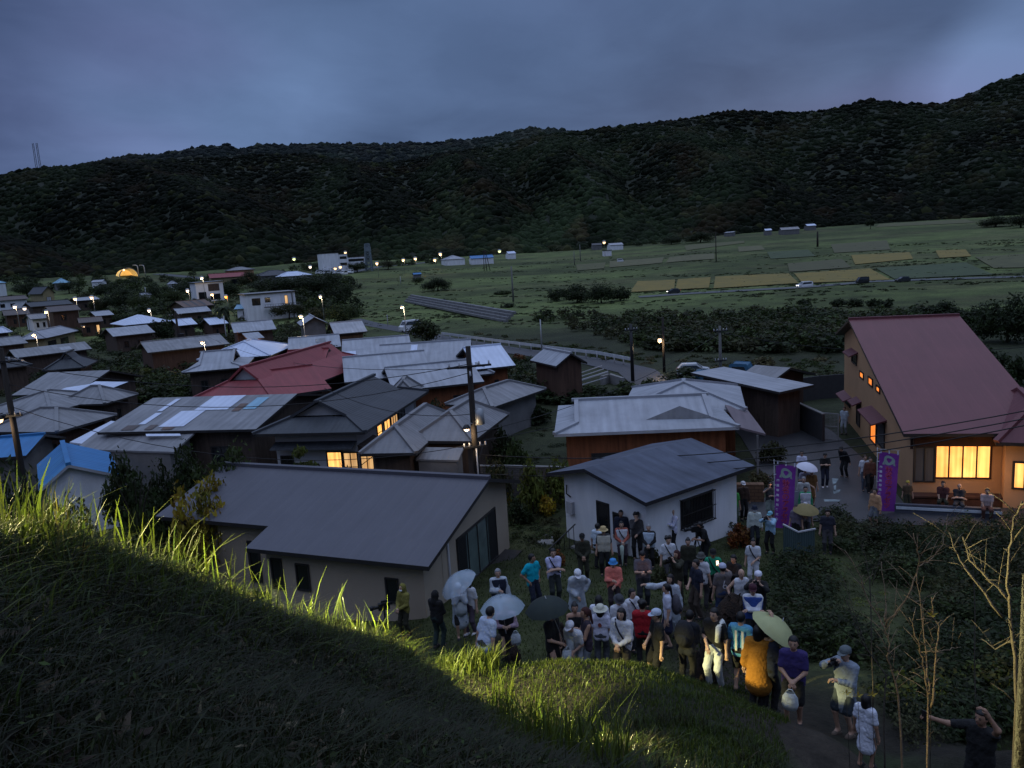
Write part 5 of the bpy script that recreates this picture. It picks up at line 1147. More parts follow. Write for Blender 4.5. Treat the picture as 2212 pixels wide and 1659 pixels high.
strip('road', [G(1380, 642), G(1500, 634), G(1738, 621), G(1880, 609), G(2040, 603), G(2300, 596)], 4.2, mat('field_road_surface', (.10, .105, .105), var=.25, scale=.5), .12)
strip('road', [G(930, 566), G(880, 572), G(820, 576), G(740, 592)], 5, ASPH, .1); strip('road', [G(340, 592), G(420, 600), G(560, 612)], 6, ASPH, .15)
for q in ([(1797, 1036), (1812, 1036), (1806, 1046), (1799, 1049)], [(1801, 1052), (1806, 1050), (1806, 1062), (1801, 1064)], [(1799, 1062), (1816, 1060), (1812, 1067), (1801, 1069)], [(1779, 1081), (1816, 1082), (1812, 1086), (1781, 1086)], [(1781, 990), (1786, 996), (1784, 1000), (1780, 994)]):
    sheet('road_marking', q, PAINT, 4, 2, .058)

def block_mat(name, col, sc=2.4):
    if name in _mc: return _mc[name]
    m = mat(name, col, var=.35, scale=1.3, bump=.2, bscale=14)
    nt = m.node_tree; N = nt.nodes; L = nt.links; b = N['Principled BSDF']
    src = b.inputs['Base Color'].links[0].from_socket
    g = N.new('ShaderNodeNewGeometry'); s = N.new('ShaderNodeSeparateXYZ'); L.new(g.outputs['Position'], s.inputs[0])
    c = N.new('ShaderNodeCombineXYZ'); L.new(s.outputs['X'], c.inputs[0]); L.new(s.outputs['Z'], c.inputs[1])
    k = N.new('ShaderNodeTexBrick'); k.inputs['Scale'].default_value = sc; L.new(c.outputs[0], k.inputs['Vector'])
    k.inputs['Color1'].default_value = (1, 1, 1, 1); k.inputs['Color2'].default_value = (.75, .75, .75, 1); k.inputs['Mortar'].default_value = (.4, .4, .4, 1); k.inputs['Mortar Size'].default_value = .03
    x = N.new('ShaderNodeMix'); x.data_type = 'RGBA'; x.blend_type = 'MULTIPLY'; x.inputs['Factor'].default_value = .8
    L.new(src, x.inputs['A']); L.new(k.outputs['Color'], x.inputs['B']); L.new(x.outputs['Result'], b.inputs['Base Color'])
    return m
def wall_line(name, label, pts, h, t, m, cat='wall', cap=None, group=None):
    mb = MB()
    for a, b in zip(pts[:-1], pts[1:]):
        a = Vector(a); b = Vector(b); n = Vector((-(b - a).y, (b - a).x, 0)).normalized() * (t / 2)
        za, zb = min(a.z, TZ(a.x, a.y)) - .3, min(b.z, TZ(b.x, b.y)) - .3
        lo = [Vector((p.x, p.y, z)) for p, z in ((a - n, za), (b - n, zb), (b + n, zb), (a + n, za))]
        hi = [Vector((p.x, p.y, z)) for p, z in ((a - n, a.z + h), (b - n, b.z + h), (b + n, b.z + h), (a + n, a.z + h))]
        mb.add(lo + hi, [(4, 5, 6, 7), (0, 1, 5, 4), (1, 2, 6, 5), (2, 3, 7, 6), (3, 0, 4, 7)])
    o = mb.build(name, m, label=label, cat=cat, group=group)
    if cap:
        cb = MB()
        for a, b in zip(pts[:-1], pts[1:]): cb.bar(Vector(a) + Vector((0, 0, h + .03)), Vector(b) + Vector((0, 0, h + .03)), t + .06, .06)
        cb.build('coping', cap, o)
    return o
def AG(px, py, r): q = AT(px, py, r); return Vector((q.x, q.y, TZ(q.x, q.y)))
wall_line('block_wall', 'grey concrete block wall between the slate-roofed house and the white house', [GF(1030, 1075, 0), GF(1110, 1078, 0), GF(1226, 1082, 0)], 1.6, .16, block_mat('concrete_blocks', (.12, .112, .105)), cap=CONC)
wall_line('stone_wall', 'low brown stone wall lit orange beside the white house', [GF(1580, 1084, 0), GF(1650, 1084, 0)], .85, .35, block_mat('brown_stones', (.17, .09, .05), 1.6))
wall_line('yard_wall', 'dark netted wall running along the asphalt lane', [G(1662, 897), G(1720, 924), G(1779, 955)], 1.6, .14, mat('dark_net_wall', (.035, .034, .036), var=.3, scale=4), cap=CONC)
wall_line('yard_wall', 'dark wall behind the flat-pitched shed reaching the plum-roofed house', [G(1698, 872), G(1770, 862), G(1822, 858)], 1.7, .14, mat('dark_net_wall', (.035, .034, .036)))
wall_line('road_wall', 'low wall with a white painted band in front of the plum-roofed house', [G(1932, 1108), G(2045, 1114), G(2160, 1120)], .42, .18, mat('dark_blue_wall', (.06, .065, .085), var=.25, scale=2), cap=None)
b_ = MB(); a1, a2, a3 = [G(*q) - Vector((0, .12, 0)) for q in ((1932, 1108), (2045, 1114), (2160, 1120))]
b_.bar(a1 + Vector((0, 0, .27)), a2 + Vector((0, 0, .27)), .03, .11); b_.bar(a2 + Vector((0, 0, .27)), a3 + Vector((0, 0, .27)), .03, .11)
b_.build('white_band', mat('white_road_paint', (.5, .55, .6), var=.3, scale=3), bpy.data.objects['road_wall'])
# stepped retaining wall in the meadow
e = empty('retaining_wall', G(985, 672), 0, 'long grey stepped retaining wall crossing the meadow', 'wall')
A_, B_ = G(876, 652), G(1094, 696); up_ = (B_ - A_); n_ = Vector((-up_.y, up_.x, 0)).normalized()
if n_.y < 0: n_ = -n_
gab_ = mat('stacked_stone_cages', (.20, .20, .205), var=.45, scale=1.2, bump=.5, bscale=6)
for k in range(4):
    m = MB(); m.bar(A_ + n_ * (.55 * k) + Vector((0, 0, .2 + .45 * k)), B_ + n_ * (.55 * k) + Vector((0, 0, .2 + .45 * k)), .7, .42); m.build('course', gab_, e, world=True)
# guard rail along the village road
e = empty('guard_rail', G(1100, 748), 0, 'white guard rail along the far side of the village road', 'guard rail')
pts = [G(955, 730), G(1030, 741), G(1100, 751), G(1200, 765), G(1290, 776), G(1368, 792)]
m = MB()
for a, b in zip(pts[:-1], pts[1:]): m.bar(a + Vector((0, 0, .72)), b + Vector((0, 0, .72)), .06, .34)
m.build('rail', mat('white_rail', (.42, .45, .48), var=.2, scale=1), e, world=True)
for a, b in zip(pts[:-1], pts[1:]):
    for k in range(4):
        p = a.lerp(b, k / 4); m = MB(); m.tube([p - Vector((0, 0, .2)), p + Vector((0, 0, .85))], .07, 6); m.build('post', PALE, e, world=True)
# pale rails of the fenced yard below the road
e = empty('rail_fence', G(1250, 835), 0, 'pale rail fence slanting down beside the board shed', 'fence')
for k, (q0, q1) in enumerate((((1192, 841), (1313, 803)), ((1222, 842), (1310, 815)), ((1175, 832), (1300, 790)), ((1180, 838), (1304, 797)))):
    a, b = U(*q0, .5), U(*q1, .95); m = MB(); m.bar(a, b, .11 if k == 0 else .06); m.build('rail', PALE, e, world=True)
for q in ((1313, 803), (1255, 822)):
    a = U(*q, .8); m = MB(); m.bar((a.x, a.y, -.1), (a.x, a.y, .95), .12); m.build('post', CONC, e, world=True)
wall_line('parapet', 'dark concrete parapet at the road corner below the black pole', [G(1300, 832), G(1317, 826), G(1346, 836)], .8, .3, CONC)
# mesh gate leaf standing in the lane
e = empty('mesh_gate', G(1791, 950), R(-38), 'pale framed wire-mesh gate leaf standing in the lane', 'gate')
m = MB()
for a, b in (((-.5, 0, .05), (.5, 0, .05)), ((-.5, 0, 1.55), (.5, 0, 1.55)), ((-.5, 0, .05), (-.5, 0, 1.55)), ((.5, 0, .05), (.5, 0, 1.55)), ((-.5, 0, .8), (.5, 0, .8))): m.bar(a, b, .045)
m.build('frame', GALV, e)
m = MB()
for k in range(1, 14): m.bar((-.5 + k / 14, 0, .05), (-.5 + k / 14, 0, 1.55), .012)
for k in range(1, 18): m.bar((-.5, .01, .05 + k / 12), (.5, .01, .05 + k / 12), .012)
m.build('wire_mesh', GALV, e)
# green sheet fence and board at the lane end
GRS = mat('grey_green_sheet', (.055, .085, .088), var=.3, scale=1.5, rough=.5, streak=(7, 7, .6))
e = empty('sheet_fence', GF(1724, 1222, 0), 0, 'grey-green metal sheet fence at the mouth of the lane', 'fence')
for a, b in ((GF(1692, 1206, 0), GF(1723, 1224, 0)), (GF(1724, 1225, 0), GF(1761, 1217, 0))):
    m = MB(); a = a.copy(); b = b.copy(); d = b - a; n = Vector((-d.y, d.x, 0)).normalized()
    for k in range(15):
        p, q = a.lerp(b, k / 15), a.lerp(b, (k + 1) / 15); o1, o2 = n * (.02 if k % 2 else 0), n * (0 if k % 2 else .02)
        m.poly([p + o1, q + o2, q + o2 + Vector((0, 0, 1.25)), p + o1 + Vector((0, 0, 1.25))])
    pnl = m.build('sheet_panel', GRS, e, world=True)
    m = MB(); m.bar(a + Vector((0, 0, 1.27)), b + Vector((0, 0, 1.27)), .05); m.build('top_rail', PALE, e, world=True)
e = empty('notice_board', GF(1722, 1114, 0), R(8), 'plain pale grey board standing behind the purple banner', 'board')
m = MB(); m.box((0, 0, .62), (.62, .03, .85)); m.build('board', mat('pale_grey_board', (.20, .225, .25), var=.15, scale=2), e)
m = MB(); m.bar((-.25, 0, -.1), (-.25, 0, .22), .04); m.build('leg', GALV, e); m = MB(); m.bar((.25, 0, -.1), (.25, 0, .22), .04); m.build('leg', GALV, e)
for k, q in enumerate(((1186, 1161), (1174, 1172), (1189, 1172))):
    m = MB(); p = GF(*q, 0); m.lathe(p + Vector((0, 0, .0)), [(0, .05), (.24, .05), (.28, .03), (.29, -.05)], 12); m.build('stepping_stone', CONC, label=('round stepping stone nearest the block wall', 'left round stepping stone in the grass', 'right round stepping stone in the grass')[k], cat='stepping stone', group='round stepping stones in the yard')

# --- utility poles and lamps
BULB = emat('lamp_glow', (1.0, .66, .36), 2.6); BULBW = emat('white_lamp_glow', (1.0, .80, .62), 2.2); BULBO = emat('orange_lamp_glow', (1.0, .36, .07), 2.6); BULBG = emat('greenish_lamp_glow', (.90, 1.0, .45), 1.8)
PG = 'utility poles of the village'
def upole(label, bx, by, ty, r=None, rad=.14, m=POLED, arms=(), name='utility_pole', cat='utility pole', group=PG):
    p = AG(bx, by, r) if r else G(bx, by)
    # height so that the tip reaches survey row ty
    lo, hi = 1.0, 40.0
    for _ in range(40):
        md = (lo + hi) / 2
        if proj(p + Vector((0, 0, md)))[1] > ty: lo = md
        else: hi = md
    h = lo; e = empty(name, p, 0, label, cat, group)
    b = MB(); b.tube([(0, 0, -.3), (0, 0, h * .5), (0, 0, h)], [rad, rad * .86, rad * .7], 10); b.build('pole', m, e)
    for (z, L_, yaw) in arms:
        b = MB(); d = Vector((math.cos(R(yaw)), math.sin(R(yaw)), 0)); c = Vector((0, -.12, h - z)); b.bar(c - d * L_, c + d * L_, .09); a_ = b.build('crossarm', DARKM, e)
        for s in (-.9, -.45, .45, .9):
            b = MB(); q = c + d * (L_ * s); b.tube([q, q + Vector((0, 0, .2))], [.05, .035], 6); b.build('insulator', PALE, a_)
    return e, h
def point(loc, power, col, rad=.1):
    l = bpy.data.lights.new('lamp_light', 'POINT'); l.energy = power; l.color = col; l.shadow_soft_size = rad
    o = bpy.data.objects.new('lamp_light', l); COL.objects.link(o); o.location = loc
def fixture(e, loc, arm_from, bulb=BULB, br=.12, power=0, col=(1, .72, .42)):
    "arm, hood and glowing bulb fixed to a pole (local coordinates)"
    loc = Vector(loc); b = MB(); b.tube([arm_from, Vector(arm_from).lerp(loc, .6) + Vector((0, 0, .15)), loc + Vector((0, 0, .16))], .025, 6); b.build('arm', GALV, e)
    b = MB(); b.lathe(loc, [(.03, .2), (.1, .17), (.2, .03), (.2, .02)], 10); h = b.build('lamp_hood', DARKM, e)
    b = MB(); b.ell(loc, (br, br, br), 8, 6); b.build('bulb', bulb, h)
    if power: point(root_loc(e) + loc + Vector((0, -.25, -.3)), power, col)
e, hmain = upole('tall brown utility pole with crossarms and a lit lamp in the middle of the village', 1030, 1015, 748, r=34.0, rad=.17, arms=((.9, 1.0, 12), (1.25, .9, 95), (4.6, .55, 12)))
lz = 0
for z in np.arange(1, 9, .02):
    if proj(root_loc(e) + Vector((-.35, -.2, z)))[1] > 925: lz = z
fixture(e, (-.32, -.25, lz), (0, -.1, lz + .2), BULB, .13, 55)
b = MB(); b.lathe((.28, .05, hmain - 3.6), [(.02, .75), (.22, .7), (.24, 0), (.02, -.05)], 10); b.build('transformer', GALV, e)
b = MB(); b.tube([(.06, -.22, z) for z in (0, 3, lz - 1)], .035, 6); b.build('conduit', GALV, e)
PMAIN = root_loc(e)
e, hl = upole('dark utility pole with a bright lamp at the left edge', 42, 988, 752, r=40.0, rad=.16, arms=((.6, .8, 5), (3.0, .5, 5)))
for z in np.arange(1, 12, .02):
    if proj(root_loc(e) + Vector((-.4, -.2, z)))[1] > 905: lz = z
fixture(e, (-.42, -.25, lz), (0, -.1, lz + .2), BULB, .15, 70); PLEFT = root_loc(e)
e, h = upole('leaning-looking dark pole with a transformer in front of the round dark tree', 392, 772, 672, rad=.2, arms=((.6, .9, 20),))
b = MB(); b.box((.5, -.1, h * .42), (.9, .7, 1.3)); b.build('transformer', DARKM, e); PNW = root_loc(e); HNW = h
upole('slim black pole beside the village road', 1367, 824, 700, rad=.17, m=DARKM, arms=((.5, .7, 30),))
e, h = upole('dark pole carrying a bright lamp by the scrub', 1435, 805, 686, rad=.14, m=POLED)
for z in np.arange(1, 12, .02):
    if proj(root_loc(e) + Vector((-.4, -.2, z)))[1] > 735: lz = z
fixture(e, (-.4, -.3, lz), (0, -.1, lz + .1), BULB, .2, 130)
e, h6 = upole('grey concrete pole in front of the blue truck', 1557, 836, 704, rad=.14, m=POLEC, arms=((.4, .6, 10), (2.8, .5, 10))); P6 = root_loc(e)
upole('slim pale steel pole behind the board shed', 1171, 764, 690, rad=.1, m=GALV)
upole('pale concrete pole standing in the meadow', 1109, 652, 575, rad=.24, m=POLEC); upole('thin distant pole left of the road lamp', 1241, 572, 543, rad=.22, m=POLEC); upole('thin distant pole nearer the road lamp', 1254, 564, 528, rad=.22, m=POLEC)
upole('thin pole between the striped rice fields', 1547, 565, 502, rad=.2, m=POLED); upole('thick dark pole by the upper fields', 1766, 533, 500, rad=.45, m=POLED); upole('short pale pole left in the meadow', 866, 614, 597, rad=.12, m=PALE); upole('pale lamp-less pole by the lone road', 838, 703, 680, rad=.08, m=PALE)
upole('thin white pole beside the palm', 491, 745, 682, rad=.09, m=PALE); upole('dark pole right of the greenish gable house', 604, 722, 700, rad=.12, m=POLED); upole('dark pole in front of the white concrete house', 613, 650, 628, rad=.15, m=POLED); upole('dark pole above the garden trees at left', 317, 650, 620, rad=.15, m=PALE)
e = empty('pylon', G(1052, 585), 0, 'three-legged dark timber pylon in the far meadow', 'pylon'); d = (root_loc(e) - Vector(CP)).length / FPX
for x in (-6, 0, 7): b = MB(); b.tube([(x * d, 0, -.3), (-3 * d + x * .3 * d, 0, 44 * d)], .16, 6); b.build('leg', POLED, e)
b = MB(); b.bar((-9 * d, 0, 40 * d), (4 * d, 0, 40 * d), .25); b.build('crossarm', POLED, e)

SLG = 'street lamps of the village'
lamps = [('lit lamp on a slim pole beside the parked white van', 868, 664, BULB, 130, 6), ('lit lamp on a white post below the lamplit porch', 436, 740, BULB, 90, 4), ('orange lamp under the brown porch eave', 473, 731, BULBO, 60, 2.6), ('orange lamp lighting the lean-to wall', 554, 735, BULBO, 90, 2.4),
         ('lamp above the small gabled grey house', 649, 684, BULB, 120, 6), ('lamp leaning from the dark slope tree', 692, 641, BULB, 120, 6), ('bright low lamp under the twin-gabled house eave', 654, 771, BULB, 50, 2.2), ('lamp over the white modern house roof', 436, 601, BULBW, 120, 7.5), ('lamp left of the white modern house', 405, 628, BULBW, 80, 6), ('lamp below the red-brown panel house', 458, 636, BULB, 60, 5),
         ('small orange lamp at the shop by the white wall', 488, 641, BULBO, 40, 4), ('greenish lamp at the hill edge', 635, 560, BULBG, 0, 7), ('lamp right of the white pavilion', 670, 577, BULBW, 0, 7), ('left lamp of the pair above the parked cars', 724, 580, BULB, 0, 6), ('right lamp of the pair above the parked cars', 735, 577, BULB, 0, 6),
         ('lamp beside the steel tower', 814, 569, BULB, 60, 6), ('lamp on the valley road right of the tower', 871, 562, BULB, 60, 6), ('lamp on the lit road bend', 897, 559, BULB, 90, 7), ('low lamp on the lit white road wall', 939, 562, BULB, 60, 4), ('tall lamp above the far grey hipped roof', 951, 549, BULB, 80, 8), ('yellow lamp in the trees beyond the blue roof', 1079, 543, BULBG, 0, 6), ('lamp at the far valley junction', 1305, 524, BULB, 0, 7),
         ('lamp on the apartment block balcony', 746, 546, BULB, 0, 6), ('lamp at the far left above the brown roof', 32, 663, BULBW, 60, 6), ('small lamp next to the far left lamp', 53, 667, BULBW, 0, 5), ('bright lamp in front of the pale house at left', 100, 674, BULB, 90, 6), ('left lamp over the long dark roof', 162, 646, BULB, 80, 6), ('right lamp over the long dark roof', 198, 643, BULB, 80, 6), ('bluish lamp between the garden trees', 322, 671, BULBW, 50, 5), ('lamp over the lit open garage', 73, 724, BULB, 90, 5), ('tiny lamp by the brown house door', 181, 706, BULB, 0, 2)]
for lab, px, py, bm_, pw, hh in lamps:
    p = G(px, py, hh); d = (p - Vector(CP)).length
    e = empty('street_lamp', p, 0, lab, 'street lamp', SLG)
    b = MB(); b.tube([(.25, .1, -.3), (.25, .1, hh + .1), (.1, 0, hh + .25), (0, 0, hh + .2)], [.07, .05, .035, .03], 6); b.build('pole', GALV, e)
    rb = min(.7, max(.12, 3.0 * d / FPX)); b = MB(); b.lathe((0, 0, hh), [(.02, rb * 1.5), (rb * 1.1, rb * 1.2), (rb * 1.5, rb * .5), (rb * 1.45, rb * .45)], 8); hd = b.build('lamp_hood', GALV, e)
    b = MB(); b.ell((0, 0, hh), (rb, rb, rb), 8, 5); b.build('bulb', bm_, hd)
    if pw: point(p + Vector((0, -.4, hh - rb - .3)), pw * 2.5, (1, .38, .1) if bm_ is BULBO else (1, .76, .48), .15)
# wires: each span is one cable
WG = 'overhead cables'
WIRE = mat('black_cable', (.012, .012, .014), var=.1, scale=1, rough=.6)
def cable(a, b, sag, label, rad=.016):
    a = Vector(a); b = Vector(b); m = MB(); n = 14
    m.tube([a.lerp(b, k / n) - Vector((0, 0, sag * 4 * (k / n) * (1 - k / n))) for k in range(n + 1)], rad, 4); m.build('overhead_cable', WIRE, label=label, cat='cable', group=WG)
Z = Vector((0, 0, 1))
for k, (z, l) in enumerate(((hmain - .8, 'upper'), (hmain - 1.2, 'middle'), (hmain - 4.5, 'lower'))):
    cable(PMAIN + Z * z, PLEFT + Z * (hl - .6 - k * 1.0), 1.1 + .2 * k, '%s cable running left from the central pole over the roofs' % l)
    if k < 2: cable(PMAIN + Z * (z - 3.2), P6 + Z * (h6 - .5 - 2.3 * k), .9, '%s cable from the central pole to the grey pole by the truck' % l)
RX = AT(2420, 850, 30)
for k, py in enumerate((846, 862, 876)):
    q = AT(2420, py, 30); cable(PMAIN + Z * (hmain - 5.0 - .45 * k), q, .9, '%s long cable crossing the pale roof and the plum roof' % ('top', 'middle', 'bottom')[k], .02)
cable(P6 + Z * (h6 - .5), AT(2300, 742, 60), 1.0, 'cable from the grey pole toward the plum roof ridge', .02); cable(PNW + Z * (HNW - .6), PMAIN + Z * (hmain - 1), 2.4, 'cable from the transformer pole down to the central pole')
cable(PMAIN + Z * (lz + 1.5), U(700, 838, 5.2), .6, 'thin service cable from the central pole to the black-tiled roof'); cable(PMAIN + Z * (hmain - 5.5), U(1060, 880, 3.2), .3, 'thin drooping service cable to the low grey roof')

# --- lattice tower and ridge masts
e = empty('steel_tower', G(798, 585), 0, 'bluish lattice steel tower with boxy platform at the hill foot', 'tower'); d = (root_loc(e) - Vector(CP)).length / FPX; TS = mat('bluish_steel', (.16, .20, .22), var=.2, scale=.5, rough=.6)
H_ = 56 * d; w0, w1 = 7 * d, 4.2 * d; b = MB(); cs = ((-1, -1), (1, -1), (1, 1), (-1, 1))
for x, y in cs: b.bar((x * w0, y * w0, -.3), (x * w1, y * w1, H_), .45)
b.build('leg_frame', TS, e); b = MB()
for k in range(7):
    z0, z1 = H_ * k / 7, H_ * (k + 1) / 7; a0, a1 = w0 + (w1 - w0) * k / 7, w0 + (w1 - w0) * (k + 1) / 7
    for i in range(4): (x, y), (u, v) = cs[i], cs[(i + 1) % 4]; b.bar((x * a0, y * a0, z0), (u * a1, v * a1, z1), .22); b.bar((u * a0, v * a0, z0), (x * a1, y * a1, z1), .22); b.bar((x * a1, y * a1, z1), (u * a1, v * a1, z1), .22)
b.build('bracing', TS, e); b = MB(); b.box((0, 0, H_ * .8), (w1 * 2.9, w1 * 2.9, H_ * .16)); b.box((0, 0, H_ * .96), (w1 * 1.6, w1 * 1.6, H_ * .12)); b.build('platform', TS, e)
for k, px in enumerate((79, 87)):
    az, el_ = azel(px, 357); t_ = .96; dd, zz_ = hill_z(np.array([az]), np.array([t_])); p = Vector((dd[0] * math.sin(az), dd[0] * math.cos(az), zz_[0]))
    e = empty('radio_mast', p, 0, ('left thin lattice radio mast on the left ridge', 'right thin lattice radio mast on the left ridge')[k], 'mast', 'radio masts on the ridge'); hm = 25.0
    b = MB()
    for x, y in ((-.9, -.6), (.9, -.6), (0, .9)): b.bar((x, y, 0), (x * .7, y * .7, hm), .3)
    b.build('mast', mat('far_mast_steel', (.05, .055, .065), var=.1, scale=1), e); b = MB()
    for q in range(16): s = 1 if q % 2 else -1; b.bar((-.9 * s, -.6, hm * q / 16), (.9 * s, -.6, hm * (q + 1) / 16), .16)
    b.build('bracing', mat('far_mast_steel', (.05, .055, .065)), e)
# --- lit tunnel mouth
p = G(279, 598); e = empty('tunnel_portal', p, R(35), 'lit yellow tunnel mouth at the foot of the left hill', 'tunnel'); d = (p - Vector(CP)).length / FPX; r0 = 15.5 * d
TUN = lit_mat('glowing_tunnel_lining', (1, .68, .22), (.8, .46, .13), .55)  # lamp light inside the tunnel given to the lining as its own glow
b = MB(); n = 16
for s0, s1 in ((0, 3), (3, 6), (6, 9), (9, 14)):
    for k in range(n):
        a0, a1 = math.pi * k / n, math.pi * (k + 1) / n; q = r0 * (1 - .012 * s0)
        b.poly([(math.cos(a0) * q, s0, math.sin(a0) * q), (math.cos(a1) * q, s0, math.sin(a1) * q), (math.cos(a1) * q, s1, math.sin(a1) * q), (math.cos(a0) * q, s1, math.sin(a0) * q)])
b.poly([(math.cos(math.pi * k / n) * r0 * .98, 14, math.sin(math.pi * k / n) * r0 * .98) for k in range(n + 1)]); b.build('lining', TUN, e)
b = MB()
for k in range(n):
    a0, a1 = math.pi * k / n, math.pi * (k + 1) / n
    b.poly([(math.cos(a0) * r0, 0, math.sin(a0) * r0), (math.cos(a0) * r0 * 1.12, 0, math.sin(a0) * r0 * 1.12), (math.cos(a1) * r0 * 1.12, 0, math.sin(a1) * r0 * 1.12), (math.cos(a1) * r0, 0, math.sin(a1) * r0)])
b.build('portal_ring', CONC, e); b = MB(); b.ell((-r0 * .5, -.2, r0 * .85), (.5, .5, .5), 8, 6); b.build('bulb', BULB, e); point(p + Vector((3, -9, 4)), 900, (1, .75, .3), .4)
for k, (px, py) in enumerate(((298, 575), (312, 573))):
    q = G(px + 2, 596); e = empty('street_lamp', q, 0, ('left', 'right')[k] + ' curved unlit lamp post beside the tunnel mouth', 'street lamp', SLG); d = (q - Vector(CP)).length / FPX
    b = MB(); b.tube([(0, 0, -.2), (0, 0, 16 * d), (-1 * d, 0, 20 * d), (-5 * d, 0, 21 * d)], .22, 6); b.build('pole', PALE, e); b = MB(); b.box((-6 * d, 0, 21 * d), (1.4, .5, .3)); b.build('lamp_head', PALE, e)

# --- vehicles
TYRE = mat('tyre_rubber', (.012, .012, .012), var=.1, scale=5); RIM = mat('wheel_rim', (.22, .22, .23), var=.1, scale=5, rough=.4, metal=.5); CGL = mat('car_glass', (.015, .02, .025), var=.1, scale=2, rough=.1, spec=.7)
RED = emat('red_tail_glow', (1, .05, .03), 3.0); REDO = mat('red_tail_lens', (.25, .01, .01), var=.1, scale=3, rough=.3); HEAD = emat('headlamp_glow', (1, .95, .85), 8.0); HEADO = mat('headlamp_lens', (.45, .47, .5), var=.1, scale=3, rough=.2)
def paint(nm, c): return mat('car_paint_' + nm, c, var=.06, scale=2, rough=.3, spec=.5)
def vehicle(name, label, loc, yaw, kind, m, lit_head=False, lit_tail=False, group='vehicles in the valley'):
    "front faces local -x"
    P_ = {'van': ([(-1.68, .28), (1.66, .28), (1.70, .9), (1.66, 1.80), (1.5, 1.88), (-.95, 1.86), (-1.45, 1.12), (-1.70, .95)], 1.48, [(-.88, 1.72), (1.45, 1.72), (1.5, 1.18), (-1.28, 1.18)]),
          'mpv': ([(-2.2, .26), (2.15, .26), (2.2, .9), (2.1, 1.62), (1.9, 1.74), (-.6, 1.72), (-1.35, 1.08), (-2.15, .86)], 1.7, [(-.55, 1.58), (1.85, 1.58), (2.0, 1.06), (-1.15, 1.06)]),
          'hatch': ([(-1.95, .24), (1.85, .24), (1.92, .85), (1.7, 1.05), (1.3, 1.48), (-.35, 1.5), (-1.1, .98), (-1.9, .8)], 1.65, [(-.3, 1.38), (1.2, 1.38), (1.5, 1.0), (-.9, 1.0)]),
          'truck': ([(-2.3, .4), (2.35, .4), (2.4, .85), (-.55, .87), (-.6, 1.9), (-.75, 1.98), (-1.85, 1.94), (-2.25, 1.1), (-2.35, .8)], 1.7, [(-.75, 1.8), (-1.7, 1.8), (-2.0, 1.15), (-.75, 1.15)])}[kind]
    prof, wd, gl = P_; e = empty(name, loc, yaw, label, 'truck' if kind == 'truck' else 'car' if kind != 'van' else 'van', group)
    b = MB(); n = len(prof); zt = max(q[1] for q in prof)
    def half(z): return wd / 2 * (1 - .13 * max(0, (z - .95) / (zt - .95)))
    for (x, z) in prof: b.v += [(x, -half(z), z), (x, half(z), z)]
    for k in range(n): j = (k + 1) % n; b.f.append([2 * k, 2 * k + 1, 2 * j + 1, 2 * j]); b.m.append(0); b.sm.append(False)
    b.f.append([2 * k for k in range(n)][::-1]); b.f.append([2 * k + 1 for k in range(n)]); b.m += [0, 0]; b.sm += [False, False]
    body = b.build('body', m, e); bv = body.modifiers.new('bevel', 'BEVEL'); bv.width = .07; bv.segments = 2; bv.limit_method = 'ANGLE'
    for s in (-1, 1):
        g = MB(); g.poly([(x, s * (half(z) + .012), z) for x, z in gl][::s]); g.build('side_window', CGL, e)
    # windscreen and rear window on the sloping faces
    fr = sorted([q for q in prof if q[0] < 0 and q[1] > .95], key=lambda q: q[1])
    if len(fr) >= 2:
        (xa, za), (xb, zb2) = fr[0], fr[-1]; g = MB(); t = .12
        pa = (xa + (xb - xa) * t - .03, za + (zb2 - za) * t + .02); pb = (xa + (xb - xa) * .88 - .03, za + (zb2 - za) * .88 + .02); g.poly([(pa[0], -half(za) * .86, pa[1]), (pb[0], -half(zb2) * .86, pb[1]), (pb[0], half(zb2) * .86, pb[1]), (pa[0], half(za) * .86, pa[1])]); g.build('windscreen', CGL, e)
    xr = max(q[0] for q in prof)
    if kind in ('van', 'mpv'): g = MB(); g.poly([(xr + .015, -wd * .38, 1.1), (xr + .015, wd * .38, 1.1), (xr - .06, wd * .36, zt - .25), (xr - .06, -wd * .36, zt - .25)]); g.build('rear_window', CGL, e)
    xl = min(q[0] for q in prof)
    for x in (xl + .72, xr - .75):
        for s in (-1, 1):
            w_ = MB(); M_ = Matrix.Rotation(R(90), 3, 'X'); w_.lathe((x, s * (wd / 2 - .09), .3), [(.16, -.09), (.28, -.085), (.3, -.05), (.3, .05), (.28, .085), (.16, .09)], 14, M=M_); t_ = w_.build('tyre', TYRE, e)
            w_ = MB(); w_.lathe((x, s * (wd / 2 - .09), .3), [(.001, -.08), (.16, -.07), (.16, .07), (.001, .08)], 10, M=M_); w_.build('rim', RIM, t_)
    for s in (-1, 1):
        g = MB(); g.box((xl + .05, s * wd * .36, .72), (.1, .26, .16)); g.build('headlight', HEAD if lit_head else HEADO, e)
        g = MB(); g.box((xr - .02, s * wd * .42, .85), (.06, .16, .3)); g.build('tail_light', RED if lit_tail else REDO, e)
    if kind == 'truck': g = MB(); g.box((.95, 0, 1.08), (2.8, 1.66, .42)); g.build('cargo_bed', m, e)
    return e
vehicle('minivan', 'white minivan on the field road with its headlight on', G(1738, 621), R(3), 'mpv', paint('white', (.62, .63, .65)), True)
vehicle('kei_van', 'black boxy van on the field road', G(1863, 612), R(4), 'van', paint('black', (.015, .015, .018))); vehicle('dark_car', 'dark car at the end of the pale field road', G(1950, 609), R(4), 'hatch', paint('dark', (.03, .032, .035)))
vehicle('dark_car', 'dark car with glowing red tail light below the rice field', G(1455, 634), R(3), 'hatch', paint('dark', (.03, .032, .035)), True, True); vehicle('white_van', 'small white van parked far out in the meadow', G(1340, 566), R(182), 'van', paint('white', (.62, .63, .65)))
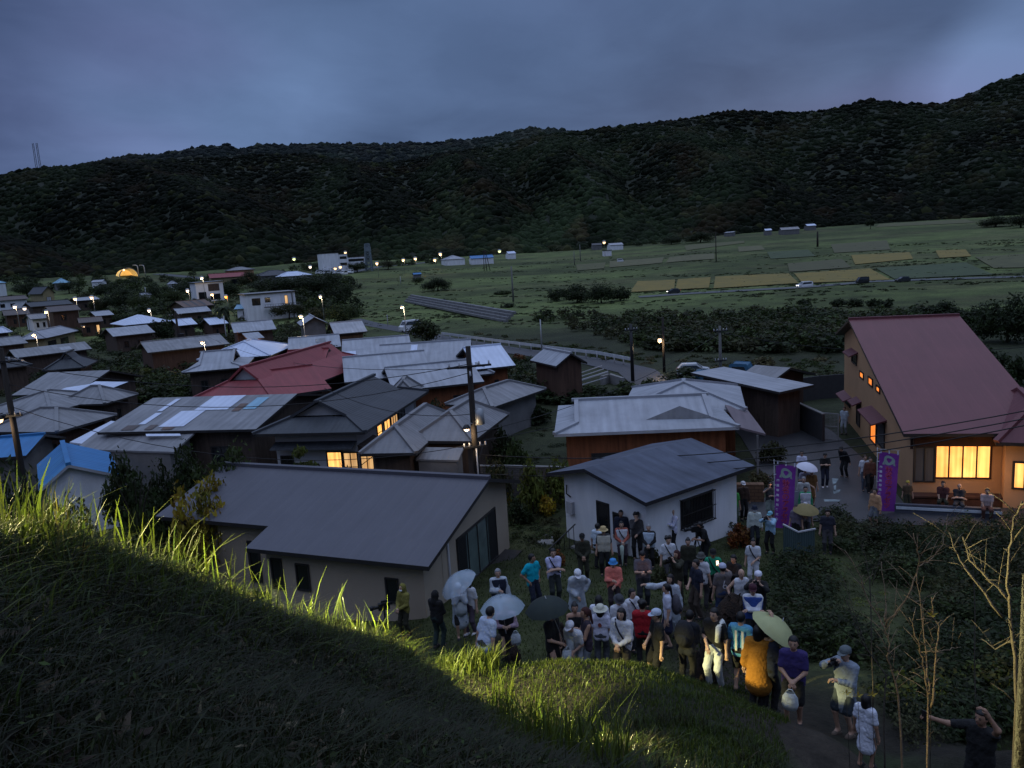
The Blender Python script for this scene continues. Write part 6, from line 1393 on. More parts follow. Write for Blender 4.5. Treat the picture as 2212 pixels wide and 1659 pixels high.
vehicle('white_car', 'white van half hidden by the big dark tree at the village edge', G(886, 716), R(40), 'van', paint('white', (.62, .63, .65))); vehicle('blue_truck', 'blue light truck parked beside the flat-pitched shed', G(1566, 836), R(150), 'truck', paint('blue', (.035, .11, .19)))
vehicle('silver_car', 'pale car whose roof shows above the dark hedge', G(1498, 812), R(170), 'hatch', paint('silver', (.45, .47, .5)))
for k, (px, py, kd) in enumerate(((690, 592, 'van'), (703, 592, 'mpv'), (713, 590, 'van'), (729, 592, 'mpv'), (744, 594, 'van'), (758, 591, 'van'))):
    vehicle('parked_car', ('white van leftmost in the far car park', 'white minivan second from left in the far car park', 'white van third from left in the far car park', 'white minivan under the pair of lamps', 'white van right of the pair of lamps', 'white van rightmost in the far car park')[k], G(px, py), R((20, 35, 28, 60, 70, 80)[k]), kd, paint('white', (.62, .63, .65)), group='cars in the far car park')

# --- cycad trunks left standing in the yard
FUR = mat('shaggy_cycad_bark', (.030, .017, .011), var=.6, scale=9, bump=1.0, bscale=30, rough=1, col2=(.010, .007, .006))
def stump(label, bx, ty, by, wpx, r=None, tuft=False, lean=None):
    p = AG(bx, by, r) if r else GF(bx, by, 0); d = (p - Vector(CP)).length / FPX; rad = wpx * d / 2; top = None
    lo, hi = .2, 6
    for _ in range(30):
        md = (lo + hi) / 2
        if proj(p + Vector((0, 0, md)))[1] > ty: lo = md
        else: hi = md
    h = lo; e = empty('cycad_trunk', p, 0, label, 'tree trunk', 'shaggy cycad trunks in the yard'); b = MB(); r_ = random.Random(bx)
    lx, ly = lean or (0, 0)
    pth = [Vector((lx * t, ly * t, -.2 + (h + .2) * t)) for t in np.linspace(0, 1, 9)]; b.tube(pth, [rad * q for q in (.9, 1, 1.02, 1, 1.03, 1.02, .98, .8, .3)], 12)
    for k in range(int(150 + h * 60)):                                        # leaf-base scales
        t = r_.uniform(.05, .97); a = r_.uniform(0, 6.28); c = pth[0].lerp(pth[-1], t); q = rad * (1.0 if t < .85 else (1.3 - t * .9)); u = Vector((math.cos(a), math.sin(a), 0)); s = rad * r_.uniform(.16, .3)
        v = Vector((-math.sin(a), math.cos(a), 0)) * s; o_ = c + u * q * .93; b.add([o_ - v, o_ + v, o_ + u * s * .9 + Vector((0, 0, s * 1.5))], [(0, 1, 2)])
    b.build('trunk', FUR, e)
    if tuft:
        b = MB(); b.ell(pth[-1] + Vector((0, 0, .08)), (rad * .55, rad * .55, .14), 7, 5); b.build('crown', PALE, e)
        for k in range(7): a = k * .9; b = MB() if k == 0 else b; b.poly([pth[-1] + Vector((0, 0, .2)), pth[-1] + Vector((math.cos(a) * .14, math.sin(a) * .14, .3)), pth[-1] + Vector((math.cos(a + .4) * .12, math.sin(a + .4) * .12, .24))])
        b.build('leaf_tuft', LM['dark'], e)
    return e
stump('dark cycad trunk with a pale cut crown by the white house rail', 1280, 1100, 1150, 17, r=29.8, tuft=True); stump('dark pointed cycad trunk beside the white house door', 1347, 1078, 1150, 17, r=28.6); stump('dark cycad trunk in front of the white house corner', 1403, 1080, 1140, 15, r=29.0)
stump('shaggy cycad trunk with an orange-lit edge among the front row of people', 1216, 1346, 1440, 27, r=15.8); stump('short reddish cycad stump beside the woman with the clear umbrella', 1113, 1394, 1440, 25, r=16.2)
stump('thick leaning cycad trunk at the right front of the crowd', 1505, 1312, 1450, 52, r=14.8, lean=(.95, .5))
for o in list(bpy.data.objects):
    if o.type == 'EMPTY' and o.name.split('.')[0] in ('minivan', 'kei_van', 'dark_car', 'white_van', 'silver_car'): o.scale = (.74, .74, .74)
# ------------------------------------------------------------------ people
def surfnet(f, lo, hi, h):
    "naive surface nets of a distance field"
    xs = [np.arange(lo[i], hi[i] + h, h) for i in range(3)]
    Xg, Yg, Zg = np.meshgrid(*xs, indexing='ij'); g = f(Xg, Yg, Zg)
    s = g < 0; n0, n1, n2 = g.shape
    acc = np.zeros((n0 - 1, n1 - 1, n2 - 1, 3)); cnt = np.zeros((n0 - 1, n1 - 1, n2 - 1))
    cn = [(i, j, k) for i in (0, 1) for j in (0, 1) for k in (0, 1)]
    sl = lambda o: tuple(slice(o[a], g.shape[a] - 1 + o[a]) for a in range(3))
    for a in cn:
        for ax in range(3):
            if a[ax]: continue
            b = list(a); b[ax] = 1; ga, gb = g[sl(a)], g[sl(b)]; m = (ga < 0) != (gb < 0)
            t = np.where(m, ga / np.where(m, ga - gb, 1), 0)
            for c in range(3): acc[..., c] += np.where(m, a[c] + (t if c == ax else 0), 0)
            cnt += m
    m = cnt > 0; idx = np.full(m.shape, -1); idx[m] = np.arange(m.sum())
    I = np.argwhere(m); V = (I + acc[m] / cnt[m][:, None]) * h + np.array(lo)
    Fs = []
    for ax in range(3):
        u, v = (ax + 1) % 3, (ax + 2) % 3
        sh = [slice(None)] * 3; sh2 = [slice(None)] * 3; sh[ax] = slice(0, -1); sh2[ax] = slice(1, None)
        ch = s[tuple(sh)] != s[tuple(sh2)]; P = np.argwhere(ch)
        ok = (P[:, u] > 0) & (P[:, v] > 0) & (P[:, u] < g.shape[u] - 1) & (P[:, v] < g.shape[v] - 1); P = P[ok]
        if not len(P): continue
        ins = s[tuple(P.T)]
        def cell(du, dv): q = P.copy(); q[:, u] += du; q[:, v] += dv; return idx[tuple(q.T)]
        q = np.stack([cell(-1, -1), cell(0, -1), cell(0, 0), cell(-1, 0)], 1); q[~ins] = q[~ins][:, ::-1]; Fs.append(q)
    return V, np.concatenate(Fs)
def field(prims, k=.03):
    "smooth union of round cones (a, b, ra, rb) and ellipsoids ('e', c, r, M)"
    def f(X, Y, Z):
        P = np.stack([X, Y, Z], -1); out = np.full(X.shape, 9.0)
        for q in prims:
            if isinstance(q[0], str):
                p = P - np.array(q[1])
                if q[3] is not None: p = p @ q[3]
                r = np.array(q[2]); l = np.linalg.norm(p / r, axis=-1); l2 = np.linalg.norm(p / r ** 2, axis=-1); d = l * (l - 1) / np.maximum(l2, 1e-6)
            else:
                a, b, ra, rb = q[:4]; a = np.array(a, float); b = np.array(b, float); ba = b - a; pa = P - a
                if len(q) > 4: sc = np.array([1, 1 / q[4], 1]); ba = ba * sc; pa = pa * sc
                t = np.clip((pa @ ba) / max(ba @ ba, 1e-9), 0, 1); d = np.linalg.norm(pa - t[..., None] * ba, axis=-1) - (ra + (rb - ra) * t)
            hh = np.clip(.5 + .5 * (out - d) / k, 0, 1); out = out * (1 - hh) + d * hh - k * hh * (1 - hh)
        return out
    return f
def folds(f, ph):
    return lambda X, Y, Z: f(X, Y, Z) + .0055 * np.sin(X * 31 + 9 * np.sin(Z * 11 + ph)) * np.sin(Z * 23 + 7 * np.sin(X * 13 + ph) + Y * 9) + .004 * np.sin(X * 67 + Z * 41 + Y * 53 + ph)
def bounds(prims, pad=.06):
    lo = np.full(3, 9.0); hi = -lo
    for q in prims:
        if isinstance(q[0], str): c = np.array(q[1]); r = max(q[2]); lo = np.minimum(lo, c - r); hi = np.maximum(hi, c + r)
        else:
            for p, r in ((q[0], q[2]), (q[1], q[3])): p = np.array(p); lo = np.minimum(lo, p - r); hi = np.maximum(hi, p + r)
    return lo - pad, hi + pad
def ik(a, t, l1, l2, hint):
    a = np.array(a, float); t = np.array(t, float); d = t - a; L = np.linalg.norm(d); mx = (l1 + l2) * .995
    if L > mx: t = a + d * mx / L; d = t - a; L = mx
    L = max(L, abs(l1 - l2) + .01); x = (l1 * l1 - l2 * l2 + L * L) / (2 * L); y = math.sqrt(max(l1 * l1 - x * x, 0)); u = d / np.linalg.norm(d)
    h = np.array(hint, float); h = h - u * (h @ u); h /= np.linalg.norm(h) + 1e-9
    return a + u * x + h * y, t
ARM = {'down': ((.27, .03, .80), (.4, -1, 0)), 'hips': ((.19, .03, .97), (1, -.9, .1)), 'chest': ((.04, .27, 1.17), (.6, -.4, -.8)), 'belly': ((.04, .23, 1.0), (.8, -.5, -.4)), 'cross': ((-.13, .21, 1.14), (.7, .2, -.8)), 'face': ((.07, .27, 1.5), (.8, -.1, -.7)),
       'phone': ((.05, .34, 1.22), (.6, -.4, -.8)), 'raise': ((.2, .22, 1.80), (.9, .2, 0)), 'point': ((.5, .38, 1.43), (.2, -.5, -.8)), 'chin': ((.03, .17, 1.44), (.6, 0, -.8)), 'umb': ((.09, .24, 1.18), (.6, -.5, -.7)), 'bag': ((.26, .08, .84), (.3, -1, 0)), 'lap': ((.1, .32, .72), (.8, -.4, -.2)), 'side': ((.34, .12, .98), (.6, -.8, 0)), 'back': ((.1, -.2, .95), (.9, -.3, 0))}
SKIN = [mat('skin_tone_%d' % k, c, var=.12, scale=6, rough=.55) for k, c in enumerate(((.40, .25, .18), (.34, .20, .14), (.27, .155, .105), (.46, .31, .235)))]
EYE = mat('dark_eye', (.012, .01, .01), var=.1, scale=5, rough=.3); LIP = mat('lip', (.22, .08, .07), var=.1, scale=5); HAIR = {'black': mat('black_hair', (.010, .009, .010), var=.4, scale=20, rough=.5), 'brown': mat('brown_hair', (.035, .018, .012), var=.4, scale=20, rough=.5), 'grey': mat('grey_hair', (.22, .22, .23), var=.3, scale=20), 'auburn': mat('auburn_hair', (.05, .015, .014), var=.4, scale=20)}
def cloth(c, kind=''):
    nm = 'cloth_%03d_%03d_%03d%s' % tuple([int(q * 999) for q in c] + [kind])
    if kind == 'clear': return mat('clear_raincoat', (.50, .56, .64), var=.35, scale=7, rough=.35, alpha=.72, spec=.5, bump=.5, bscale=12)
    return mat(nm, c, var=.22, scale=5, rough=.9, bump=.4, bscale=22)
def smooth_obj(name, V, F, m, parent, mi=None):
    return mesh_np(name, V, F, m, parent, smooth=True, mi=mi)
def person(label, px, py, yaw, top, tcol, bot, bcol, hair='short', hcol='black', hat=None, hatcol=(.5, .5, .5), ar='down', al='down', h=1.66, skin=0, lean=0, turn=0, nod=0, mask=False, shoe=(.03, .03, .03), stance=0, r=None, rmin=14.3, seat=0, group='people watching in the yard', vest=None, res=.024, extra=None):
    p = GF(px, py, h * .985 - seat, rmin) if r is None else AG(px, py, r)
    rz = math.pi + R(yaw) - math.atan2(p.x, p.y); s = h / 1.7
    root = None
    hr = 1.0
    th = R(lean); c_, s_ = math.cos(th), math.sin(th); pz = .92 - seat
    def U_(q):                                                              # upper body point, bent forward at the pelvis
        x, y, z = q; z -= .92; return np.array([x, y * c_ + z * s_, pz + z * c_ - y * s_])
    J = {}
    sk = []; N_ = U_((0, .0, 1.47)); HC = U_((0, .015, 1.585))
    Mh = np.array((Matrix.Rotation(R(turn), 3, 'Z') @ Matrix.Rotation(-R(nod + lean * .55), 3, 'X')))
    def Hd(q): return HC + Mh @ np.array(q, float)
    sk += [('e', HC + Mh @ np.array([0, .0, .02]), (.076, .094, .098), Mh), ('e', Hd((0, .028, -.045)), (.056, .066, .068), Mh), ('e', Hd((0, .098, -.015)), (.014, .02, .024), Mh), (U_((0, -.01, 1.40)), HC + np.array([0, -.015, -.06]), .056, .05)]
    for sd in (-1, 1): sk.append(('e', Hd((sd * .077, 0, -.01)), (.012, .022, .03), Mh))
    tor = [(U_((-.075, 0, .95)), U_((-.07, .005, 1.2)), .098, .092, .8), (U_((.075, 0, .95)), U_((.07, .005, 1.2)), .098, .092, .8), (U_((-.09, .005, 1.2)), U_((-.1, 0, 1.36)), .095, .085, .85), (U_((.09, .005, 1.2)), U_((.1, 0, 1.36)), .095, .085, .85), (U_((-.135, -.01, 1.385)), U_((.135, -.01, 1.385)), .056, .056)]
    arms = []; hands = []
    for sd, a in ((1, ar), (-1, al)):
        t, hint = ARM[a]; S = U_((sd * .172, -.01, 1.372)); tg = U_((sd * t[0], t[1], t[2])); E, Wr = ik(S, tg, .285, .25, U_((sd * hint[0], hint[1], hint[2] + .92)) - U_((0, 0, .92))); arms.append((S, E, Wr))
        d = Wr - E; d /= np.linalg.norm(d); hands.append((Wr, d, sd, a))
    legs = []
    for sd in (-1, 1):
        Hp = np.array([sd * .088, 0, pz - .02]); ft = np.array([sd * (.10 + .03 * (stance == 2)), sd * .05 * (1 + 3 * (stance == 1)), .085])
        if seat: ft = np.array([sd * .13, .30, .085])
        K, A_ = ik(Hp, ft, .43, .42, (sd * .12, 1, .15 if seat else 0)); legs.append((Hp, K, A_))
    bare = [q for q in sk]
    for S, E, Wr in arms: bare += [(S, E, .05, .042), (E, Wr, .042, .029)]
    for Wr, d, sd, a in hands: bare.append((Wr, Wr + d * .08, .032, .036, 1))
    for Hp, K, A_ in legs: bare += [(Hp, K, .078, .055), (K, A_, .055, .036), (A_, A_ + np.array([0, .13, -.05]), .04, .033)]
    body_pr = bare + [q[:2] + (q[2] * .93, q[3] * .93) + q[4:] for q in tor]
    lo, hi = bounds(body_pr); V, F = surfnet(field(body_pr, .028), lo, hi, res)
    V = V * s; Vs = [V]; Fs = [F]; mi = [np.zeros(len(F), int)]; nb = len(V)
    x = MB()
    for sd in (-1, 1): x.ell(Hd((sd * .031, .088, .012)) * s, (.013 * s, .008 * s, .008 * s), 6, 4, 1); x.ell(Hd((sd * .031, .088, .033)) * s, (.018 * s, .007 * s, .004 * s), 6, 4, 1)
    x.ell(Hd((0, .092, -.062)) * s, (.022 * s, .007 * s, .007 * s), 6, 4, 2)
    for Wr, d, sd, a in hands:                                               # five separate, curled fingers
        Wr = np.array(Wr); q = np.cross(d, [0, 0, 1.0]); q = q / (np.linalg.norm(q) + 1e-6); nrm = np.cross(q, d); P0 = Wr + d * .095
        curl = .055 if a in ('down', 'hips', 'point') else .075
        for k, L_ in enumerate((.072, .08, .075, .06)):
            b_ = P0 + q * (k - 1.5) * .019; m_ = b_ + d * L_ * .6 - nrm * curl * .25; e_ = b_ + d * L_ * (1 - curl * 4) - nrm * curl
            x.tube([b_ * s, m_ * s, e_ * s], [.0095 * s, .009 * s, .007 * s], 5, 0)
        tb = Wr + d * .045 + q * .03 * sd; x.tube([tb * s, (tb + d * .035 + q * .022 * sd - nrm * .012) * s, (tb + d * .06 + q * .014 * sd - nrm * .03) * s], [.011 * s, .01 * s, .008 * s], 5, 0)
    Fx = []; mx_ = []
    for f_, m_ in zip(x.f, x.m):
        q = [i + nb for i in f_]
        if len(q) == 4: Fx.append(q); mx_.append(m_)
        elif len(q) == 5: Fx.append(q[:4]); mx_.append(m_); Fx.append([q[0], q[3], q[4], q[4]]) if False else None
    V = np.concatenate([V, np.array(x.v)]); F = np.concatenate([F, np.array(Fx)]); mi = np.concatenate([mi[0], np.array(mx_)])
    body = mesh_np('person', V, F, [SKIN[skin], EYE, LIP], None, smooth=True, mi=mi); tag(body, label, 'person', group); body.location = p; body.rotation_euler = (0, 0, rz)
    def part(name, prims, m, k=.03, cut=None, rs=res):
        lo, hi = bounds(prims); f0 = field(prims, k)
        if name not in ('hair', 'face_mask'): f0 = folds(f0, px * .37)
        f = f0 if cut is None else (lambda X, Y, Z: np.maximum(f0(X, Y, Z), cut(X, Y, Z)))
        V, F = surfnet(f, lo, hi, rs); o = smooth_obj(name, V * s, F, m, body); return o
    def inf(pr, g): return [q[:2] + (q[2] + g, q[3] + g) + q[4:] if not isinstance(q[0], str) else q for q in pr]
    # --- trousers, skirt or shorts
    pel = [(np.array([-.075, 0, pz + .02]), np.array([.075, 0, pz + .02]), .118, .118, .85)]
    bm_ = cloth(bcol)
    if bot in ('pants', 'shorts'):
        pr = list(pel)
        for Hp, K, A_ in legs:
            if bot == 'pants': pr += [(Hp, K, .098, .075), (K, K + (A_ - K) * .93, .075, .062)]
            else: pr += [(Hp, Hp + (K - Hp) * .85, .1, .092)]
        part('trousers' if bot == 'pants' else 'shorts', pr, bm_, .035)
    else:
        zl = .12 if bot == 'longskirt' else .42; wid = .2 if bot == 'longskirt' else .19
        part('skirt', pel + [(np.array([0, 0, pz]), np.array([0, 0.02, max(zl, .12) + .1 - seat * .3]), .13, wid, .8)], bm_, .04)
    for Hp, K, A_ in legs:
        b = MB(); c = (A_ + np.array([0, .055, -.045])) * s; b.ell(c, (.05 * s, .132 * s, .05 * s), 8, 6); b.box((c + np.array([0, 0, -.03]) * s), (.085 * s, .23 * s, .03 * s)); b.build('shoe', cloth(shoe), body)
    # --- upper garment
    tm = cloth(tcol, 'clear' if top == 'clear' else '')
    slv = {'tee': .72, 'tank': 0, 'cami': 0}.get(top, 2)
    g = .022 if top in ('tee', 'long', 'tank', 'cami') else .029
    pr = inf(tor, g) + [(U_((-.085, 0, .86)), U_((-.08, 0, 1.0)), .118, .112, .82), (U_((.085, 0, .86)), U_((.08, 0, 1.0)), .118, .112, .82)]
    if top in ('tank', 'cami'): pr = [q for q in pr[:4]] + pr[5:]
    if slv:
        for S, E, Wr in arms:
            if slv < 1: pr += [(S, S + (E - S) * slv, .068, .066)]
            else: pr += [(S, E, .066 + g * .4, .056 + g * .3), (E, E + (Wr - E) * .93, .056 + g * .3, .043 + g * .3)]
    if top in ('clear', 'coat', 'poncho'):
        zb = .48 if top == 'coat' else .42
        pr += [(U_((0, -.01, 1.2)), np.array([0, .0, zb + .12 - seat * .5]), .16, .25 if top != 'coat' else .2, .78)]
        if top in ('clear', 'poncho'):
            for S, E, Wr in arms: pr += [(E, E + (Wr - E) * .8, .085, .09)]
    nz_ = U_((0, 0, 1.452))[2] if not lean else 9
    o = part({'tee': 'shirt', 'long': 'shirt', 'tank': 'vest_top', 'cami': 'camisole', 'hood': 'hooded_jacket', 'clear': 'raincoat', 'poncho': 'raincoat', 'coat': 'coat', 'jacket': 'jacket'}.get(top, 'shirt'), pr, tm, .035, cut=lambda X, Y, Z: Z - (nz_ if top not in ('cami',) else U_((0, 0, 1.36))[2]))
    if vest: part('waistcoat', inf(tor[:4], .048) + [(U_((-.085, 0, .9)), U_((-.08, 0, 1.0)), .126, .12, .84), (U_((.085, 0, .9)), U_((.08, 0, 1.0)), .126, .12, .84)], cloth(vest), .03, cut=lambda X, Y, Z: Z - (U_((0, 0, 1.42))[2] if not lean else 9))
    # --- hair, hood, hats
    hm = HAIR[hcol]; iM = Mh
    def hair_cut(X, Y, Z):
        q = (np.stack([X, Y, Z], -1) - HC) @ iM; yy, zz = q[..., 1], q[..., 2]; return np.minimum(yy - .035, .062 - zz)
    if top == 'hood' and hat == 'hood':
        part('hood', [('e', Hd((0, -.012, .01)), (.105, .125, .14), Mh), (U_((0, -.04, 1.38)), U_((0, -.03, 1.46)), .1, .1)], tm, .04, cut=lambda X, Y, Z: ((np.stack([X, Y, Z], -1) - HC) @ iM)[..., 1] - .062)
    elif hair != 'bald':
        hp = [('e', Hd((0, -.012, .024)), (.09, .108, .112), Mh)]
        if hair == 'long': hp += [(Hd((0, -.07, 0)), U_((0, -.10, 1.24)), .085, .06, .7), (Hd((.06, -.02, -.02)), U_((.085, .0, 1.3)), .04, .03), (Hd((-.06, -.02, -.02)), U_((-.085, .0, 1.3)), .04, .03)]
        elif hair == 'bob': hp += [(Hd((0, -.05, 0)), Hd((0, -.05, -.11)), .09, .085, .8), (Hd((.065, -.01, 0)), Hd((.07, .0, -.1)), .035, .04), (Hd((-.065, -.01, 0)), Hd((-.07, .0, -.1)), .035, .04)]
        elif hair == 'bun': hp += [('e', Hd((0, -.1, .09)), (.05, .05, .05), None)]
        elif hair == 'tail': hp += [(Hd((0, -.1, .03)), U_((0, -.13, 1.34)), .035, .025)]
        elif hair == 'curly': hp += [('e', Hd((math.cos(a) * .07, -.02 + math.sin(a) * .06, .06 + .03 * (a % 2))), (.05, .05, .05), None) for a in np.arange(0, 6.2, .9)]
        part('hair', hp, hm, .02, cut=hair_cut, rs=.017)
    M4 = Matrix([list(r_) for r_ in Mh])
    if hat and hat != 'hood':
        b = MB(); cc = Hd((0, -.006, .03)) * s; q = s
        if hat in ('cap', 'beanie'):
            b.lathe(cc, [(.102 * q, .0), (.106 * q, .03 * q), (.095 * q, .075 * q), (.06 * q, .103 * q), (.001, .112 * q)], 14, M=M4 @ Matrix.Diagonal((.93, 1.08, 1)))
            if hat == 'cap':
                vs = []; 
                for k in range(9): a = math.pi * (k / 8); vs += [Vector((math.cos(a) * .085 * q, (.07 + math.sin(a) * .11) * q, .012 * q - .02 * math.sin(a) * q))]
                for dz in (0, -.009 * q): b.add([Vector(cc) + M4 @ (v + Vector((0, 0, dz))) for v in vs], [tuple(range(9))])
        else:
            w_ = {'bucket': .15, 'straw': .175, 'sun': .2}[hat]
            b.lathe(cc, [(w_ * q, -.012 * q), (.108 * q, .012 * q), (.106 * q, .04 * q), (.095 * q, .095 * q), (.06 * q, .112 * q), (.001, .115 * q)], 16, M=M4 @ Matrix.Diagonal((.95, 1.06, 1)))
        b.build({'cap': 'cap', 'beanie': 'cap', 'bucket': 'bucket_hat', 'straw': 'straw_hat', 'sun': 'sun_hat'}[hat], cloth(hatcol), body)
    if mask: part('face_mask', [('e', Hd((0, .06, -.05)), (.06, .055, .05), Mh)], cloth((.62, .64, .66)), .01, rs=.014)
    return dict(body=body, s=s, hands=hands, U=U_, H=Hd, p=p, rz=rz, arms=arms)
def world_of(P, q):
    q = Vector(q) * P['s']; return P['p'] + Matrix.Rotation(P['rz'], 3, 'Z') @ q
WHT = (.52, .53, .57); BLK = (.012, .012, .013); NAV = (.014, .018, .035); DKG = (.05, .048, .052); OLV = (.028, .028, .018)
PP = {}
def pp(key, *a, **k): PP[key] = person(*a, **k)
pp('olive', 'person in an olive-green hooded jacket and white face mask left of the crowd', 869, 1265, -50, 'hood', (.17, .15, .035), 'pants', OLV, hat='hood', mask=True, ar='belly', al='belly')
pp('blackhood', 'person in a black hooded top seen from behind near the left wall', 939, 1279, 140, 'hood', BLK, 'pants', (.02, .035, .035), hat='hood', ar='belly', al='belly')
pp('coatcap', 'person in a clear raincoat and white cap with hands at the chin', 989, 1263, 5, 'clear', WHT, 'shorts', BLK, hat='beanie', hatcol=(.62, .66, .74), ar='chin', al='chin', h=1.6)
pp('longhair', 'long-haired woman in a white T-shirt beside the tilted clear umbrella', 1010, 1253, -35, 'tee', WHT, 'pants', (.08, .06, .085), hair='long', shoe=(.6, .6, .62), h=1.62)
pp('greyman', 'grey-haired man in an open clear raincoat near the beige house', 1075, 1232, 5, 'clear', WHT, 'pants', NAV, hcol='grey', ar='chest', al='down', vest=NAV)
pp('teal', 'man in a bright teal polo shirt with hands on hips', 1148, 1200, 38, 'tee', (.0, .33, .43), 'pants', NAV, ar='hips', al='hips', skin=2, shoe=(.6, .6, .62), h=1.74, turn=25, stance=2)
pp('lilac', 'man in a lilac short-sleeved shirt with folded arms and a black strap', 1194, 1188, 12, 'tee', (.44, .44, .62), 'pants', (.03, .036, .036), ar='cross', al='cross', h=1.72)
pp('leaner', 'person in a clear raincoat and white cap leaning forward', 1243, 1222, 10, 'clear', WHT, 'pants', NAV, hat='cap', hatcol=(.62, .63, .68), ar='belly', al='hips', lean=22, nod=15, h=1.7)
pp('camo', 'man in a black cap and dark olive clothes behind the leaning person', 1257, 1155, 5, 'jacket', OLV, 'pants', OLV, hat='cap', hatcol=BLK, ar='belly', al='belly', skin=2)
pp('straw', 'man in a straw hat and cream many-pocketed waistcoat', 1303, 1140, 0, 'tee', DKG, 'pants', BLK, hat='straw', hatcol=(.42, .31, .15), vest=(.46, .43, .36), h=1.7)
pp('whiteback', 'man in a pale shirt half hidden behind the straw hat', 1290, 1133, 150, 'tee', (.5, .58, .66), 'pants', BLK)
pp('terracotta', 'woman in a terracotta cardigan over a white top with a folded umbrella', 1342, 1128, 5, 'long', (.30, .085, .06), 'pants', (.05, .036, .05), hair='tail', vest=WHT, ar='belly', al='belly', h=1.64)
pp('navyman', 'tall man in a navy jacket by the white house door', 1341, 1104, 0, 'jacket', NAV, 'pants', BLK, h=1.78, skin=2)
pp('maskman', 'slim man in a long dark grey shirt with a hand at his mouth', 1374, 1110, -5, 'long', DKG, 'pants', BLK, hair='curly', ar='chin', al='belly', h=1.76)
pp('palehead', 'grey-haired person in a black cardigan over a pale blue top', 1401, 1135, -8, 'long', BLK, 'pants', BLK, hcol='grey', vest=(.40, .47, .55), ar='belly', al='belly', h=1.6)
pp('bald', 'bald man in a white dress shirt looking down at something black', 1453, 1101, -55, 'long', (.56, .57, .72), 'pants', BLK, hair='bald', ar='belly', al='phone', nod=20, h=1.72, skin=0)
pp('whitepolo', 'man in a white polo shirt with dark straps below the bald man', 1443, 1161, 15, 'tee', WHT, 'pants', DKG, hair='curly', h=1.66)
pp('darkwoman', 'woman in dark olive clothes standing left of the video camera', 1486, 1165, 0, 'long', OLV, 'pants', BLK, hair='bun', h=1.6)
pp('cameraman', 'camera operator in black bending behind a video camera', 1524, 1126, -60, 'tee', BLK, 'pants', BLK, ar='phone', al='phone', lean=18, h=1.72, skin=2)
pp('oliveshooter', 'dark-haired woman in olive clothes raising a camera to the left', 1462, 1191, -40, 'long', OLV, 'longskirt', OLV, hair='bob', hcol='auburn', ar='face', al='face', h=1.64)
pp('coral', 'person in a coral jacket and bright blue bucket hat', 1324, 1211, 0, 'jacket', (.60, .17, .13), 'pants', (.04, .03, .035), hat='bucket', hatcol=(.05, .22, .50), ar='chest', al='belly', h=1.6)
pp('phoneman', 'man in a dark grey shirt looking down at a lit phone', 1387, 1192, 3, 'tee', (.085, .078, .095), 'pants', (.025, .028, .035), ar='phone', al='phone', nod=35, h=1.72)
pp('green', 'man in a green T-shirt and black cap', 1540, 1189, 5, 'tee', (.015, .24, .13), 'pants', BLK, hat='cap', hatcol=BLK, h=1.68, skin=2)
pp('navytee', 'man in a navy T-shirt and mottled brown trousers facing left', 1504, 1212, -60, 'tee', NAV, 'pants', (.06, .045, .036), ar='belly', al='down', h=1.68)
pp('straps', 'person in a white shirt and grey hat behind the navy T-shirt', 1514, 1198, 160, 'tee', WHT, 'pants', DKG, hat='bucket', hatcol=(.07, .07, .065), h=1.64)
pp('greytee', 'man in a grey T-shirt with a white figure on the back and blue jeans', 1561, 1221, -165, 'tee', (.11, .095, .095), 'pants', (.035, .055, .12), hat='cap', hatcol=(.42, .44, .56), ar='face', al='down', shoe=(.55, .55, .58), h=1.7)
pp('facelit', 'dark-dressed woman whose face is lit orange by a phone', 1585, 1201, -30, 'long', BLK, 'pants', BLK, hair='tail', ar='phone', al='phone', nod=10, h=1.64)
pp('tank', 'shaven-headed man in a white sleeveless top', 1601, 1232, 20, 'tank', WHT, 'shorts', (.08, .06, .045), hair='bald', ar='side', al='down', h=1.66)
pp('photocap', 'photographer in black with a white cap holding a camera to the eye', 1638, 1237, -10, 'long', BLK, 'pants', BLK, hat='beanie', hatcol=(.62, .63, .72), ar='face', al='face', h=1.68)
pp('bluevest', 'person in a blue waistcoat over white sleeves with folded arms', 1626, 1266, 5, 'long', WHT, 'pants', BLK, hat='cap', hatcol=(.05, .015, .025), vest=(.03, .07, .27), ar='cross', al='cross', h=1.7)
pp('offshoulder', 'woman in a loose white top with a dark shoulder bag right of the crowd', 1627, 1167, -5, 'tee', WHT, 'pants', WHT, hair='bun', h=1.6, ar='down', al='belly')
pp('whitejacket', 'person in a cream jacket, navy bucket hat and white face mask', 1630, 1095, 5, 'jacket', (.48, .52, .48), 'pants', (.02, .024, .03), hat='bucket', hatcol=NAV, mask=True, h=1.64)
pp('bluejacket', 'person in a pale blue jacket and teal cap beside the purple banner', 1664, 1107, -30, 'jacket', (.30, .46, .60), 'pants', BLK, hat='cap', hatcol=(.18, .40, .48), ar='face', al='face', h=1.6)
LG = 'people along the asphalt lane'
pp('fencehead', 'dark-haired woman behind the grey-green sheet fence', 1720, 1115, -20, 'tee', (.16, .13, .18), 'pants', BLK, hair='long', group=LG, h=1.58, r=29.3)
pp('yellowumb', 'person in a pale cap and grey-lilac shirt under a yellow umbrella', 1740, 1106, 5, 'tee', (.23, .21, .26), 'pants', DKG, hat='cap', hatcol=(.45, .43, .48), ar='umb', group=LG, h=1.6, r=29.6)
pp('navyshirt', 'curly-haired man in a dark navy patterned shirt right of the fence', 1788, 1103, 0, 'tee', (.025, .026, .04), 'pants', DKG, hair='curly', group=LG, h=1.68)
pp('tie', 'person in a white shirt with a dark bag across the chest up the lane', 1732, 976, 0, 'tee', (.52, .53, .66), 'pants', NAV, group=LG, ar='belly', al='belly', res=.03)
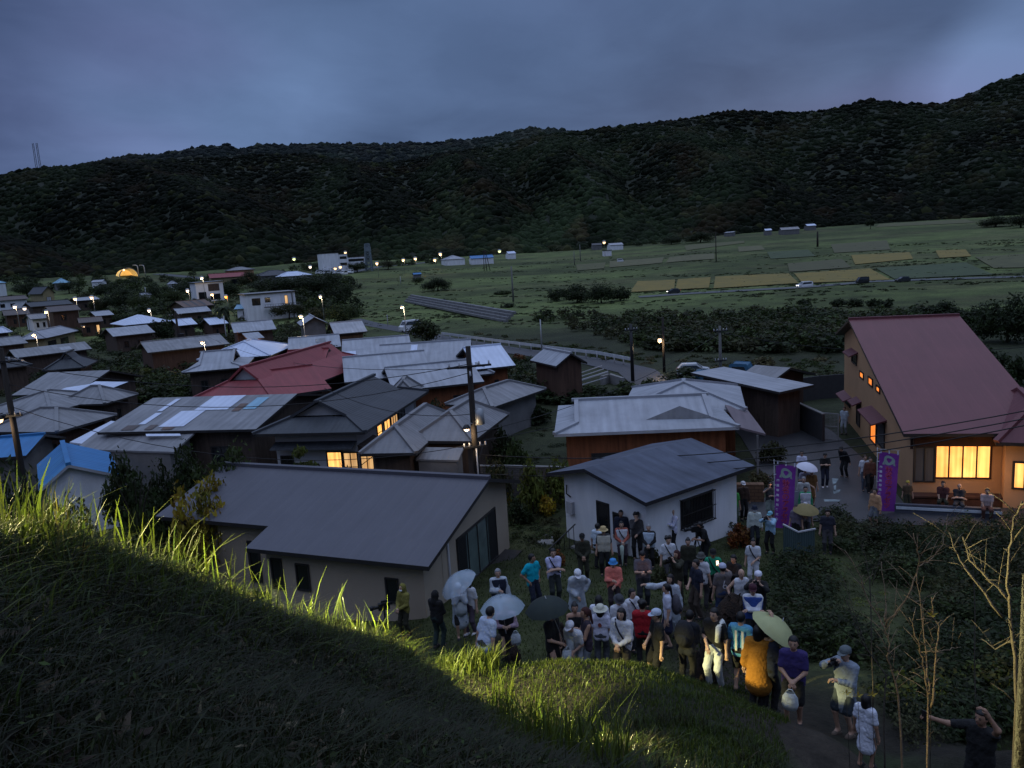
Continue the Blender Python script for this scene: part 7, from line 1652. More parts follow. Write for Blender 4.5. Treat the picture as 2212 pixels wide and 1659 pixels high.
pp('whiteumb', 'person in a lilac top under a white umbrella in the lane', 1739, 1011, 0, 'tee', (.26, .25, .33), 'pants', DKG, group=LG, ar='umb', res=.03)
pp('ochre', 'person in an ochre dress beside the white umbrella', 1753, 1016, 20, 'tee', (.12, .06, .02), 'skirt', (.12, .06, .02), group=LG, ar='belly', res=.03)
pp('greyjacket', 'person in a pale grey jacket in the lane between white and green tops', 1736, 1032, 0, 'jacket', (.33, .34, .34), 'pants', DKG, hcol='grey', group=LG, res=.03)
pp('greencardigan', 'person in a green cardigan over white near the banner', 1740, 1052, 5, 'long', (.025, .22, .10), 'pants', BLK, vest=WHT, group=LG, h=1.6, res=.028)
pp('blackwalker', 'person in black with head bowed walking down the lane', 1782, 980, 10, 'tee', BLK, 'pants', NAV, group=LG, ar='phone', al='phone', nod=30, shoe=(.5, .5, .52), res=.03)
pp('bowing', 'person in black with a white collar bending in the upper lane', 1826, 961, -40, 'long', BLK, 'pants', BLK, group=LG, lean=25, res=.03)
pp('whitetee', 'person in a white T-shirt and jeans walking by the plum-roofed house', 1869, 985, 10, 'tee', WHT, 'pants', (.05, .06, .085), hcol='brown', group=LG, stance=1, res=.03)
pp('brownjacket', 'person in a rust-brown jacket beside the white T-shirt walker', 1880, 989, 15, 'jacket', (.11, .045, .03), 'pants', BLK, group=LG, stance=1, res=.03)
pp('shorts', 'person in pale shorts holding a lit phone behind the left banner', 1664, 1044, 0, 'tee', (.05, .055, .06), 'shorts', (.24, .29, .26), group=LG, ar='face', al='phone', shoe=(.4, .3, .25), res=.028)
pp('wallcap', 'person in a white cap and dark clothes by the orange-lit stone wall', 1605, 1042, 20, 'long', (.05, .03, .022), 'pants', BLK, hat='cap', hatcol=(.60, .58, .60), group=LG, res=.028)
pp('greentop', 'person in a lime-green top peeking from behind the white house', 1584, 1054, 10, 'tee', (.06, .30, .06), 'pants', (.05, .09, .05), group=LG, res=.028)
pp('tantop', 'person in a glowing tan top beside the right banner pole', 1891, 1057, -40, 'long', (.46, .26, .14), 'shorts', (.12, .13, .15), group=LG, res=.028)
pp('palewall', 'pale-dressed person standing against the side of the plum-roofed house', 1824, 874, -20, 'tee', (.40, .45, .50), 'pants', (.30, .33, .36), hcol='brown', group=LG, r=47.5, res=.035)
SG = 'people sitting below the lit window'
pp('sit1', 'person in dark red sitting left below the lit window', 2038, 1042, 0, 'tee', (.07, .025, .025), 'pants', OLV, group=SG, seat=.42, ar='lap', al='lap', res=.03, rmin=28)
pp('sit2', 'man in a dark shirt with folded arms sitting in the middle below the lit window', 2073, 1047, 0, 'tee', (.025, .026, .032), 'pants', DKG, hair='bald', group=SG, seat=.42, ar='cross', al='cross', res=.03, rmin=28)
pp('sit3', 'person in a pale pink T-shirt sitting at the right on the low wall', 2133, 1057, 5, 'tee', (.38, .29, .28), 'pants', (.09, .04, .03), group=SG, seat=.42, ar='lap', al='lap', res=.03, rmin=28)
pp('kid', 'child in a yellow hat by the corner of the plum-roofed house', 1961, 1040, 10, 'tee', (.09, .06, .035), 'pants', OLV, hat='beanie', hatcol=(.40, .30, .05), group=SG, h=1.3, res=.03)
FG_ = 'people in the front row of the crowd'
pp('vneck', 'woman in a black V-neck dress turned right in the front row', 1190, 1320, 55, 'tee', BLK, 'skirt', BLK, hair='bun', al='down', ar='belly', h=1.64, group=FG_)
pp('cami', 'woman in a black camisole with hair tied up facing the camera', 1241, 1306, 5, 'cami', BLK, 'pants', DKG, hair='bun', ar='chest', al='down', h=1.63, group=FG_, skin=1)
pp('auburn', 'auburn-haired woman in a dark sleeveless top turned left', 1266, 1337, -80, 'tank', (.035, .025, .04), 'pants', (.16, .18, .21), hair='tail', hcol='auburn', ar='chest', al='chest', h=1.62, group=FG_, skin=1)
pp('whitecaplow', 'person bending low in a white cap in the front row', 1246, 1366, -30, 'tee', WHT, 'pants', (.3, .32, .36), hat='cap', hatcol=(.62, .62, .68), lean=25, ar='belly', al='belly', h=1.5, group=FG_)
pp('whiteback2', 'black-haired person in a white shirt seen from behind', 1293, 1291, 165, 'tee', (.60, .62, .70), 'pants', DKG, hair='bob', h=1.66, group=FG_)
pp('creamhat', 'person in a cream sun hat and white T-shirt with a red print on the back', 1296, 1312, 170, 'tee', (.55, .55, .66), 'pants', (.06, .065, .075), hat='sun', hatcol=(.50, .49, .40), hair='bob', h=1.6, group=FG_)
pp('whitecoat', 'bespectacled person in a white overshirt with backpack straps', 1343, 1340, -25, 'jacket', WHT, 'pants', (.045, .04, .035), ar='belly', al='belly', hair='bob', h=1.62, group=FG_)
pp('greycap', 'person in a dark cap and white shirt with head bowed', 1336, 1289, 30, 'long', WHT, 'pants', DKG, hat='bucket', hatcol=(.05, .052, .06), nod=30, h=1.6, group=FG_)
pp('ponytail', 'woman in a white T-shirt with a navy rucksack strap looking right', 1365, 1275, 40, 'tee', WHT, 'pants', (.05, .055, .065), hair='tail', h=1.62, group=FG_)
pp('red', 'person in a bright red jacket seen from behind', 1387, 1302, 175, 'jacket', (.33, .012, .02), 'pants', BLK, hair='curly', ar='belly', al='belly', h=1.68, group=FG_)
pp('backpack', 'woman in a white T-shirt with a grey backpack facing left', 1440, 1264, -85, 'tee', (.50, .52, .62), 'skirt', (.02, .022, .05), hair='tail', h=1.66, group=FG_)
pp('pointer', 'bob-haired person in a clear raincoat pointing to the left', 1448, 1244, -30, 'clear', WHT, 'pants', (.4, .45, .5), hair='bob', al='down', ar='point', h=1.66, group=FG_)
pp('darkcap', 'dark-dressed person in a white-fronted cap turned left', 1419, 1342, -70, 'tee', BLK, 'shorts', BLK, hat='cap', hatcol=(.40, .45, .55), hcol='brown', ar='belly', al='down', h=1.62, group=FG_)
pp('crouch', 'person in black crouching with a black rucksack', 1481, 1366, 160, 'jacket', (.012, .014, .02), 'pants', BLK, lean=25, ar='belly', al='belly', h=1.55, group=FG_)
pp('towel', 'dark-shirted man with a white towel on his shoulder', 1544, 1363, -30, 'tee', BLK, 'pants', (.42, .45, .48), h=1.68, group=FG_, ar='belly', al='down', rmin=14.3)
pp('stripe', 'person in a light blue T-shirt with white stripes and black shorts', 1600, 1358, 165, 'tee', (.075, .25, .42), 'shorts', BLK, h=1.66, group=FG_, rmin=14.3)
pp('mustard', 'person in a mustard-orange raincoat seen from behind raising an arm', 1638, 1401, 165, 'poncho', (.24, .10, .01), 'pants', BLK, hair='bob', ar='raise', al='down', h=1.62, group=FG_, rmin=13.2)
pp('navyumb', 'person in dark navy holding the tilted pale yellow umbrella', 1656, 1376, 150, 'long', NAV, 'pants', BLK, ar='umb', h=1.68, group=FG_, rmin=13.2)
pp('purple', 'person in a purple T-shirt climbing the path with a white bag', 1714, 1392, -5, 'tee', (.035, .024, .11), 'shorts', BLK, hair='short', ar='belly', al='belly', h=1.64, group=FG_, rmin=12.6, skin=1)
pp('greycoat', 'person in a long grey raincoat and cap holding a camera and paper', 1827, 1401, -35, 'coat', (.20, .235, .29), 'shorts', (.03, .04, .05), hat='cap', hatcol=(.10, .12, .13), ar='face', al='chest', h=1.7, group=FG_, rmin=12.0, res=.02, shoe=(.12, .09, .07))
pp('whitefrill', 'dark-haired child in a frilled white dress at the lower right', 1871, 1506, 150, 'tee', (.55, .57, .66), 'skirt', (.55, .57, .66), hair='bob', h=1.15, group=FG_, rmin=10.2, res=.02, skin=2)
pp('raised', 'dark figure raising a phone at the lower right corner', 2122, 1541, -30, 'tee', (.014, .014, .015), 'pants', BLK, ar='point', al='raise', h=1.62, group=FG_, rmin=9.5, res=.02, skin=2)
pp('pink', 'woman in a pink cardigan over black holding an upright clear umbrella', 1091, 1305, 0, 'long', (.36, .26, .32), 'longskirt', BLK, hair='tail', vest=BLK, ar='umb', al='umb', h=1.62, turn=30, group=FG_)
pp('seatwoman', 'long-haired woman in an olive jacket crouching with a white bag', 1060, 1357, 0, 'jacket', (.045, .04, .03), 'pants', NAV, hair='long', hcol='brown', ar='lap', al='lap', seat=.40, h=1.6, group=FG_)
pp('bluewhite', 'dark-haired person in a pale blue-white T-shirt bending left of the clear umbrella', 1043, 1333, 130, 'tee', (.42, .48, .60), 'pants', DKG, lean=18, h=1.62, group=FG_)
# --- things carried
UG = 'umbrellas in the crowd'
def umbrella(label, px, py, wpx, P, m, tilt=(0, 0), shaft=.75, group=UG, alpha=None):
    d = (P['p'] - Vector(CP)).length / FPX; rad = wpx * d / 2
    hnd = world_of(P, np.array(P['hands'][0][0]) + np.array(P['hands'][0][1]) * .09)
    # apex sits on the sight line at the holder's distance
    q = ray(px, py); rr_ = math.hypot(hnd.x, hnd.y); top = AT(px, py, rr_ - .05)
    ax = (top - hnd); Ln = ax.length; ax.normalize()
    e = empty('umbrella', hnd, 0, label, 'umbrella', group); M_ = Vector((0, 0, 1)).rotation_difference(ax).to_matrix()
    if tilt != (0, 0): M2 = M_ @ Matrix.Rotation(R(tilt[0]), 3, 'X') @ Matrix.Rotation(R(tilt[1]), 3, 'Y')
    else: M2 = M_
    c = ax * Ln; b = MB(); prof = [(.001, 0), (.3 * rad, -.04 * rad), (.6 * rad, -.16 * rad), (.85 * rad, -.34 * rad), (rad, -.52 * rad)]; vs = []; n = 16
    for (r_, z) in prof:
        for k in range(n): a = 2 * math.pi * k / n; f = 1 if k % 2 == 0 else (1 - .05 * r_ / rad); vs.append(Vector(c) + M2 @ Vector((r_ * f * math.cos(a), r_ * f * math.sin(a), z)))
    b.add(vs, [(i * n + k, i * n + (k + 1) % n, (i + 1) * n + (k + 1) % n, (i + 1) * n + k) for i in range(4) for k in range(n)], 0, True); b.build('canopy', m, e)
    b = MB(); b.tube([-ax * .12, c + M2 @ Vector((0, 0, .06))], .008, 6); b.build('shaft', GALV, e); b = MB(); b.tube([-ax * .18, -ax * .02], .015, 6); b.build('handle', PALE, e)
    for k in range(0, n, 2):
        a = 2 * math.pi * k / n; b = MB(); b.tube([c + M2 @ Vector((r_ * math.cos(a), r_ * math.sin(a), z - .008)) for r_, z in prof], .004, 3); b.build('rib', GALV, e)
CLR = mat('clear_umbrella_sheet', (.42, .52, .62), var=.15, scale=4, rough=.25, alpha=.5, spec=.5)
umbrella('clear umbrella tilted to the left over the person in the white cap', 978, 1246, 82, PP['coatcap'], CLR, (0, -14)); umbrella('clear umbrella held upright by the woman in the pink cardigan', 1082, 1290, 90, PP['pink'], CLR)
umbrella('black umbrella over the front row', 1178, 1293, 88, PP['vneck'], mat('black_umbrella_cloth', (.018, .026, .024), var=.3, scale=3), (0, 12)); umbrella('white umbrella open in the lane', 1746, 1000, 42, PP['whiteumb'], mat('white_umbrella_cloth', (.55, .54, .62), var=.1, scale=3))
umbrella('yellow-brown umbrella open above the sheet fence', 1742, 1090, 50, PP['yellowumb'], mat('yellow_umbrella_cloth', (.36, .29, .13), var=.2, scale=3, translucent=.4)); umbrella('pale yellow umbrella tilted to the right at the front right of the crowd', 1688, 1340, 96, PP['navyumb'], mat('pale_yellow_umbrella_cloth', (.50, .52, .27), var=.2, scale=3, translucent=.35), (0, 30))
def item(name, label, cat, P, hand, bm_fn, m, rz=0, off=(0, 0, 0), group=None):
    h_ = P['hands'][hand]; w_ = world_of(P, np.array(h_[0]) + np.array(h_[1]) * .1 + np.array(off)); b = MB(); bm_fn(b); o = b.build(name, m, label=label, cat=cat, group=group); o.location = w_; o.rotation_euler = (0, 0, P['rz'] + rz); return o
BAGW = mat('white_plastic_bag', (.55, .60, .63), var=.25, scale=9, rough=.4, bump=.6, bscale=18, translucent=.25); BAGB = cloth((.014, .015, .02))
def bag(w_, d_, h_):
    def f(b):
        b.lathe((0, 0, -h_), [(.001, 0), (w_ * .45, .01), (w_ * .56, h_ * .3), (w_ * .5, h_ * .65), (w_ * .3, h_ * .85)], 10, M=Matrix.Diagonal((1, d_ / w_, 1)))
        b.tube([(-w_ * .28, 0, -h_ * .16), (-w_ * .1, 0, .0), (w_ * .1, 0, .0), (w_ * .28, 0, -h_ * .16)], .012, 5)
    return f
item('tote_bag', 'pale bag hanging in front of the person with the tilted umbrella', 'bag', PP['coatcap'], 0, bag(.3, .16, .45), BAGW, off=(0, .06, -.22)); item('plastic_bag', 'thin white plastic bag beside the pink cardigan', 'bag', PP['pink'], 1, bag(.22, .14, .36), BAGW, off=(-.18, .0, -.12)); item('plastic_bag', 'crumpled white bag held by the woman in the black dress', 'bag', PP['vneck'], 0, bag(.26, .2, .28), BAGW, off=(0, .05, -.03))
item('plastic_bag', 'white bag held by the auburn-haired woman', 'bag', PP['auburn'], 0, bag(.2, .16, .36), BAGW, off=(0, .02, -.05)); item('plastic_bag', 'white bag carried up the path by the person in purple', 'bag', PP['purple'], 1, bag(.24, .14, .36), BAGW, off=(0, .05, -.06)); item('tote_bag', 'white bag on the lap of the crouching long-haired woman', 'bag', PP['seatwoman'], 0, bag(.24, .16, .3), BAGW, off=(0, .06, .12))
PHB = mat('black_phone', (.012, .012, .013), var=.1, scale=5, rough=.3); SCR = emat('phone_screen', (1, .72, .48), 2.6)
def phone(label, P, lit=True, tilt=0):
    h_ = P['hands'][0]; w_ = world_of(P, np.array(h_[0]) + np.array(h_[1]) * .13 + np.array([-.03, .02, .02])); b = MB(); b.box((0, 0, 0), (.075, .010, .15)); o = b.build('phone', PHB, label=label, cat='phone', group='phones in hands'); o.location = w_; o.rotation_euler = (R(-50 + tilt), 0, P['rz'])
    b = MB(); b.poly([(.033, -.0056, -.068), (-.033, -.0056, -.068), (-.033, -.0056, .068), (.033, -.0056, .068)][::-1]); b.build('screen', SCR if lit else DGL, o)
    if lit: point(w_ + Matrix.Rotation(P['rz'], 3, 'Z') @ Vector((0, -.12, .1)), .5, (1, .5, .25), .03)
phone('lit phone in the hands of the man in the dark grey shirt', PP['phoneman']); phone('phone lighting the face of the dark-dressed woman', PP['facelit'], True, 20); phone('phone held up by the man in the grey T-shirt', PP['greytee'], True, 40); phone('bright phone of the person in pale shorts', PP['shorts'], True, 50); phone('dark phone raised in the lower right corner', PP['raised'], False, 50)
CAMB = mat('black_camera_body', (.012, .012, .013), var=.2, scale=6, rough=.4)
def camera_thing(label, P, big=False):
    h_ = P['hands'][0]; w_ = world_of(P, np.array([0, h_[0][1] + .03, h_[0][2] + .02])); e = empty('camera', w_, P['rz'], label, 'camera', 'hand-held cameras')
    b = MB(); b.box((0, 0, 0), (.14, .06, .1)); b.box((0, 0, .06), (.05, .05, .035)); b.build('camera_body', CAMB, e); b = MB(); b.lathe((0, .03, -.005), [(.036, 0), (.036, .09), (.042, .09), (.042, .11), (.03, .11)], 10, M=Matrix.Rotation(R(-90), 3, 'X')); b.build('lens', CAMB, e)
camera_thing('camera at the eye of the white-capped photographer', PP['photocap']); camera_thing('camera raised by the dark-haired woman in olive', PP['oliveshooter']); camera_thing('camera raised by the person in the pale blue jacket', PP['bluejacket']); camera_thing('camera held by the person in the long grey raincoat', PP['greycoat'])
def tripod(label, loc, hgt, yaw, vid=True):
    e = empty('tripod_camera', loc, yaw, label, 'video camera', 'cameras on tripods')
    for k in range(3): a = k * 2.1 + .4; b = MB(); b.tube([(0, 0, hgt - .2), (math.cos(a) * .42, math.sin(a) * .42, -.02)], [.022, .016], 6); b.build('leg', CAMB, e)
    b = MB(); b.tube([(0, 0, hgt - .3), (0, 0, hgt)], .03, 8); b.build('column', CAMB, e); b = MB(); b.box((0, 0, hgt + .11), (.34, .13, .2)); b.box((-.02, 0, hgt + .26), (.2, .05, .05)); b.build('camera_body', CAMB, e)
    b = MB(); b.lathe((.17, 0, hgt + .11), [(.05, 0), (.055, .16), (.075, .17), (.075, .24)], 10, M=Matrix.Rotation(R(90), 3, 'Y')); b.build('lens', CAMB, e); b = MB(); b.box((-.2, .12, hgt + .2), (.08, .02, .07)); b.build('viewfinder', DGL, e)
q = PP['cameraman']['p']; tripod('large video camera on a tripod beside its operator', AG(1505, 1200, math.hypot(q.x, q.y) - .15), 1.32, R(185)); q = PP['olive']['p']; tripod('camera on a tripod in front of the person in olive green', AG(838, 1400, math.hypot(q.x, q.y) - .2), 1.2, R(200))
P = PP['backpack']; e = empty('backpack', world_of(P, P['U']((0, -.22, 1.15))), P['rz'], 'grey rucksack on the back of the woman facing left', 'backpack'); b = MB(); b.ell((0, 0, 0), (.17, .12, .27), 12, 8); b.build('pack', cloth((.075, .07, .085)), e); b = MB(); b.ell((0, -.1, -.08), (.12, .05, .12), 10, 6); b.build('pocket', cloth((.06, .056, .07)), e)
P = PP['crouch']; e = empty('backpack', world_of(P, P['U']((0, -.24, 1.2))), P['rz'], 'black rucksack on the crouching person', 'backpack'); b = MB(); b.ell((0, 0, 0), (.2, .16, .28), 12, 8); b.build('pack', BAGB, e); b = MB(); b.ell((0, -.13, -.06), (.13, .06, .13), 10, 6); b.build('pocket', BAGB, e)
def strap(P, m=BAGB, sd=1, name='shoulder_strap', w_=.035):
    U_ = P['U']; b = MB()
    fr = [(sd * .13, .03, 1.46), (sd * .08, .125, 1.36), (0, .135, 1.2), (-sd * .1, .13, 1.06), (-sd * .19, .03, .95)]; pts = [Vector(U_(q)) * P['s'] for q in fr]
    b.tube(pts, w_ * .6, 5); b.build(name, m, P['body'])
for k in ('lilac', 'terracotta', 'offshoulder', 'green'): strap(PP[k])
for k in ('whitepolo', 'straps', 'ponytail', 'whitecoat'): strap(PP[k], name='rucksack_strap', w_=.03)
P = PP['towel']; b = MB(); b.tube([Vector(P['U'](q)) * P['s'] for q in ((-.16, -.1, 1.3), (-.15, -.03, 1.47), (-.14, .1, 1.38), (-.14, .15, 1.1))], [.05, .05, .055, .05], 6); b.build('towel', cloth((.58, .60, .60)), P['body'])
P = PP['terracotta']; h_ = world_of(P, np.array(P['hands'][0][0]) + np.array([0, .1, 0])); e = empty('folded_umbrella', h_, 0, 'furled pale green umbrella held point down by the woman in terracotta', 'umbrella', UG); b = MB(); b.lathe((0, 0, -.72), [(.008, -.1), (.015, 0), (.06, .35), (.075, .6), (.02, .66)], 10); b.build('canopy', mat('pale_green_umbrella', (.40, .47, .40), var=.2, scale=6), e); b = MB(); b.tube([(0, 0, -.08), (0, 0, .08)], .012, 6); b.build('handle', PALE, e)
P = PP['whitetee']; h_ = world_of(P, np.array(P['hands'][1][0])); e = empty('folded_umbrella', h_, 0, 'furled white umbrella carried by the white T-shirt walker', 'umbrella', UG); b = MB(); b.lathe((0, 0, -.6), [(.008, -.1), (.03, .3), (.035, .55), (.01, .62)], 8, M=Matrix.Rotation(R(18), 3, 'Y')); b.build('canopy', mat('white_umbrella_cloth', (.55, .54, .62)), e); b = MB(); b.tube([(0, 0, 0), (0, 0, .1)], .012, 6); b.build('handle', PALE, e)
# figure on the grey T-shirt, round print on the white one, stripes on the blue one: set just proud of the cloth
def back_print(P, name, polys, m, y=-.13):
    b = MB()
    for pl in polys: b.poly([Vector(P['U']((x, y - .012 * math.cos(x * 8), z))) * P['s'] for x, z in pl][::-1])
    b.build(name, m, P['body'])
PR_W = cloth((.5, .5, .54)); ring = lambda cx_, cz_, r0, r1, a0, a1, n: [[(cx_ + r0 * math.cos(a), cz_ + r0 * math.sin(a)), (cx_ + r1 * math.cos(a), cz_ + r1 * math.sin(a)), (cx_ + r1 * math.cos(a2), cz_ + r1 * math.sin(a2)), (cx_ + r0 * math.cos(a2), cz_ + r0 * math.sin(a2))] for a, a2 in [(a0 + (a1 - a0) * k / n, a0 + (a1 - a0) * (k + 1) / n) for k in range(n)]]
back_print(PP['greytee'], 'shirt_figure', ring(.015, 1.13, .035, .06, 0, 6.283, 12) + [[(-.042, 1.14), (-.018, 1.15), (.02, 1.3), (-.005, 1.3)]], PR_W)
back_print(PP['creamhat'], 'shirt_print', [[(math.cos(a) * .05, 1.24 + math.sin(a) * .06) for a in np.linspace(0, 6.1, 12)]], cloth((.22, .06, .05)))
back_print(PP['stripe'], 'shirt_stripe', [[(x - .02, .95), (x + .02, .95), (x + .02, 1.38), (x - .02, 1.38)] for x in (-.06, .07)], PR_W)
# purple festival banners
PURP = mat('purple_banner_cloth', (.21, .042, .31), var=.22, scale=3, rough=.8, translucent=.2)
INKP = mat('pink_banner_ink', (.52, .10, .20), var=.1, scale=4); INKD = mat('dark_red_banner_ink', (.30, .02, .06), var=.1, scale=4); INKW = mat('white_banner_ink', (.55, .55, .66), var=.1, scale=4); INKG = mat('grey_green_banner_ink', (.30, .38, .36), var=.15, scale=4)
def textmesh(body, size, mode):
    c = bpy.data.curves.new('lettering', 'FONT'); c.body = body; c.size = size; c.align_x = 'CENTER'; c.align_y = 'CENTER'; c.resolution_u = 3
    if mode == 'bold': c.offset = size * .045
    o = bpy.data.objects.new('lettering', c); COL.objects.link(o); bpy.context.view_layer.update(); dg = bpy.context.evaluated_depsgraph_get(); me = o.evaluated_get(dg).to_mesh()
    vs = [tuple(v.co) for v in me.vertices]; fs = [tuple(p.vertices) for p in me.polygons]; o.evaluated_get(dg).to_mesh_clear(); bpy.data.objects.remove(o); bpy.data.curves.remove(c); return vs, fs
def banner(label, base, yaw, hgt, W_, H_, lean=0):
    e = empty('banner', base, yaw, label, 'banner', 'purple festival banners'); bend = lambda x, z: .05 * math.sin(x * 7 + z * 1.3) + .03 * math.sin(z * 3.1)
    b = MB(); b.tube([(0, 0, -.1), (0, 0, hgt)], .014, 8); b.build('pole', PALE, e); b = MB(); b.tube([(-.05, 0, hgt - .06), (W_ + .12, 0, hgt - .14)], .009, 6); b.build('crossbar', PALE, e)
    b = MB(); nu, nv = 8, 20; z1 = hgt - .2; x0 = .08; vs = []
    pos = lambda u, v: Vector((x0 + u * W_ + lean * v, bend(u * W_, v * H_), z1 - v * H_ - .08 * u))
    for j in range(nv + 1):
        for i in range(nu + 1): vs.append(pos(i / nu, j / nv))
    b.add(vs, [(j * (nu + 1) + i, j * (nu + 1) + i + 1, (j + 1) * (nu + 1) + i + 1, (j + 1) * (nu + 1) + i) for j in range(nv) for i in range(nu)], 0, True); cl = b.build('cloth', PURP, e)
    b = MB()
    for v in (0.01, .16, .33, .5, .67, .84): b.add([Vector((-.02, -.012, z1 - v * H_ + .02)), pos(0.04, v) + Vector((0, -.012, .02)), pos(.04, v) + Vector((0, -.012, -.02)), Vector((-.02, -.012, z1 - v * H_ - .02))], [(3, 2, 1, 0)])
    for u in (.08, .5, .92): p_ = pos(u, 0); b.add([p_ + Vector((-.025, -.01, -.04)), p_ + Vector((.025, -.01, -.04)), p_ + Vector((.025, -.01, .13)), p_ + Vector((-.025, -.01, .13))], [(0, 1, 2, 3)])
    b.build('tie_loops', INKW, e)
    def place(vs, fs, cu, cv, m, nm, lift):
        b = MB(); out = []
        for (x, y, z) in vs: u, v = cu + x / W_, cv - y / H_; out.append(pos(u, v) + Vector((0, -lift, 0)))
        b.add(out, fs); b.build(nm, m, cl)
    # ring emblem with a bird-like notch
    vs, fs = [], []
    n = 28
    for k in range(n):
        a = 2 * math.pi * k / n; ro = .20 * (1 + .08 * math.cos(3 * a)); ri = .085 * (1 + .3 * math.sin(2 * a) * math.cos(a)); vs += [(ro * math.cos(a), ro * math.sin(a), 0), (ri * math.cos(a), ri * math.sin(a) * 1.15, 0)]
    fs = [(2 * k, 2 * k + 1, (2 * k + 3) % (2 * n), (2 * k + 2) % (2 * n)) for k in range(n)]; b0 = len(vs); vs += [(-.2, -.06, 0), (-.14, -.2, 0), (-.24, -.2, 0), (.2, -.06, 0), (.24, -.22, 0), (.14, -.17, 0)]; fs += [(b0, b0 + 2, b0 + 1), (b0 + 3, b0 + 5, b0 + 4)]
    place(vs, fs, .52, .13, INKG, 'emblem', .012)
    for k, ch in enumerate('秋名のアラセツ'):
        cv = .29 + k * .102; vs, fs = textmesh(ch, .27, 'bold'); place(vs, fs, .54, cv, INKP, 'lettering', .012); vs, fs = textmesh(ch, .27, ''); place(vs, fs, .54, cv, INKD, 'lettering', .016)
    for k, ch in enumerate('国重要無形民俗文化財'[:9]):
        vs, fs = textmesh(ch, .105, 'bold'); place(vs, fs, .14, .26 + k * .075, INKW, 'lettering', .012)
banner('left purple festival banner with pink lettering beside the sheet fence', GF(1673, 1150, 0), R(-10), 3.0, .74, 2.6, -.12); banner('right purple festival banner with pink lettering by the plum-roofed house', GF(1893, 1110, 0), R(-14), 2.85, .74, 2.5, -.1)
# ------------------------------------------------------------------ grass on the bank, litter, bare saplings, unseen floodlights for the crest
GR = [mat('grass_blade_%d' % k, c, rough=.5, var=.35, scale=6, translucent=.45, island=.35, spec=.3) for k, c in enumerate(((.085, .115, .018), (.045, .07, .012), (.11, .10, .028), (.017, .024, .005), (.028, .024, .008)))]  # last two are darkened copies for the shaded near slope
def blades(P, L_, W_, lean, r, bend=.5):
    "P (n,3) roots; returns quads of curved tapering blades"
    n = len(P); a = r.uniform(0, 6.28, n); d = np.stack([np.cos(a), np.sin(a), np.zeros(n)], 1) * r.uniform(.1, 1, n)[:, None] + lean
    sd = np.stack([-np.sin(a + r.normal(0, .5, n)), np.cos(a), np.zeros(n)], 1); Vs = []
    up = np.array([0, 0, 1.0]); bnd = bend * r.uniform(.3, 1.6, n)[:, None]
    for t, w in ((0, 1.0), (.4, .85), (.75, .55), (1.0, .08)):
        c = P + up * (L_ * t)[:, None] * (1 - .35 * bnd * t) + d * (L_ * t * t)[:, None] * bnd
        Vs += [c - sd * (W_ * w / 2)[:, None], c + sd * (W_ * w / 2)[:, None]]
    V = np.stack(Vs, 1).reshape(-1, 3); b = np.arange(n)[:, None] * 8
    F = np.concatenate([b + np.array([[2 * k, 2 * k + 1, 2 * k + 3, 2 * k + 2]]) for k in range(3)], 1).reshape(-1, 4)
    return V, F
def grounded(az, rr):
    x, y = rr * np.sin(az), rr * np.cos(az); z = T(x, y) + np.where(rr < 17, (fbm(x * 1.6, y * 1.6, 3) - .5) * .16 * sstep(2.0, 5, rr), 0); return np.stack([x, y, z - .01], 1)
def azpx(px, py): d = ray(px, py); return math.atan2(d[0], d[1])
CREST = [(-160, 1100, 4.6), (0, 1150, 5.0), (220, 1232, 5.6), (450, 1305, 6.0), (660, 1372, 6.6), (850, 1415, 7.0), (970, 1490, 6.4), (1100, 1568, 5.5), (1200, 1615, 4.9), (1330, 1690, 3.8), (1420, 1720, 3.4)]
ca = np.array([azpx(p, q) for p, q, r_ in CREST]); cr_ = np.array([r_ for p, q, r_ in CREST])
r = np.random.default_rng(2024)
def clumpy(n, a0, a1, r0, r1, sd, sharp=.5):
    az = r.uniform(a0, a1, n * 3); rr = np.sqrt(r.uniform(r0 ** 2, r1 ** 2, n * 3)); x, y = rr * np.sin(az), rr * np.cos(az)
    k = fbm(x * 1.1, y * 1.1, sd) + .35 * r.random(n * 3) > sharp + .12; return az[k][:n], rr[k][:n]
parts_ = []
# short cover on the near slope
az, rr = clumpy(62000, ca[0] - .1, ca[-1], 1.9, 8.0, 17); k = rr < np.interp(az, ca, cr_) + .6; az, rr = az[k], rr[k]
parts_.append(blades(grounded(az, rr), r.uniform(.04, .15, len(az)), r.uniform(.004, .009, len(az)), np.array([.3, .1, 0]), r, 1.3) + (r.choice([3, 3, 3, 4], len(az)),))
# tall blades along the crest
n = 9500; u = r.uniform(ca[0], ca[-1], n); base = np.interp(u, ca, cr_); off = r.normal(-.05, .38, n); tall = np.clip(fbm(u * 16, u * 0, 5) * 1.5 - .15, .25, 1.15) * (1 - .6 * sstep(azpx(820, 1400), azpx(960, 1480), u))
parts_.append(blades(grounded(u, base + off), r.uniform(.18, .56, n) * tall, r.uniform(.006, .016, n), np.array([.25, -.1, 0]), r, .75) + (r.choice([0, 0, 0, 1, 2], n),))
n = 680; u = np.concatenate([r.uniform(ca[1], ca[5], 300), r.uniform(azpx(1060, 1560), azpx(1360, 1680), 380)]); base = np.interp(u, ca, cr_); parts_.append(blades(grounded(u, base + r.normal(-.1, .3, n)), r.uniform(.28, .6, n), r.uniform(.008, .016, n), np.array([.15, 0, 0]), r, .5) + (r.choice([0, 0, 1], n),))
n = 9000; u = r.uniform(ca[0], ca[6], n); base = np.interp(u, ca, cr_); parts_.append(blades(grounded(u, base - np.abs(r.normal(0, .7, n))), r.uniform(.08, .26, n), r.uniform(.005, .011, n), np.array([.3, -.05, 0]), r, 1.1) + (r.choice([1, 1, 0, 4], n),))
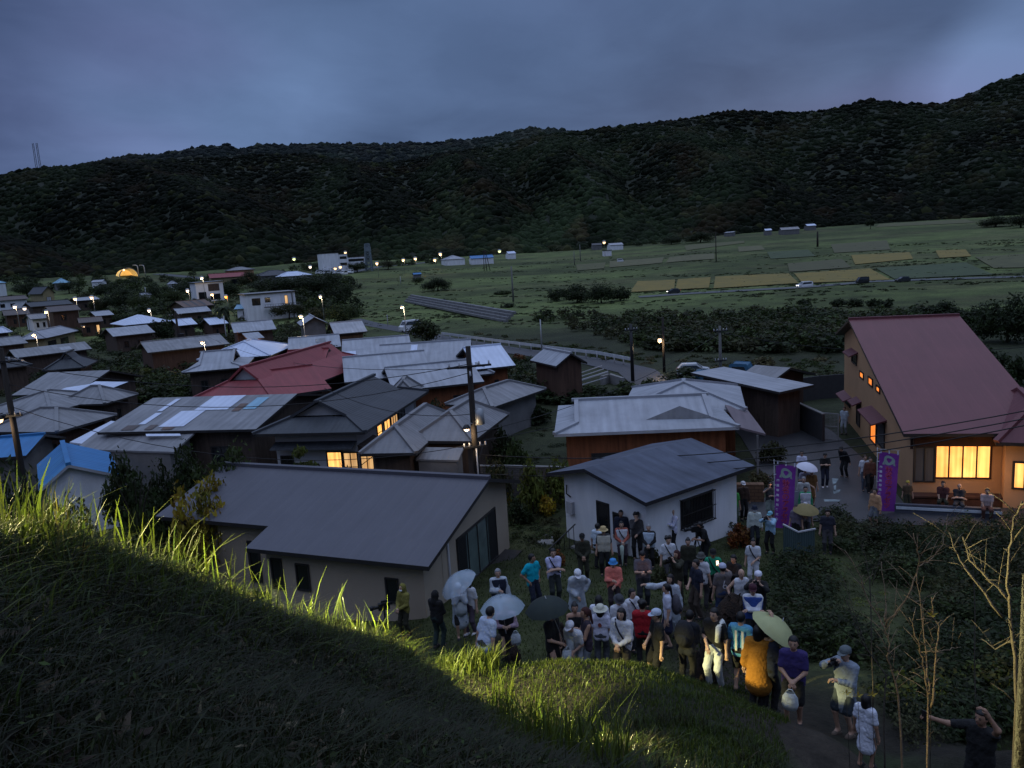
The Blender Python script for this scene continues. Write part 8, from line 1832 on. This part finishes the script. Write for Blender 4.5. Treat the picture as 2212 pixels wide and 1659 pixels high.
# turf on the knoll and its dark near face
n = 36000; u = r.uniform(azpx(880, 1460), azpx(1760, 1600), n); rr = r.uniform(7.0, 15.2, n); k = fbm(u * 9, rr * .5, 61) + (azpx(1560, 1560) - u) * 5 > .32; u, rr = u[k], rr[k]; n = len(u); parts_.append(blades(grounded(u, rr), r.uniform(.05, .15, n), r.uniform(.008, .016, n), np.array([.1, 0, 0]), r, .6) + (r.choice([0, 1, 1], n),))
n = 900; u = r.uniform(azpx(900, 1460), azpx(1080, 1450), n); parts_.append(blades(grounded(u, r.normal(12.6, .45, n)), r.uniform(.2, .6, n), r.uniform(.014, .03, n), np.array([.2, 0, 0]), r, .6) + (r.choice([0, 0, 1], n),))
n = 9000; u = r.uniform(azpx(1300, 1659), azpx(1760, 1659), n); rr = r.uniform(3.2, 9.5, n); k = fbm(u * 12, rr * .9, 71) > .44; u, rr = u[k], rr[k]; n = len(u); parts_.append(blades(grounded(u, rr), r.uniform(.08, .3, n), r.uniform(.007, .016, n), np.array([.1, 0, 0]), r, .9) + (r.choice([3, 3, 4, 1], n),))
# yard turf
n = 22000; u = r.uniform(azpx(850, 1350), azpx(1680, 1350), n); rr = r.uniform(14.5, 31, n); q = grounded(u, rr); parts_.append(blades(q, r.uniform(.04, .12, n), r.uniform(.014, .03, n), np.array([0, 0, 0]), r, .6) + (np.full(n, 1),))
V = []; F = []; M_ = []; b0 = 0
for v, f, m_ in parts_: V.append(v); F.append(f + b0); M_.append(np.repeat(m_, 3)); b0 += len(v)
mesh_np('grass', np.concatenate(V), np.concatenate(F), GR, smooth=True, mi=np.concatenate(M_), label='long grass and turf growing over the bank, the knoll and the yard', cat='grass', kind='stuff')
# dead leaves and broken stalks
LIT_ = [mat('dead_leaf_%d' % k, c, rough=.9, var=.4, scale=20, island=.5) for k, c in enumerate(((.05, .036, .022), (.085, .068, .042), (.03, .034, .018)))]
n = 5200; az, rr = clumpy(n, ca[0], azpx(1600, 1600), 1.8, 7.2, 23, .45); k = rr < np.interp(az, ca, cr_) + .3; az, rr = az[k], rr[k]; P_ = grounded(az, rr) + [0, 0, .025]; n = len(P_)
t = r.normal(size=(n, 3)) * [1, 1, .35]; t /= np.linalg.norm(t, axis=1)[:, None]; nn = r.normal(size=(n, 3)) * .35 + [0, 0, 1]; bb = np.cross(nn, t); bb /= np.linalg.norm(bb, axis=1)[:, None]; s = (r.uniform(.012, .045, n) * r.choice([1, 1, 1, 1.8], n))[:, None]; asp = r.choice([.12, .3, .45], n)[:, None]
V = np.stack([P_ - t * s, P_ + bb * s * asp + [0, 0, .008], P_ + t * s, P_ - bb * s * asp], 1).reshape(-1, 3)
mesh_np('leaf_litter', V, np.arange(4 * n).reshape(-1, 4), LIT_, mi=r.integers(0, 3, n), label='dead leaves and stalks lying on the dark bank', cat='leaf litter', kind='stuff')
n = 5200; az, rr = clumpy(n, ca[0], azpx(1500, 1640), 1.9, 8.5, 37, .46); k = rr < np.interp(az, ca, cr_) + .5; az, rr = az[k], rr[k]; C_ = grounded(az, rr) + [0, 0, .05]
V_, F_ = leafquads(C_, r.uniform(.04, .14, len(C_)), len(C_) * 5, .019, r, asp=.34, flat=.6); mesh_np('bank_weeds', V_, F_, [LM['mid'], LM['olive'], LM['dark']], mi=r.integers(0, 3, len(F_)), label='small broad-leaved weeds scattered over the near bank', cat='weeds', kind='stuff')
# leafless saplings on the right bank
TW = mat('pale_twig_bark', (.25, .175, .115), var=.45, scale=12, bump=.6, bscale=60, rough=.8); TWD = mat('grey_twig_bark', (.085, .07, .055), var=.45, scale=9, bump=.5, bscale=50, rough=.9)
def sapling(label, base, stems, r_, m=TW, w0=.0125):
    b_ = G(*base) if r_ is None else AG(base[0], base[1], r_); rr = math.hypot(b_.x, b_.y); e = empty('bare_sapling', b_, 0, label, 'tree', 'bare saplings on the right bank'); rd = random.Random(int(base[0]))
    for i, (w_, pts) in enumerate(stems):
        P_ = [AT(p, q, rr + rd.uniform(-.06, .06) + .18 * (i - 1) * (k / max(1, len(pts)))) for k, (p, q) in enumerate(pts)]
        if i == 0: P_ = [b_ - Vector((0, 0, .1))] + P_
        fine = []
        for a, c in zip(P_[:-1], P_[1:]):
            for k in range(4): fine.append(a.lerp(c, k / 4) + Vector((rd.uniform(-1, 1), rd.uniform(-1, 1), rd.uniform(-1, 1))) * .012)
        fine.append(P_[-1]); n = len(fine); mb = MB(); mb.tube(fine, [w0 * w_ * (1 - .65 * k / n) for k in range(n)], 6)
        for k in range(2, n - 1):                                         # short side twigs and buds
            if rd.random() < .7:
                a = fine[k]; d = Vector((rd.uniform(-1, 1), rd.uniform(-.6, .6), rd.uniform(.1, 1))).normalized() * rd.uniform(.06, .42); e_ = a + d; mb.tube([a, a + d * .5 + Vector((0, 0, .02)), e_], [w0 * w_ * .4, w0 * w_ * .3, w0 * .14], 4)
                if rd.random() < .5: mb.tube([a + d * .55, a + d * .55 + Vector((rd.uniform(-1, 1), rd.uniform(-.5, .5), rd.uniform(.2, 1))) * .12], [w0 * .2, w0 * .1], 3)
        mb.build('trunk' if i == 0 else 'branch', m, e, world=True)
sapling('bare forked sapling with pale lit stems, centre of the right bank', (1964, 1557), [(1.1, [(1941, 1501), (1926, 1443), (1916, 1416), (1921, 1390), (1911, 1354)]), (1.0, [(1911, 1354), (1920, 1342), (1963, 1287), (1985, 1221), (1983, 1189), (1973, 1152)]), (.9, [(1911, 1354), (1903, 1342), (1870, 1287), (1858, 1241), (1826, 1190)]), (.7, [(1914, 1345), (1912, 1300), (1904, 1213)]), (.6, [(1985, 1223), (2007, 1211), (2036, 1174), (2048, 1110)]), (.5, [(1963, 1287), (1980, 1300), (1998, 1297)])], 9.6)
sapling('bare sapling with three upright pale stems right of the forked one', (2008, 1530), [(1.0, [(2006, 1508), (1995, 1434), (1982, 1385), (1964, 1334)]), (1.0, [(2012, 1528), (2017, 1479), (2024, 1401), (2027, 1354), (2017, 1334), (2012, 1290)]), (.8, [(2008, 1500), (2002, 1420), (1990, 1330), (1980, 1240)]), (.5, [(2023, 1409), (2050, 1402), (2075, 1398)])], 9.0)
sapling('thin grey leaning sapling behind the person in the grey raincoat', (1915, 1462), [(1.0, [(1912, 1459), (1857, 1374), (1845, 1349), (1828, 1290)]), (.7, [(1870, 1395), (1850, 1340), (1822, 1250)])], 11.5, TWD)
sapling('tall grey sapling near the right edge with a long slanting branch', (2196, 1545), [(1.3, [(2196, 1523), (2189, 1385), (2179, 1293), (2177, 1253), (2181, 1183), (2191, 1118), (2209, 1082)]), (1.0, [(2180, 1295), (2128, 1243), (2096, 1209), (2080, 1160)]), (.9, [(2163, 1332), (2088, 1229), (2074, 1211), (2050, 1150)]), (.6, [(2189, 1385), (2150, 1400), (2120, 1380)])], 8.0, TWD, .014)
sapling('thin sapling standing between the bank and the road wall', (2120, 1290), [(1., [(2105, 1235), (2098, 1180), (2090, 1110)]), (.7, [(2103, 1228), (2070, 1170), (2055, 1120)]), (.6, [(2108, 1250), (2140, 1190), (2155, 1150)])], 16.0, TWD, .012)
sapling('cluster of thin grey stems above the fence end', (1890, 1330), [(1., [(1880, 1260), (1868, 1200), (1850, 1150)]), (.7, [(1882, 1265), (1900, 1210), (1925, 1160)]), (.6, [(1886, 1290), (1840, 1240), (1820, 1210)])], 15., TWD, .012)
e = empty('tree', AG(2207, 1650, 5.6), 0, 'dark tree trunk cut off by the right edge', 'tree'); b = MB(); q0 = root_loc(e); b.tube([q0 - Vector((0, 0, .2)), AT(2214, 1500, 5.62), AT(2218, 1350, 5.65), AT(2216, 1240, 5.7)], [.05, .045, .036, .02], 9); b.build('trunk', mat('very_dark_bark', (.010, .008, .006), var=.5, scale=8, bump=.6, bscale=40), e, world=True)
# yellow leaf sprigs
for k, (px, py, r_) in enumerate(((2012, 1330, 9.0), (1828, 1499, 9.9), (1853, 1504, 9.8), (1884, 1502, 9.7))):
    c = AT(px, py, r_); b = MB()
    for a in np.arange(0, 6.2, 1.25): d = Vector((math.cos(a), math.sin(a) * .5, .5 * math.sin(a * 2) + .35)) * .075; n_ = Vector((-math.sin(a), math.cos(a), .2)) * .014; b.poly([c, c + d * .5 + n_, c + d, c + d * .5 - n_])
    b.tube([c, Vector((c.x + .1, c.y + .05, TZ(c.x, c.y)))], [.003, .005], 4, mi=1)
    b.build('leaf_sprig', [LM['yellow'], BARK], label=('yellow leaf sprig on the upright sapling', 'left yellow leaf sprig over the path', 'middle yellow leaf sprig over the path', 'right yellow leaf sprig over the path')[k], cat='plant', group='yellow leaf sprigs')
# floodlight inferred from the lit grass, built as several added, unseen spots
def spot(loc, aim, power, size, blend, col, rad=.06):
    l = bpy.data.lights.new('floodlight', 'SPOT'); l.energy = power; l.spot_size = R(size); l.spot_blend = blend; l.color = col; l.shadow_soft_size = rad
    o = bpy.data.objects.new('floodlight', l); COL.objects.link(o); o.location = loc; d = Vector(aim) - Vector(loc); o.rotation_euler = d.to_track_quat('-Z', 'Y').to_euler()
spot((-9.0, 6.0, 11.85), (-2.1, 5.0, 9.2), 12500, 38, .6, (1, .88, .36), .12)
spot((-3.9, 8.8, 6.4), (-.9, 6.1, 8.1), 16000, 72, .6, (1, .88, .36), .12)
spot((-1.2, 9.2, 5.85), (.5, 5.0, 7.9), 8000, 76, .6, (1, .88, .36), .12)
spot((-5.5, 10.4, 7.0), (-.7, 11.55, 4.4), 13000, 28, .6, (1, .88, .36), .12)
